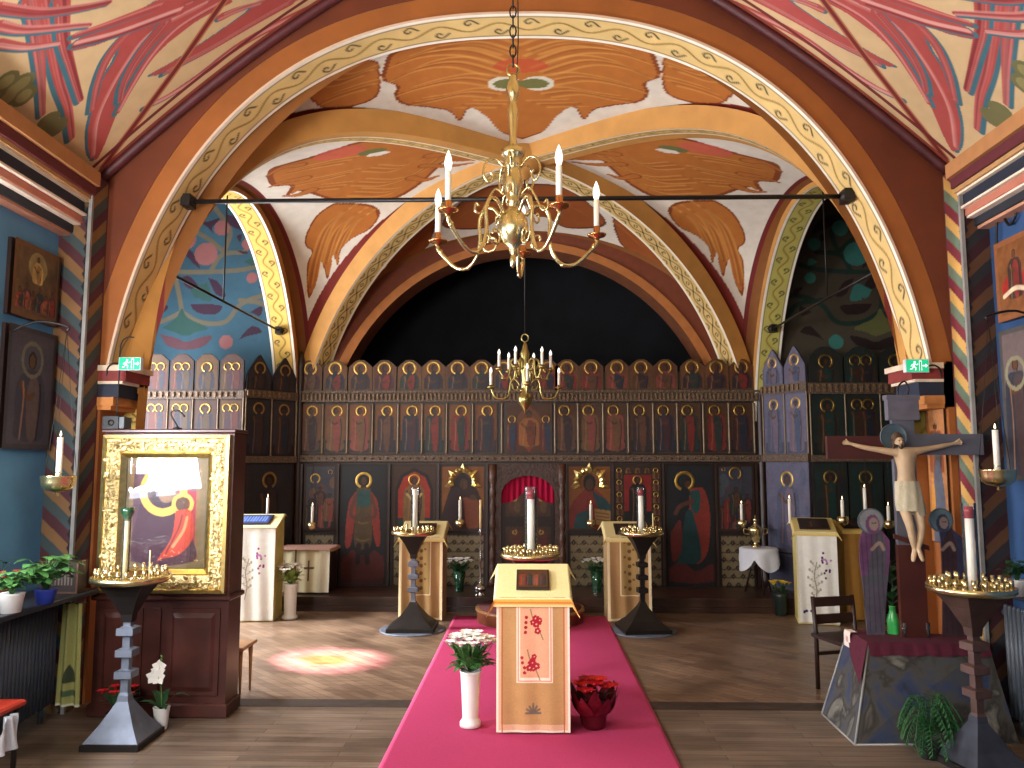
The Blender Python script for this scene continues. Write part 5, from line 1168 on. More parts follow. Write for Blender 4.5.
for px, lab in ((459, 'glass vase of small white blooms on the platform left of the royal doors'), (597, 'glass vase of small white blooms on the platform right of the royal doors')):
    x = P(px, 580, 9.2)[0]
    bouquet(lab, (x, 9.25, .165), [(.05, 0), (.05, .01), (.055, .1), (.075, .24), (.07, .24), (.05, .1), (.03, .02)], GLASSG, '', .22, .18, .15, 18, .04, PETALW, GREEND, px, nl=30)
x = P(782, 600, 8.75)[0]
bouquet('dark vase with a bunch of yellow flowers on the floor by the right white lectern', (x, 8.8, 0), [(.06, 0), (.065, .01), (.075, .2), (.085, .24), (.075, .24)], mat('dark_green_glaze', '#1e2a26', .3), '', .23, .12, .12, 7, .045, PETALY, GREEND, 2, nl=16)
# red poinsettia in cellophane
pp = PZ(589, 727); t = thing('poinsettia', 'red poinsettia wrapped in red cellophane on the carpet right of the central lectern', 'potted plant', (P(588, 720, 5.1)[0] + .03, 5.06, .013)); r = random.Random(3)
mb = MB(); prof = [(.06, 0), (.075, .02), (.09, .10), (.12, .17), (.15, .22)]; vs = []
mb.lathe(prof[:-1], (0, 0, 0), 20); mb.build('wrapped_pot', mat('dark_red_wrap', '#4a0a14', .35, var=.3), t)
mb = MB()
for k in range(12):
    a = 2 * PI * k / 12; mb.leaf((.08 * math.cos(a), .08 * math.sin(a), .08), (.165 * math.cos(a), .165 * math.sin(a), .22 + .05 * (k % 2)), .11, bend=-.08)
mb.build('cellophane', mat('red_cellophane', '#5c0a16', .3, var=.35, scale=30), t)
fol = MB()
for k in range(18): a = r.random() * 6.28; fol.leaf((0, 0, .13), (.13 * math.cos(a), .13 * math.sin(a), .17 + .1 * r.random()), .06, bend=.1)
fol.build('foliage', mat('wine_leaf', '#5a1420', .5, var=.4), t)
for k in range(9):
    a = k * 2.4; q = .035 + .011 * k; mb = MB(); z = .275 - .006 * k
    for j in range(7): b = j * .9 + k; mb.leaf((q * math.cos(a), q * math.sin(a), z), (q * math.cos(a) + .07 * math.cos(b), q * math.sin(a) + .07 * math.sin(b), z + .025), .045, bend=.12)
    mb.ball((q * math.cos(a), q * math.sin(a), z + .012), .008, 6, 4); mb.build('flower', PETALR if k % 4 else mat('orange_red_petals', '#d6291c', .5), t)
# orchid in a white pot
po = PZ(165, 724); t = thing('orchid', 'white orchid in a white pot on the floor before the framed icon case', 'potted plant', (P(165, 716, 5.05)[0], 5.0, 0))
MB().lathe([(.034, 0), (.036, .004), (.05, .13), (.053, .135), (.047, .135), (.044, .11)], (0, 0, 0), 22).build('pot', WHITEP, t)
mb = MB()
for a, L, b in ((.3, .17, .3), (2.4, .13, .3), (3.4, .15, .2), (5.2, .12, .3), (1.4, .1, .3)): mb.leaf((0, 0, .12), (L * math.cos(a), L * math.sin(a) * .6, .18 + .05 * math.sin(a)), .05, bend=b)
mb.build('leaves', GREEND, t)
st = catmull([(0, 0, .12), (-.01, 0, .26), (-.015, -.02, .38), (.01, -.05, .43)], 5); MB().tube(st, .0035, 5).build('stem', STEMG, t)
for p in ((-.01, -.04, .36), (.0, -.06, .33), (-.035, -.05, .33), (.0, -.05, .39)):
    mb = MB()
    for j in range(5): a = j * 1.256 + .3; mb.leaf(p, (p[0] + .048 * math.cos(a), p[1] - .012, p[2] + .048 * math.sin(a)), .046, up=(0, 1, 0), bend=.02)
    mb.ball((p[0], p[1] - .01, p[2]), .008, 6, 4); mb.build('flower', PETALW, t)
for p in ((.012, -.06, .435), (.014, -.062, .455)): MB().ball(p, (.008, .008, .011), 6, 5).build('bud', STEMG, t)
# red flowers at the foot of the icon case (behind the stand)
t = thing('red_flower_pot', 'red flowers in foil-wrapped pot half hidden behind the left candle stand foot', 'potted plant', (P(122, 715, 5.0)[0] - .02, 4.99, 0)); r = random.Random(8)
MB().lathe([(.05, 0), (.07, .1), (.075, .105), (.06, .105)], (0, 0, 0), 18).build('pot', CHROME, t); fol = MB()
for k in range(20): a = r.random() * 6.28; fol.leaf((0, 0, .1), (.13 * math.cos(a), .13 * math.sin(a), .15 + .1 * r.random()), .05)
fol.build('foliage', GREEND, t)
for k in range(7): a = k * 2.4; q = .05 + .012 * k; mb = MB(); flower(mb, (q * math.cos(a), q * math.sin(a), .24 - .004 * k), .045, 7); mb.build('flower', PETALR, t)
# fern in front of the crucifix base
pf = PZ(935, 742); t = thing('fern', 'bushy green fern on the floor before the crucifix base', 'potted plant', (P(928, 720, 4.64)[0], 4.64, 0)); r = random.Random(5)
MB().lathe([(.05, 0), (.065, .07), (.07, .075), (.06, .075)], (0, 0, 0), 18).build('pot', mat('dark_pot', '#2a2a2c', .5), t)
for k in range(34):
    a = r.random() * 6.28; L = r.uniform(.13, .22); h = r.uniform(.08, .25); mb = MB()
    cs_ = catmull([(0, 0, .1), (L * .35 * math.cos(a), L * .35 * math.sin(a), .1 + h), (L * .75 * math.cos(a), L * .75 * math.sin(a), .06 + h * .85), (L * math.cos(a), L * math.sin(a), .02 + h * .45)], 5)
    if k == 0: pass
    mb.tube(cs_, .002, 4)
    for i in range(2, len(cs_) - 1):
        p = Vector(cs_[i]); tdir = (Vector(cs_[i + 1]) - Vector(cs_[i - 1])).normalized(); sd = tdir.cross(Vector((0, 0, 1))).normalized(); l = .05 * (1 - i / len(cs_)) + .012
        for s_ in (-1, 1): mb.leaf(p, p + sd * s_ * l + tdir * .02 - Vector((0, 0, .006)), .012, bend=.05, seg=2)
    mb.build('frond', mat('fern_green', '#27592f', .5, var=.35, scale=30), t)
# potted plants on the radiator shelves
def leafy(label, loc, pot, potm, n, L, h, seed, leafm, wl_=.05, flowers=None, nf=0, name='potted_plant'):
    t = thing(name, label, 'potted plant', loc); r = random.Random(seed); MB().lathe(pot, (0, 0, 0), 20).build('pot', potm, t); z0 = pot[-1][1]; mb = MB()
    for k in range(n):
        a = r.random() * 6.28; l = L * r.uniform(.5, 1); hh = h * r.uniform(.4, 1); m = (l * .55 * math.cos(a), l * .55 * math.sin(a), z0 + hh); mb.tube([(0, 0, z0 - .02), (l * .2 * math.cos(a), l * .2 * math.sin(a), z0 + hh * .6), m], .003, 4); mb.leaf(m, (l * math.cos(a), l * math.sin(a), z0 + hh * .9), wl_, bend=.15)
        if n > 25: mb.leaf((m[0] * .6, m[1] * .6, m[2] * .8 + z0 * .2), (l * .8 * math.cos(a + .7), l * .8 * math.sin(a + .7), z0 + hh * .5), wl_, bend=.1)
    mb.build('leaves', leafm, t)
    for k in range(nf):
        a = r.random() * 6.28; q = L * .7 * r.random(); mb = MB(); flower(mb, (q * math.cos(a), q * math.sin(a), z0 + h * r.uniform(.2, .9)), .025, 6); mb.build('flower', flowers[k % len(flowers)], t)
    return t
potp = [(.05, 0), (.065, .1), (.07, .105), (.06, .1)]
ZSH = .83
leafy('white pot of pink and blue flowers on the left window shelf at the picture edge', (P(12, 590, 4.35)[0], 4.35, ZSH), potp, WHITEP, 34, .12, .13, 3, GREEN, .045, [PETALR, mat('blue_petals', '#7fa8d8', .6), PETALR], 7)
leafy('leafy peace lily in a blue pot on the left shelf', (P(46, 590, 4.62)[0], 4.62, ZSH), [(.045, 0), (.06, .08), (.064, .085), (.055, .085)], mat('blue_glaze', '#2c3e9c', .3), 40, .2, .2, 5, GREEN, .075, [PETALW], 1)
leafy('spiky green plant at the extreme left on the shelf', (-3.12, 4.6, ZSH), [(.04, 0), (.05, .08), (.055, .085), (.048, .08)], mat('terracotta', '#8a5a40', .8), 10, .1, .2, 6, GREEND, .04)
leafy('dark trailing plant in a white cup on the right radiator shelf', (P(1018, 590, 4.75)[0], 4.75, .875), [(.035, 0), (.05, .09), (.053, .095), (.045, .09)], WHITEP, 26, .12, .12, 7, GREEND, .05)
# bottle plant behind the crucifix
pb = P(891, 624, 5.35); t = thing('bottle_plant', 'green leafy stems in a bright green glass bottle behind the crucifix', 'potted plant', (pb[0], 5.32, .53))
MB().lathe([(.035, 0), (.037, .01), (.037, .1), (.02, .15), (.02, .18), (.024, .185)], (0, 0, 0), 16).build('bottle', mat('bright_green_glass', '#3fae58', .15), t); mb = MB(); r = random.Random(2)
for k in range(26): a = r.random() * 6.28; q = .07 * r.random() + .02; z = .18 + .3 * r.random(); mb.leaf((0, 0, z), (q * math.cos(a), q * math.sin(a), z + .04), .045, bend=.1)
mb.tube([(0, 0, .15), (.01, 0, .3), (0, 0, .48)], .004, 5); mb.build('leaves', GREEND, t)

# ================================================================ FRAMED ICON CASE (left)
xa, xb = P(101, 510, 5.22)[0], P(232, 510, 5.22)[0]; zk1 = P(166, 430, 5.22)[2]; zk0 = P(166, 597, 5.22)[2]
w = xb - xa
t = thing('icon_case', 'tall mahogany icon case with a wide gilded frame standing at the left pier', 'icon case', ((xa + xb) / 2, 5.22, 0)); hw = w / 2
MB().box(-hw, hw, .0, .22, .05, zk1 - .02, bev=.006).build('carcass', WOOD, t)
MB().box(-hw - .015, hw + .015, -.015, .23, 0, .09, bev=.01).build('base_moulding', WOOD, t); MB().box(-hw - .02, hw + .02, -.03, .23, zk0 - .02, zk0 + .015, bev=.008).build('ledge', WOOD, t); MB().box(-hw - .01, hw + .01, -.02, .23, zk1 - .02, zk1 + .005, bev=.006).build('crown_moulding', WOOD, t)
for a, b in ((-hw + .04, -.12), (-.085, .0), (.05, hw - .05)):
    d_ = MB(); z0, z1 = .14, zk0 - .07; d_.box(a, b, -.012, 0, z0, z1, bev=.004)
    d_.hexa([(a + .03, -.013, z0 + .03), (b - .03, -.013, z0 + .03), (b - .03, -.013, z1 - .03), (a + .03, -.013, z1 - .03), (a + .05, -.026, z0 + .06), (b - .05, -.026, z0 + .06), (b - .05, -.026, z1 - .06), (a + .05, -.026, z1 - .06)]) if b - a > .15 else None
    d_.build('panelled_door', WOOD, t)
# gilded frame: two beads and a broad carved slope
fz0, fz1 = zk0 + .03, zk1 - .035; fx0, fx1 = -hw + .015, hw - .015; fw = .155
fr = MB(); gm = mat('carved_gilding', '#e6cf98', .3, 1., var=.3, scale=55, bump=.8)
def frame_ring(mb, a, b, ya, yb, m=0):
    o = [(fx0 + a, ya, fz0 + a), (fx1 - a, ya, fz0 + a), (fx1 - a, ya, fz1 - a), (fx0 + a, ya, fz1 - a)]; i = [(fx0 + b, yb, fz0 + b), (fx1 - b, yb, fz0 + b), (fx1 - b, yb, fz1 - b), (fx0 + b, yb, fz1 - b)]
    mb.add(o + i, [(k, (k + 1) % 4, 4 + (k + 1) % 4, 4 + k) for k in range(4)], False, m)
frame_ring(fr, 0, .0, .0, -.05, 1); frame_ring(fr, .0, .022, -.05, -.055, 1); frame_ring(fr, .022, .03, -.055, -.045, 1); frame_ring(fr, .03, .07, -.045, -.06); frame_ring(fr, .07, .115, -.06, -.035); frame_ring(fr, .115, .125, -.035, -.045, 1); frame_ring(fr, .125, .155, -.045, -.012, 1)
r = random.Random(4)
for side in range(4):
    horiz = side % 2 == 0; L = (fx1 - fx0) if horiz else (fz1 - fz0); n = int(L / .045)
    for k in range(n):
        for q in (.05, .085):
            a = (k + .5 + .3 * r.random()) * L / n
            if a < .04 or a > L - .04: continue
            x, z = (fx0 + a, fz0 + q) if side == 0 else (fx1 - q, fz0 + a) if side == 1 else (fx0 + a, fz1 - q) if side == 2 else (fx0 + q, fz0 + a)
            ang = r.random() * 6.28; fr.leaf((x, -.052, z), (x + .04 * math.cos(ang), -.07, z + .04 * math.sin(ang)), .026, up=(0, 1, 0), bend=.0, seg=3)
            fr.ball((x, -.058, z), .007, 6, 4)
fr.build('gilded_frame', [gm, GOLD], t)
px0, px1, pz0, pz1 = fx0 + .15, fx1 - .15, fz0 + .15, fz1 - .15; pw, ph = px1 - px0, pz1 - pz0
U, V = uv(150, 200, 0, pw, 0, ph); cv = Cv(U, V, '#8a6a44'); cv.m((cv.U < .03) | (cv.U > pw - .05) | (cv.V < .05) | (cv.V > ph - .05), '#7d6a4a')
a, b, c_, d_ = pw * .1, pw * .86, ph * .07, ph * .94; cv.rect(a, b, c_, d_, '#9a2c38'); cv.rect(a, pw * .5, c_, d_, '#5a3a4a')
cv.poly([(pw * .5, ph * .88), (pw * .3, ph * .78), (pw * .16, ph * .5), (pw * .14, c_), (pw * .85, c_), (pw * .82, ph * .3), (pw * .66, ph * .55)], '#4a2a3a', curve=4)
cv.ring((pw * .46, ph * .70), pw * .2, pw * .29, HALO, ax=1.05); cv.disc((pw * .46, ph * .70), pw * .17, '#3a2230', ry=ph * .15); cv.disc((pw * .5, ph * .68), pw * .1, '#8a6a50', ry=ph * .09)
cv.ring((pw * .70, ph * .58), pw * .09, pw * .135, HALO); cv.disc((pw * .70, ph * .58), pw * .085, '#5a3a26')
cv.poly([(pw * .62, ph * .52), (pw * .8, ph * .52), (pw * .85, ph * .3), (pw * .7, ph * .14), (pw * .5, ph * .1), (pw * .42, ph * .08), (pw * .58, ph * .28)], '#b8402c', curve=4); cv.stroke([(pw * .76, ph * .46), (pw * .72, ph * .34), (pw * .6, ph * .2)], .02, '#d88a5a'); cv.stroke([(pw * .7, ph * .48), (pw * .66, ph * .36), (pw * .52, ph * .14)], .012, '#7a2420')
cv.rect(pw * .76, pw * .82, ph * .82, ph * .9, '#3a6a6c'); cv.rect(pw * .8, pw * .84, ph * .70, ph * .76, '#3a6a6c'); cv.mottle(.08, 16, 2)
grid('painted_icon', px0 + U, np.full_like(U, -.006), pz0 + V, cv.C, ICON, t, smooth=False)
MB().box(px0 - .003, px1 + .003, -.014, -.011, pz0 - .003, pz1 + .003).build('glass_pane', GLASSP, t)
mb = MB(); mb.tube(catmull([(.12 - hw * .0 - .05, -.02, zk1 + .005), (-.05 + .06, -.02, zk1 + .11), (.06, -.02, zk1 + .13), (.11, -.03, zk1 + .09)], 4), .006, 6); mb.lathe([(.03, 0), (.03, .008), (.01, .012)], (.06, -.02, zk1 + .005), 12); mb.build('lamp_hook', IRON, t)
# ================================================================ LEFT SIDE: radiator, shelf, wall icons, odds
t = thing('radiator', 'tall dark ribbed radiator along the left wall under the plants', 'radiator', (0, 0, 0)); pa, pb_ = Vector((-3.08, 5.2, 0)), Vector((-2.93, 4.0, 0)); dd = (pb_ - pa); L = dd.length; du = dd.normalized(); nrm = Vector((-du.y, du.x, 0)); nrm = nrm if nrm.x > 0 else -nrm
RAD = mat('dark_radiator_enamel', '#4a5058', .5, var=.15); t.location = pa
fin = MB(); fin.tube([(0, 0, .1), (0, 0, .74)], .017, 8); fin.ball((0, 0, .74), .017, 8, 6); fin = fin.build('fin', RAD, t); n = int(L / .045)
for k in range(n):
    o = fin if k == 0 else fin.copy()
    if k: COL.objects.link(o); o.parent = t
    o.location = du * (k * .045 + .02) - nrm * .05
mb = MB(); 
for z in (.12, .70): mb.tube([tuple(Vector((0, 0, z)) - nrm * .07), tuple(du * L + Vector((0, 0, z)) - nrm * .07)], .024, 8)
for k in (0.1, L - .1): mb.tube([tuple(du * k + Vector((0, 0, 0)) - nrm * .07), tuple(du * k + Vector((0, 0, .12)) - nrm * .07)], .015, 6)
mb.build('header_pipe', RAD, t)
def shelf(name, label, x0, x1, y0, y1, z, drop, m):
    t = thing(name, label, 'shelf', ((x0 + x1) / 2, (y0 + y1) / 2, z)); MB().box(x0, x1, y0, y1, z - .03, z, bev=.004).build('board', m, t, world=True)
    for yy in (y0 + .1, y1 - .1): MB().box(x0, x1 - (x1 - x0) * .2, yy - .015, yy + .015, z - .055, z - .03).build('bracket', IRON, t, world=True)
    return t
shelf('window_shelf', 'dark shelf with potted plants above the left radiator', -3.24, -2.84, 3.9, 5.2, ZSH, 0, mat('dark_shelf', '#23262e', .5))
# striped casket on the shelf and hanging towel
p = P(72, 580, 4.98); t = thing('casket', 'small dark striped casket standing upright on the shelf by the left pilaster', 'box', (-2.97, 5.0, ZSH))
U, V = uv(60, 50, 0, .2, 0, .2); cv = Cv(U, V, '#3a302e')
for k in range(7): cv.rect(.03 + k * .021, .04 + k * .021, .05, .15, '#7a6f66')
cv.m((cv.U < .012) | (cv.U > .188) | (cv.V < .012) | (cv.V > .188), '#6a4a3a'); grid('front_face', U - .1, np.zeros_like(U) - .031, V, cv.C, ICON, t, smooth=False); MB().box(-.1, .1, -.03, .06, 0, .2, bev=.004).build('box_body', WOODD, t)
t = thing('hanging_towel', 'yellowish embroidered towel hanging at the end of the left radiator', 'towel', (P(73, 600, 4.98)[0], 4.98, 0)); U, V = uv(40, 70, -.085, .085, .14, ZSH - .06); cv = Cv(U, V, '#8d8a52'); cv.rect(-.06, .06, .2, .24, '#4a5a40')
cv.poly([(-.05, .28), (0, .40), (.05, .28)], '#39402e'); cv.rect(-.085, .085, .14, .155, '#b9b9a0')
grid('cloth', U * (1 - .25 * (V / .8)), .02 * np.sin(U * 70) + .0, V, cv.C, FABRIC, t)
MB().tube([(-.08, .02, ZSH - .066), (.08, .02, ZSH - .066)], .006, 6).build('hanging_rail', IRON, t)
# red-topped stool with white cloth at the left edge
pr_ = P(4, 690, 4.0); t = thing('stool', 'red-topped stool cut off by the left edge of the picture', 'stool', (-2.72, 3.98, 0))
MB().box(-.16, .10, -.15, .15, .40, .435, bev=.01).build('seat', mat('red_seat', '#a8301f', .5), t)
for sx in (-.13, .07):
    for sy in (-.12, .12): MB().tube([(sx, sy, 0), (sx, sy, .40)], .014, 6).build('leg', IRON, t)
t2 = t; U, V = uv(24, 30, -.1, .1, .22, .397); cv = Cv(U, V, '#cfd4dc'); grid('cloth', np.full_like(U, .115) + .015 * np.sin(U * 60 + V * 20), U * (.6 + .4 * np.sin(V * 9)), V, cv.C, FABRIC, t2).name = 'white_cover'
def wall_icon(label, pts_px, wallx, paint, frame, scale=1.0, sg=1, name='wall_icon', th=.05):
    """pts_px: far-top, far-bottom, near-top corners read off the photo, put on the wall plane"""
    ya = yb = None
    def onwall(px, py):
        y = 4.9
        for _ in range(30): y = PX(px, py, wallx(y))[1]
        return PX(px, py, wallx(y))
    a, b, c = [onwall(*p) for p in pts_px]; y1, y0 = max(a[1], c[1]), min(a[1], c[1]); z1, z0 = a[2], b[2]; y1 = min(y1, 5.25)
    w = y1 - y0; h = z1 - z0; xm = wallx((y0 + y1) / 2)
    t = thing(name, label, 'icon', (xm, (y0 + y1) / 2, z0)); U, V = uv(70, 110, 0, w, 0, h); cv = Cv(U if sg > 0 else U, V, '#4a3a2a'); paint(cv, w, h); cv.m((cv.U < .035) | (cv.U > w - .035) | (cv.V < .035) | (cv.V > h - .035), frame)
    Yv = (U - w / 2) if sg > 0 else (w / 2 - U)
    X = np.array([[wallx(v + (y0 + y1) / 2) - xm for v in row] for row in Yv]) + sg * th
    grid('painted_face', X, Yv, V, cv.C, ICON, t, smooth=False); s_ = sg * th
    MB().box(min(.004 * sg, sg * (th - .012)), max(.004 * sg, sg * (th - .012)), -w / 2, w / 2, 0, h).build('board', WOODD, t); return t
def p_scene(cv, w, h):
    cv.rect(0, w, 0, h, '#5a4630'); cv.disc((w * .5, h * .72), w * .2, '#8a7a50', ry=h * .2); saint(cv, w * .5, h * .5, h * .38, '#c0a060', '#8a6a40', 0, r=w * .05)
    for k in range(6): saint(cv, w * (.15 + .14 * k), h * .12, h * (.28 + .08 * (k % 2)), ROBES[k], ROBES[(k + 3) % 8], 0, r=w * .05)
    cv.mottle(.3, 20, 3)
def p_blur(cv, w, h): cv.rect(0, w, 0, h, '#4a4650'); saint(cv, w * .5, h * .08, h * .75, '#3a3846', '#5a4a4a', 0, r=w * .14); cv.ring((w * .5, h * .74), w * .18, w * .23, '#6d6658')
wall_icon('upper framed icon on the left blue wall showing a standing figure above a crowd', [(54, 258), (52, 328), (8, 238)], wl, p_scene, '#6a4a30', sg=1)
wall_icon('lower dark framed icon on the left blue wall', [(50, 336), (46, 450), (2, 322)], wl, p_blur, '#3e3a40', sg=1)
def p_throne(cv, w, h):
    cv.rect(0, w, 0, h, '#7a4a26'); cv.disc((w * .5, h * .4), w * .35, '#9a2a20', ry=h * .16); saint(cv, w * .5, h * .25, h * .6, '#3a2a26', '#7a2a22', 0, r=w * .08); cv.stroke([(w * .2, h * .3), (w * .5, h * .36), (w * .8, h * .3)], .03, '#d8c0a0'); cv.mottle(.25, 22, 5)
wall_icon('upper framed icon on the right blue wall with a red and gold throne scene', [(1001, 245), (1010, 322), (1040, 215)], wr, p_throne, '#8a5430', sg=-1)
def p_saintb(cv, w, h): cv.rect(0, w, 0, h, '#6a5a58'); saint(cv, w * .45, h * .02, h * .8, '#33343e', '#4a3a3a', 0, r=w * .16); cv.ring((w * .45, h * .70), w * .24, w * .32, '#8a8468')
wall_icon('lower icon on the right blue wall showing a haloed dark figure', [(1006, 332), (1012, 480), (1040, 332)], wr, p_saintb, '#4a4644', sg=-1)
# iron scroll bracket on the right wall
yb_ = 5.1; xb_ = wr(yb_); zb_ = P(1005, 225, yb_)[2]; t = thing('scroll_bracket', 'black wrought-iron scroll bracket on the right wall above the icons', 'bracket', (xb_ - .02, yb_, zb_))
mb = MB(); mb.tube(catmull([(-.01, .05, -.30), (-.01, .05, -.05), (-.01, .0, .1), (-.01, -.12, .12), (-.01, -.17, .03), (-.01, -.10, -.03), (-.01, -.05, .03), (-.01, -.09, .05)], 5), .009, 6); mb.build('scroll', IRON, t); MB().box(-.016, .018, .03, .07, -.32, -.26).build('wall_plate', IRON, t)

# right radiator with shelf
t = thing('radiator', 'dark ribbed radiator along the right wall beneath the small plant', 'radiator', (2.98, 5.1, 0)); fin = MB(); fin.tube([(0, 0, .1), (0, 0, .76)], .017, 8); fin.ball((0, 0, .76), .017, 8, 6); fin = fin.build('fin', RAD, t)
for k in range(24):
    o = fin if k == 0 else fin.copy()
    if k: COL.objects.link(o); o.parent = t
    o.location = (-.02 - .001 * k, -.05 - k * .045, 0)
mb = MB()
for z in (.12, .72): mb.tube([(.0, 0, z), (-.02, -1.1, z)], .024, 8)
for y in (-.1, -1.0): mb.tube([(0, y, 0), (0, y, .12)], .015, 6)
mb.build('header_pipe', RAD, t)
shelf('radiator_shelf', 'dark narrow shelf above the right radiator', 2.88, 3.12, 3.95, 5.2, .875, 0, MATS['dark_shelf'])
# small wooden stool behind the icon case
p = PZ(244, 696); t = thing('wooden_stool', 'pale wooden stool peeping out behind the icon case', 'stool', (p[0] - .2, 5.75, 0))
MB().box(-.22, .22, -.14, .14, .33, .355, bev=.005).build('seat', WOODL, t)
for sx in (-.19, .185):
    for sy in (-.1, .1): MB().tube([(sx, sy, .33), (sx * 1.02, sy, 0)], [.018, .008], 6).build('leg', WOODL, t)
# loudspeaker and exit signs
p = P(103, 423, 5.2); t = thing('speaker', 'small black loudspeaker on top of the icon case by the left pier', 'speaker', (p[0], 5.36, zk1 + .005)); zs = P(103, 416, 5.36)[2] - zk1 - .005
MB().box(-.06, .05, -.06, .06, 0, zs, bev=.006).build('cabinet', BLACKP, t); MB().lathe([(.022, 0), (.022, .004), (.006, .001)], (0, 0, 0), 16).build('cone', IRON, t); t.children[1].rotation_euler = (PI / 2, 0, 0); t.children[1].location = (0, -.06, zs / 2)
MB().box(.05, .085, -.05, .05, .01, zs - .01).build('grey_side_box', mat('grey_plastic', '#5d6266', .5), t)
MB().tube(catmull([(-.02, .05, zs - .005), (-.03, .07, zs + .3), (-.03, .07, zs + .5), (.02, .05, zs + .56), (.08, .04, zs + .56)], 5), .005, 5).build('cable', BLACKP, t)
def exit_sign(label, px, py, sg):
    c = P(px, py, 5.44); t = thing('exit_sign', label, 'exit sign', (c[0], 5.44, c[2])); w, h = .15, .085
    U, V = uv(90, 50, -w / 2, w / 2, -h / 2, h / 2); cv = Cv(U, V, '#1fae78'); W_ = '#f4fffa'
    # running figure, arrow and door
    cv.disc((-.018, .025), .007, W_); cv.stroke([(-.02, .015), (-.028, -.006)], .011, W_, curve=0); cv.stroke([(-.02, .012), (-.004, .006), (.004, .012)], .005, W_, curve=0); cv.stroke([(-.022, .012), (-.038, .006), (-.044, -.004)], .005, W_, curve=0); cv.stroke([(-.028, -.006), (-.012, -.014), (-.014, -.03)], .006, W_, curve=0); cv.stroke([(-.029, -.006), (-.036, -.022), (-.05, -.024)], .006, W_, curve=0)
    cv.rect(.012, .03, -.034, .034, W_); cv.rect(.015, .027, -.034, .03, '#1a9a6a'); cv.stroke([(.038, 0), (.062, 0)], .008, W_, curve=0); cv.poly([(.056, .014), (.07, 0), (.056, -.014)], W_)
    m = MATS.get('exit_face')
    if m is None:
        m = paintmat('exit_face', .3, fine=.02); nt = m.node_tree; at = [n for n in nt.nodes if n.type == 'ATTRIBUTE'][0]; b = nt.nodes['Principled BSDF']; nt.links.new(at.outputs['Color'], b.inputs['Emission Color']); b.inputs['Emission Strength'].default_value = .9
    grid('lit_face', U, np.full_like(U, -.021), V, cv.C, m, t, smooth=False); MB().box(-w / 2 - .004, w / 2 + .004, -.02, .02, -h / 2 - .004, h / 2 + .004, bev=.003).build('housing', mat('white_plastic', '#d8dcdc', .4), t)
    MB().tube(catmull([(sg * (w / 2), 0, 0), (sg * (w / 2 + .06), .01, .005), (sg * (w / 2 + .11), .03, -.03), (sg * (w / 2 + .12), .055, -.12)], 4), .006, 5).build('bracket_cable', BLACKP, t)
exit_sign('glowing green exit sign on the capital of the left pier', 131, 364, -1)
exit_sign('glowing green exit sign on the capital of the right pier', 916, 366, 1)
# painted icon strip on the right pier
xp = XC + AA - .05; z0, z1 = P(930, 545, 5.48)[2], P(930, 402, 5.48)[2]
t = thing('pier_icon', 'narrow painted saint panel on the orange right pier behind the crucifix', 'icon', (2.898, 5.66, z0), -PI / 2); U, V = uv(40, 90, -.125, .125, 0, z1 - z0); cv = Cv((U + .125) * .64, V, '#b5794a'); hh = z1 - z0
saint(cv, .08, hh * .5, hh * .36, '#8a4a2a', '#4a4a4a', 0, r=.028); cv.poly([(.02, 0), (.14, 0), (.12, hh * .5), (.06, hh * .55)], '#5a5f6a', curve=3); cv.poly([(.01, hh * .2), (.05, hh * .25), (.04, hh * .5)], '#c88a3a', curve=3); cv.mottle(.15, 30, 2)
grid('painted_face', U, np.full_like(U, -.006), V, cv.C, ICON, t, smooth=False); MB().box(-.13, .13, -.005, 0, -.005, hh + .005).build('board', WOODD, t)
# ================================================================ CRUCIFIX WITH ITS ROCK-PAINTED BASE
ZT = .53
tFL, tBL = PZ(869, 643, ZT), PZ(846, 629, ZT); bFL, bBL = PZ(855, 745), PZ(822, 714)
bFR, bBR = (2.88, 4.87, 0), (2.90, 5.24, 0); tFR, tBR = (2.84, 5.06, ZT), (2.86, 5.24, ZT)
tBL = (tBL[0], 5.46, ZT); tBR = (2.86, 5.26, ZT)
def rock_mat():
    m = bpy.data.materials.new('painted_rock'); m.use_nodes = True; nt = m.node_tree; b = nt.nodes['Principled BSDF']; b.inputs['Roughness'].default_value = .6; L = nt.links.new
    tc = nt.nodes.new('ShaderNodeTexCoord'); n = nt.nodes.new('ShaderNodeTexNoise'); n.inputs['Scale'].default_value = 4.5; n.inputs['Detail'].default_value = 6; n.inputs['Distortion'].default_value = .7; L(tc.outputs['Object'], n.inputs['Vector'])
    r = nt.nodes.new('ShaderNodeValToRGB'); e = r.color_ramp.elements; e[0].position = .3; e[0].color = rgba('#1c2338'); e[1].position = .72; e[1].color = rgba('#8a867a')
    for p, c in ((.42, '#303a54'), (.5, '#45433f'), (.57, '#2e2a27'), (.64, '#65635c')): k = e.new(p); k.color = rgba(c)
    L(n.outputs['Fac'], r.inputs['Fac']); L(r.outputs['Color'], b.inputs['Base Color']); return m
t = thing('pedestal', 'rock-painted tapering wooden base carrying the crucifix, crimson velvet over its top', 'pedestal', (2.4, 5.1, 0))
MB().hexa([bFL, bFR, bBR, bBL, tFL, tFR, tBR, tBL]).build('painted_rock_body', rock_mat(), t, world=True)
mb = MB()
for a, b in ((bFL, tFL), (tFL, tFR), (bFL, bFR), (bFL, bBL), (bBL, tBL), (tFL, tBL)): mb.tube([a, b], .007, 6)
mb.build('edge_strips', mat('greyed_edge', '#8b8a86', .6), t, world=True)
VEL = mat('crimson_velvet', '#4c0822', .85, var=.2, scale=30)
def lerp(a, b, k): return tuple(a[i] + (b[i] - a[i]) * k for i in range(3))
mb = MB(); up = .008; A = [(p[0], p[1], p[2] + up) for p in (tFL, tFR, tBR, tBL)]
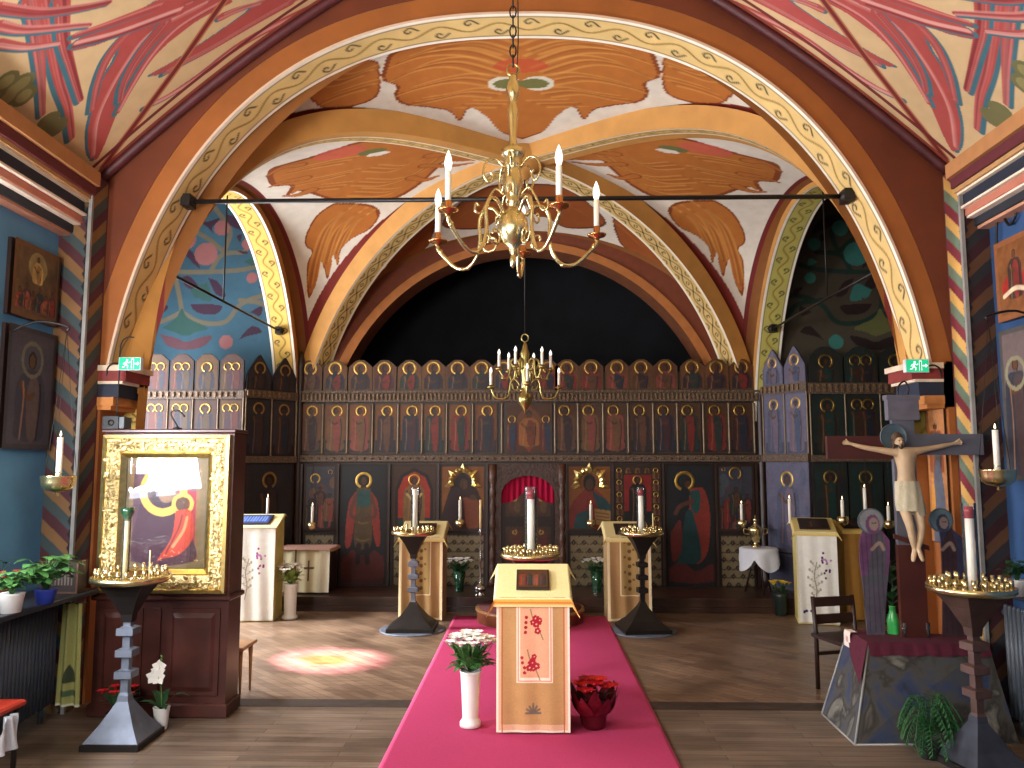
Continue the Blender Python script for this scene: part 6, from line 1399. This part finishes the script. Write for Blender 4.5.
o = .012; fA = (A[0][0] - o, A[0][1] - o, A[0][2]); fB = (A[1][0], A[1][1] - o, A[1][2]); bB = A[2]; bA = (A[3][0] - o, A[3][1], A[3][2])
mb.add([fA, fB, bB, bA], [(0, 1, 2, 3)])
n = 26; vs = []
for k in range(n + 1):
    p = lerp(fA, fB, k / n); w_ = .006 * math.sin(k * 1.9); vs += [p, (p[0], p[1] - .012 - w_, p[2] - .03), (p[0], p[1] - .028 - w_, p[2] - .075 - .006 * math.sin(k * .9))]
mb.add(vs, [(3 * k + j, 3 * k + j + 1, 3 * k + j + 4, 3 * k + j + 3) for k in range(n) for j in (0, 1)], True)
e = .028; q0 = lerp(fA, lerp(tFL, bFL, .42), 1); q0 = (q0[0] - e, q0[1] - .012, q0[2]); q1 = lerp(tBL, bBL, .22); q1 = lerp(q1, lerp(tFL, bFL, .22), .55); q1 = (q1[0] - e, q1[1], q1[2]); q2 = lerp(fA, bA, .85); q2 = (q2[0] - .012, q2[1], q2[2])
mb.add([fA, q0, q1, q2], [(0, 3, 2, 1)]); mb.build('velvet_cover', VEL, t, world=True)
def at_edge(k, dz): p = lerp(fA, bA, k); return (p[0] - .03, p[1], p[2] + dz)
tw = thing('white_napkin', 'small white embroidered napkin hanging over the corner of the velvet cover', 'cloth', at_edge(.7, 0)); U, V = uv(16, 16, -.05, .05, -.09, .045); cv = Cv(U, V, '#e3d3c8'); cv.rect(-.02, .02, -.06, -.02, '#c79a92')
grid('cloth', np.where(V > 0, V * 1.0 - .0, .2 * V * -.0 - .006), U, np.where(V > 0, .012, V), cv.C, FABRIC, tw)
wr_ = thing('dried_wreath', 'brown dried wreath lying on the velvet behind the white napkin', 'wreath', (PZ(877, 623, ZT)[0] - .04, 5.38, ZT + .014)); mb = MB(); r = random.Random(6)
for k in range(60):
    a = r.random() * 6.28; q = .055 + .02 * r.random(); b = a + .7; mb.tube(catmull([(q * math.cos(a), q * math.sin(a), .01 + .03 * r.random()), (q * 1.1 * math.cos((a + b) / 2), q * 1.1 * math.sin((a + b) / 2), .02 + .035 * r.random()), (q * math.cos(b), q * math.sin(b), .01 + .03 * r.random())], 3), .004, 4)
mb.build('twigs', mat('dry_brown', '#6a4028', .8, var=.4), wr_)
YX = 5.20
def X3(px, py, dy=0.0, Y=YX): q = P(px, py, Y); return (q[0], q[1] + dy, q[2])
cxp = P(904, 440, YX)[0]
cr = thing('crucifix', 'large painted wooden cross with a pale carved figure of a crucified man', 'crucifix', (cxp, YX, ZT + .009))
GREYW = mat('grey_blue_painted_wood', '#565660', .55, var=.2, scale=5); REDW = mat('dark_red_painted_wood', '#44190f', .5, var=.2, scale=5)
x0, x1 = P(893, 440, YX)[0], P(915, 440, YX)[0]; zt_ = P(904, 404, YX)[2]
mb = MB(); mb.box(x0, x1, YX, YX + .035, P(900, 545, YX)[2], zt_); mb.build('upright', GREYW, cr, world=True)
MB().box(x0 - .003, x1 + .025, YX - .0015, YX + .036, ZT + .009, P(900, 545, YX)[2]).build('lower_shaft', REDW, cr, world=True)
MB().box(P(827, 440, YX)[0], x0 - .01, YX - .002, YX + .033, P(850, 459, YX)[2], P(850, 436, YX)[2]).build('left_beam', REDW, cr, world=True)
MB().box(x0 - .01, P(983, 440, YX)[0], YX - .003, YX + .034, P(940, 455, YX)[2], P(940, 434, YX)[2]).build('right_beam', GREYW, cr, world=True)
mb = MB(); tx0, tx1 = P(887, 405, YX)[0], P(918, 405, YX)[0]; mb.box(tx0, tx1, YX - .012, YX + .04, P(900, 420, YX)[2], P(900, 400, YX)[2]); mb.box(tx0 - .008, tx1 + .008, YX - .016, YX + .045, P(900, 400, YX)[2], P(900, 395, YX)[2]); mb.build('title_board', mat('lilac_grey_board', '#5f5b64', .6), cr, world=True)
mb = MB(); mb.tube(catmull([X3(899, 396, .02), X3(900, 386, .02), X3(906, 381, .02), X3(910, 388, .02), X3(909, 396, .02)], 5), .006, 6); mb.build('top_hook', IRON, cr, world=True)
a, b = X3(893, 536), X3(928, 548); MB().hexa([(a[0], YX - .02, a[2] - .015), (b[0], YX - .02, b[2] - .015), (b[0], YX, b[2] - .015), (a[0], YX, a[2] - .015), (a[0], YX - .02, a[2] + .015), (b[0], YX - .02, b[2] + .015), (b[0], YX, b[2] + .015), (a[0], YX, a[2] + .015)]).build('foot_board', REDW, cr, world=True)
# figure: one skinned body
SK = mat('carved_skin', '#b79a78', .6, var=.12, scale=12)
pts = []; rad = []; edg = []
def J(px, py, dy, r, par=None):
    p = X3(px, py, dy); i = len(pts); pts.append((p[0] - cxp, p[1] - YX, p[2] - ZT - .009)); rad.append(r); 
    if par is not None: edg.append((par, i))
    return i
pel = J(903, 488, -.06, .058); wa = J(902, 476, -.055, .052, pel); ch_ = J(902, 461, -.06, .066, wa); up_ = J(901, 453, -.055, .05, ch_); nk = J(897, 449, -.06, .024, up_); hd = J(894, 443, -.075, .036, nk); ht = J(893, 437, -.07, .030, hd)
for sd in (0, 1):
    A_ = [(888, 452, -.05, .031), (876, 450, -.04, .024), (864, 448, -.032, .021), (856, 446, -.026, .018), (850, 444, -.02, .013), (845.5, 443, -.016, .015)] if not sd else [(914, 451, -.05, .031), (925, 449, -.04, .024), (936, 447, -.032, .021), (944, 445.5, -.026, .018), (951, 444, -.02, .013), (956, 442.8, -.016, .015)]
    pr0 = up_
    for q in A_: pr0 = J(*q, pr0)
    s_ = -1 if not sd else 1; bx, by = A_[-1][0], A_[-1][1]
    for k, (dx, dy) in enumerate(((3.4, -2.0), (4.4, -.8), (4.5, .4), (3.8, 1.5))):
        f1 = J(bx + s_ * dx * .6, by + dy * .9, -.02, .0055, pr0); J(bx + s_ * dx, by + dy, -.028, .0045, f1)
    f1 = J(bx + s_ * .2, by - 2.6, -.024, .006, pr0); J(bx + s_ * 1.6, by - 3.8, -.03, .005, f1)
L1 = pel
for q in ((898, 496, -.06, .046), (899, 510, -.085, .04), (903, 526, -.10, .03), (907, 538, -.075, .027), (911, 548, -.05, .017), (909, 556, -.06, .018), (907.5, 560.5, -.075, .012)): L1 = J(*q, L1)
L1 = pel
for q in ((909, 496, -.06, .046), (912, 510, -.085, .04), (914, 526, -.10, .03), (914, 538, -.08, .027), (913, 547, -.07, .017), (915, 555, -.078, .018), (916.5, 560, -.09, .012)): L1 = J(*q, L1)
me = bpy.data.meshes.new('body'); me.from_pydata(pts, edg, []); bo = bpy.data.objects.new('body', me); COL.objects.link(bo); bo.parent = cr; me.materials.append(SK)
sk = bo.modifiers.new('skin', 'SKIN'); sk.use_smooth_shade = True
for i, v in enumerate(me.skin_vertices[0].data): v.radius = (rad[i], rad[i] * .85); v.use_root = (i == 0)
sb = bo.modifiers.new('sub', 'SUBSURF'); sb.levels = 2; sb.render_levels = 2
hl = lambda px, py, dy: tuple(np.array(X3(px, py, dy)) - np.array((cxp, YX, ZT + .009)))
H_ = hl(893, 437, 0)
mb = MB(); mb.M = Matrix.Translation(H_) @ Matrix.Rotation(PI / 2, 4, 'X'); mb.lathe([(.0, .004), (.075, .004), (.084, .008), (.087, .012), (.087, .0), (.0, .0)], (0, 0, 0), 30); mb.build('nimbus', mat('blue_grey_nimbus', '#5e7078', .4, .4), cr)
hc = hl(893.5, 440, -.07)
mb = MB(); mb.ball((hc[0] - .002, hc[1] + .018, hc[2] + .006), (.038, .032, .044), 14, 10); mb.ball((hc[0] - .03, hc[1] + .012, hc[2] - .03), (.012, .018, .035), 8, 6); mb.ball((hc[0] + .034, hc[1] + .012, hc[2] - .028), (.012, .018, .032), 8, 6); mb.ball((hc[0] + .004, hc[1] - .022, hc[2] - .042), (.016, .012, .02), 8, 6); mb.build('hair_and_beard', mat('dark_brown_hair', '#4a3424', .7), cr)
mb = MB()
for sx in (-.012, .013): mb.ball((hc[0] + sx, hc[1] - .034, hc[2] - .006), (.006, .004, .003), 6, 4)
mb.ball((hc[0] + .003, hc[1] - .033, hc[2] - .032), (.008, .004, .002), 6, 4); mb.build('eyes_and_mouth', MATS['dark_brown_hair'], cr)
MB().ball((hc[0] + .001, hc[1] - .038, hc[2] - .015), (.005, .008, .012), 8, 6).build('nose', SK, cr)
# loincloth
n = 40; m_ = 24; U, V = np.meshgrid(np.linspace(0, 2 * PI, n), np.linspace(0, 1, m_)); c0_ = np.array(hl(902.5, 481, -.058)); c1_ = np.array(hl(905, 510, -.085)); cc = c0_[None, None, :] + (c1_ - c0_)[None, None, :] * V[..., None]
R = (.062 + .010 * np.sin(V * PI * .6)) * (1 + .05 * np.sin(9 * U + 3 * V)); cv = Cv(U, V, '#b3a88e'); cv.mottle(.12, 4, 1)
grid('loincloth', cc[..., 0] + R * np.cos(U) * (1.15 + .1 * V), cc[..., 1] + R * np.sin(U) * .85, cc[..., 2] - .03 * V * (np.cos(U) > .2) * V, cv.C, FABRIC, cr)
# standing side figures: cut-out painted panels
def cutout(name, label, pxh, pyh, rpx, prof, Y, robe, robe2, halo_c, z0):
    """prof: (py, left px, right px) rows from the neck down"""
    c = P(pxh, pyh, Y); t = thing(name, label, 'painted panel', (c[0], Y, z0)); rows = sorted([(P(a, py, Y)[2], P(a, py, Y)[0], P(b, py, Y)[0]) for py, a, b in prof])
    zs_ = np.array([r[0] for r in rows]); xl_ = np.array([r[1] for r in rows]); xr2 = np.array([r[2] for r in rows]); U, Z = np.meshgrid(np.linspace(0, 1, 40), np.linspace(z0, zs_[-1], 110))
    X = np.interp(Z, zs_, xl_) * (1 - U) + np.interp(Z, zs_, xr2) * U; cv = Cv(X - c[0], Z - z0, robe); h = zs_[-1] - z0; w = .1
    cv.m(cv.V < h * .55, robe2, .75); cv.poly([(-.05, h * .5), (.03, h * .98), (.09, h * .85), (.07, h * .5)], robe2, .8, curve=3)
    for k in range(5): cv.stroke([(-.07 + .035 * k, h * .95), (-.06 + .03 * k, h * .5), (-.07 + .036 * k, .02)], .006, '#1c1a22', .6)
    cv.stroke([(.0, h * .80), (.05, h * .86), (.075, h * .80)], .022, '#8a7468'); cv.mottle(.18, 14, 2)
    grid('painted_figure', X - c[0], np.full_like(X, -.012), Z - z0, cv.C, ICON, t, close_back=(0, .012, 0), smooth=False)
    rr = rpx / 780 * Y; zc = c[2] - z0; n = 36; UU, RR = np.meshgrid(np.linspace(0, 2 * PI, n), np.linspace(0, 1, 16)); Xh = RR * rr * np.cos(UU); Zh = RR * rr * np.sin(UU); cv = Cv(Xh, Zh, halo_c); cv.ring((0, 0), rr * .92, rr * 1.1, '#4a5258')
    cv.disc((rr * .1, -rr * .25), rr * .55, robe, ry=rr * .75); cv.disc((rr * .18, -rr * .22), rr * .36, '#84706a', ry=rr * .5); cv.stroke([(rr * .05, -rr * .15), (rr * .14, -rr * .15)], rr * .08, '#2a2224', curve=0); cv.stroke([(rr * .24, -rr * .15), (rr * .34, -rr * .15)], rr * .08, '#2a2224', curve=0)
    grid('haloed_head', Xh, np.full_like(Xh, -.018), zc + Zh, cv.C, ICON, t, close_back=(0, .016, 0), smooth=False); return t
cutout('saint_panel', 'cut-out painted panel of a standing woman in violet robes left of the cross', 870, 521, 12.5, [(528, 863, 879), (540, 859, 889), (560, 859, 889), (590, 863, 886), (627, 866, 884)], 5.28, '#5e3a5a', '#454a4e', '#76787a', ZT + .009)
cutout('saint_panel', 'cut-out painted panel of a standing man in dark blue robes right of the cross', 940, 520, 11.5, [(528, 938, 950), (538, 940, 962), (560, 941, 965), (590, 942, 966), (640, 942, 966)], 5.238, '#33334a', '#3c2420', '#5a7076', ZT + .009)
for k, px in enumerate((901, 924)):
    c = P(px, 612, 5.24); t = thing('votive_glass', 'small clear votive glass at the %s side of the foot of the cross' % ('left', 'right')[k], 'glass', (c[0], 5.215, ZT + .009)); mb = MB().lathe([(.018, 0), (.022, .09), (.02, .09), (.016, .005)], (0, 0, 0), 14).build('glass', GLASS, t); MB().lathe([(.015, .006), (.016, .035)], (0, 0, 0), 12).build('wax', WAX, t)
# chair behind the base
p = PZ(829, 700); t = thing('chair', 'dark wooden chair half hidden behind the crucifix base', 'chair', (2.32, 5.86, 0), math.radians(16)); w = .2; sh = .40
MB().box(-w, w, -.2, .2, sh - .03, sh, bev=.008).build('seat', WOODD, t)
for sx in (-.17, .17):
    MB().tube([(sx, -.17, 0), (sx, -.17, sh - .03)], .016, 8).build('leg', WOODD, t); MB().tube([(sx, .18, 0), (sx, .18, sh), (sx, .205, .66)], .016, 8).build('leg', WOODD, t)
for z in (.46, .585): MB().box(-.17, .17, .185, .205, z, z + .07, bev=.004).build('back_rail', WOODD, t)
for z, y in ((.18, -.17), (.24, .18)): MB().box(-.17, .17, y - .01, y + .01, z, z + .025).build('stretcher', WOODD, t)

# ================================================================ LIGHT
w = bpy.data.worlds.new('world'); S.world = w; w.use_nodes = True; w.node_tree.nodes['Background'].inputs['Color'].default_value = (.5, .6, .8, 1); w.node_tree.nodes['Background'].inputs['Strength'].default_value = .05
def area(name, loc, target, sx, sy, power, col):
    l = bpy.data.lights.new(name, 'AREA'); l.shape = 'RECTANGLE'; l.size = sx; l.size_y = sy; l.energy = power; l.color = col
    o = bpy.data.objects.new(name, l); COL.objects.link(o); o.location = loc; o.rotation_euler = (Vector(target) - Vector(loc)).to_track_quat('-Z', 'Y').to_euler(); return o
area('window_light_left', (-3.37, 3.5, 2.15), (2.6, 4.2, 3.4), 1.1, 1.5, 330, (.95, .96, 1))
s2 = bpy.data.lights.new('left_wall_fill', 'SPOT'); s2.energy = 130; s2.color = (.55, .75, 1); s2.spot_size = math.radians(48); s2.spot_blend = 1.; s2.shadow_soft_size = .4; o = bpy.data.objects.new('left_wall_fill', s2); COL.objects.link(o); o.location = (-1.2, .8, 2.6); o.rotation_euler = (Vector((-3.25, 4.8, 1.0)) - Vector(o.location)).to_track_quat('-Z', 'Y').to_euler()  # added bluish fill spot, replaces the haze along the left wall
area('transept_light_left', (-5.15, 7.6, 2.4), (0, 7.4, 3.6), 2.3, 2.4, 260, (.97, .97, 1))
area('nave_vault_fill', (-2.4, .6, 2.3), (2.2, 5, 4.3), 1.4, 1.2, 190, (1, .94, .84))  # unseen fill light added to brighten the right side of the nave vault
area('rear_fill', (-1.0, -2.8, 2.5), (-.5, 5, .6), 3, 2, 110, (1, .97, .95))  # added fill light in front of the windowless back wall
pl_ = bpy.data.lights.new('crossing_fill', 'POINT'); pl_.energy = 40; pl_.color = (1, .85, .62); pl_.shadow_soft_size = .25; o = bpy.data.objects.new('crossing_fill', pl_); COL.objects.link(o); o.location = (-3.9, 6.2, 3.4)  # warm fill point added to lift the crossing vault, no fitting there
g2 = bpy.data.lights.new('transept_sun_glow', 'SPOT'); g2.energy = 2200; g2.spot_size = math.radians(52); g2.spot_blend = 1.; g2.shadow_soft_size = .3; o = bpy.data.objects.new('transept_sun_glow', g2); COL.objects.link(o); o.location = (-4.9, 7.7, 3.4); o.rotation_euler = (Vector((-2.3, 7.2, 0)) - Vector(o.location)).to_track_quat('-Z', 'Y').to_euler()
# stained-glass patch of sunlight on the floor: spotlight through a coloured pattern
sp = bpy.data.lights.new('stained_glass_sun', 'SPOT'); sp.energy = 13000; sp.spot_size = math.radians(10.5); sp.spot_blend = .6; sp.shadow_soft_size = .02
o = bpy.data.objects.new('stained_glass_sun', sp); COL.objects.link(o); o.location = (-4.6, 8.0, 4.6); o.rotation_euler = (Vector((-1.72, 6.75, 0)) - Vector(o.location)).to_track_quat('-Z', 'Y').to_euler()
sp.use_nodes = True; nt = sp.node_tree; em = nt.nodes['Emission']; tc = nt.nodes.new('ShaderNodeTexCoord'); vo = nt.nodes.new('ShaderNodeTexVoronoi'); vo.inputs['Scale'].default_value = 38; nt.links.new(tc.outputs['Normal'], vo.inputs['Vector'])
rp = nt.nodes.new('ShaderNodeValToRGB'); rp.color_ramp.interpolation = 'LINEAR'; e = rp.color_ramp.elements; e[0].color = (1, .55, .85, 1); e[1].color = (1, .95, .9, 1); e[1].position = .75
for p_, c_ in ((.3, (1, .85, .5, 1)), (.5, (1, .8, .9, 1))): k = e.new(p_); k.color = c_
sx = nt.nodes.new('ShaderNodeSeparateColor'); nt.links.new(vo.outputs['Color'], sx.inputs[0])
sn = nt.nodes.new('ShaderNodeSeparateXYZ'); nt.links.new(tc.outputs['Normal'], sn.inputs[0]); cb = nt.nodes.new('ShaderNodeCombineXYZ'); nt.links.new(sn.outputs[0], cb.inputs[0]); nt.links.new(sn.outputs[1], cb.inputs[1])
ln = nt.nodes.new('ShaderNodeVectorMath'); ln.operation = 'LENGTH'; nt.links.new(cb.outputs[0], ln.inputs[0])
ma = nt.nodes.new('ShaderNodeMath'); ma.operation = 'MULTIPLY_ADD'; ma.inputs[1].default_value = .022; nt.links.new(sx.outputs[0], ma.inputs[0]); nt.links.new(ln.outputs['Value'], ma.inputs[2])
ms = nt.nodes.new('ShaderNodeMath'); ms.operation = 'MULTIPLY'; ms.inputs[1].default_value = 10.; nt.links.new(ma.outputs[0], ms.inputs[0]); nt.links.new(ms.outputs[0], rp.inputs[0])
while len(e) > 2: e.remove(e[-1])
e[0].position = .0; e[0].color = (.75, .45, .12, 1); e[1].position = 1.; e[1].color = (.12, .02, .07, 1)
for p_, c_ in ((.3, (.95, .6, .2, 1)), (.42, (1, .85, .75, 1)), (.62, (1, .7, .85, 1)), (.8, (.7, .28, .5, 1))): k = e.new(p_); k.color = c_
nt.links.new(rp.outputs[0], em.inputs['Color'])
GR = {'hanging_lamp': 'small brass hanging lamps', 'tall_candle': 'tall candles on the stands', 'candle': 'white candles in lamps', 'hanging_bowl_lamp': 'brass bowl lamps', 'brass_chandelier': 'brass chandeliers', 'tie_rod': 'iron tie rods', 'wall_icon': 'icons on the side walls', 'exit_sign': 'exit signs', 'saint_panel': 'cut-out saint panels', 'radiator': 'radiators', 'thin_taper': 'thin tapers', 'flower_vase': 'flower vases', 'potted_plant': 'potted plants on the shelves', 'votive_glass': 'votive glasses', 'icon_screen_wing': 'side wings of the icon screen', 'icon_screen_return': 'angled returns of the icon screen'}
for o in S.objects:
    if o.parent is None and o.get('label'):
        k = o.name.split('.')[0]
        if k in GR and not o.get('group'): o['group'] = GR[k]
S.view_settings.view_transform = 'Standard'; S.view_settings.look = 'None'; S.view_settings.exposure = 0
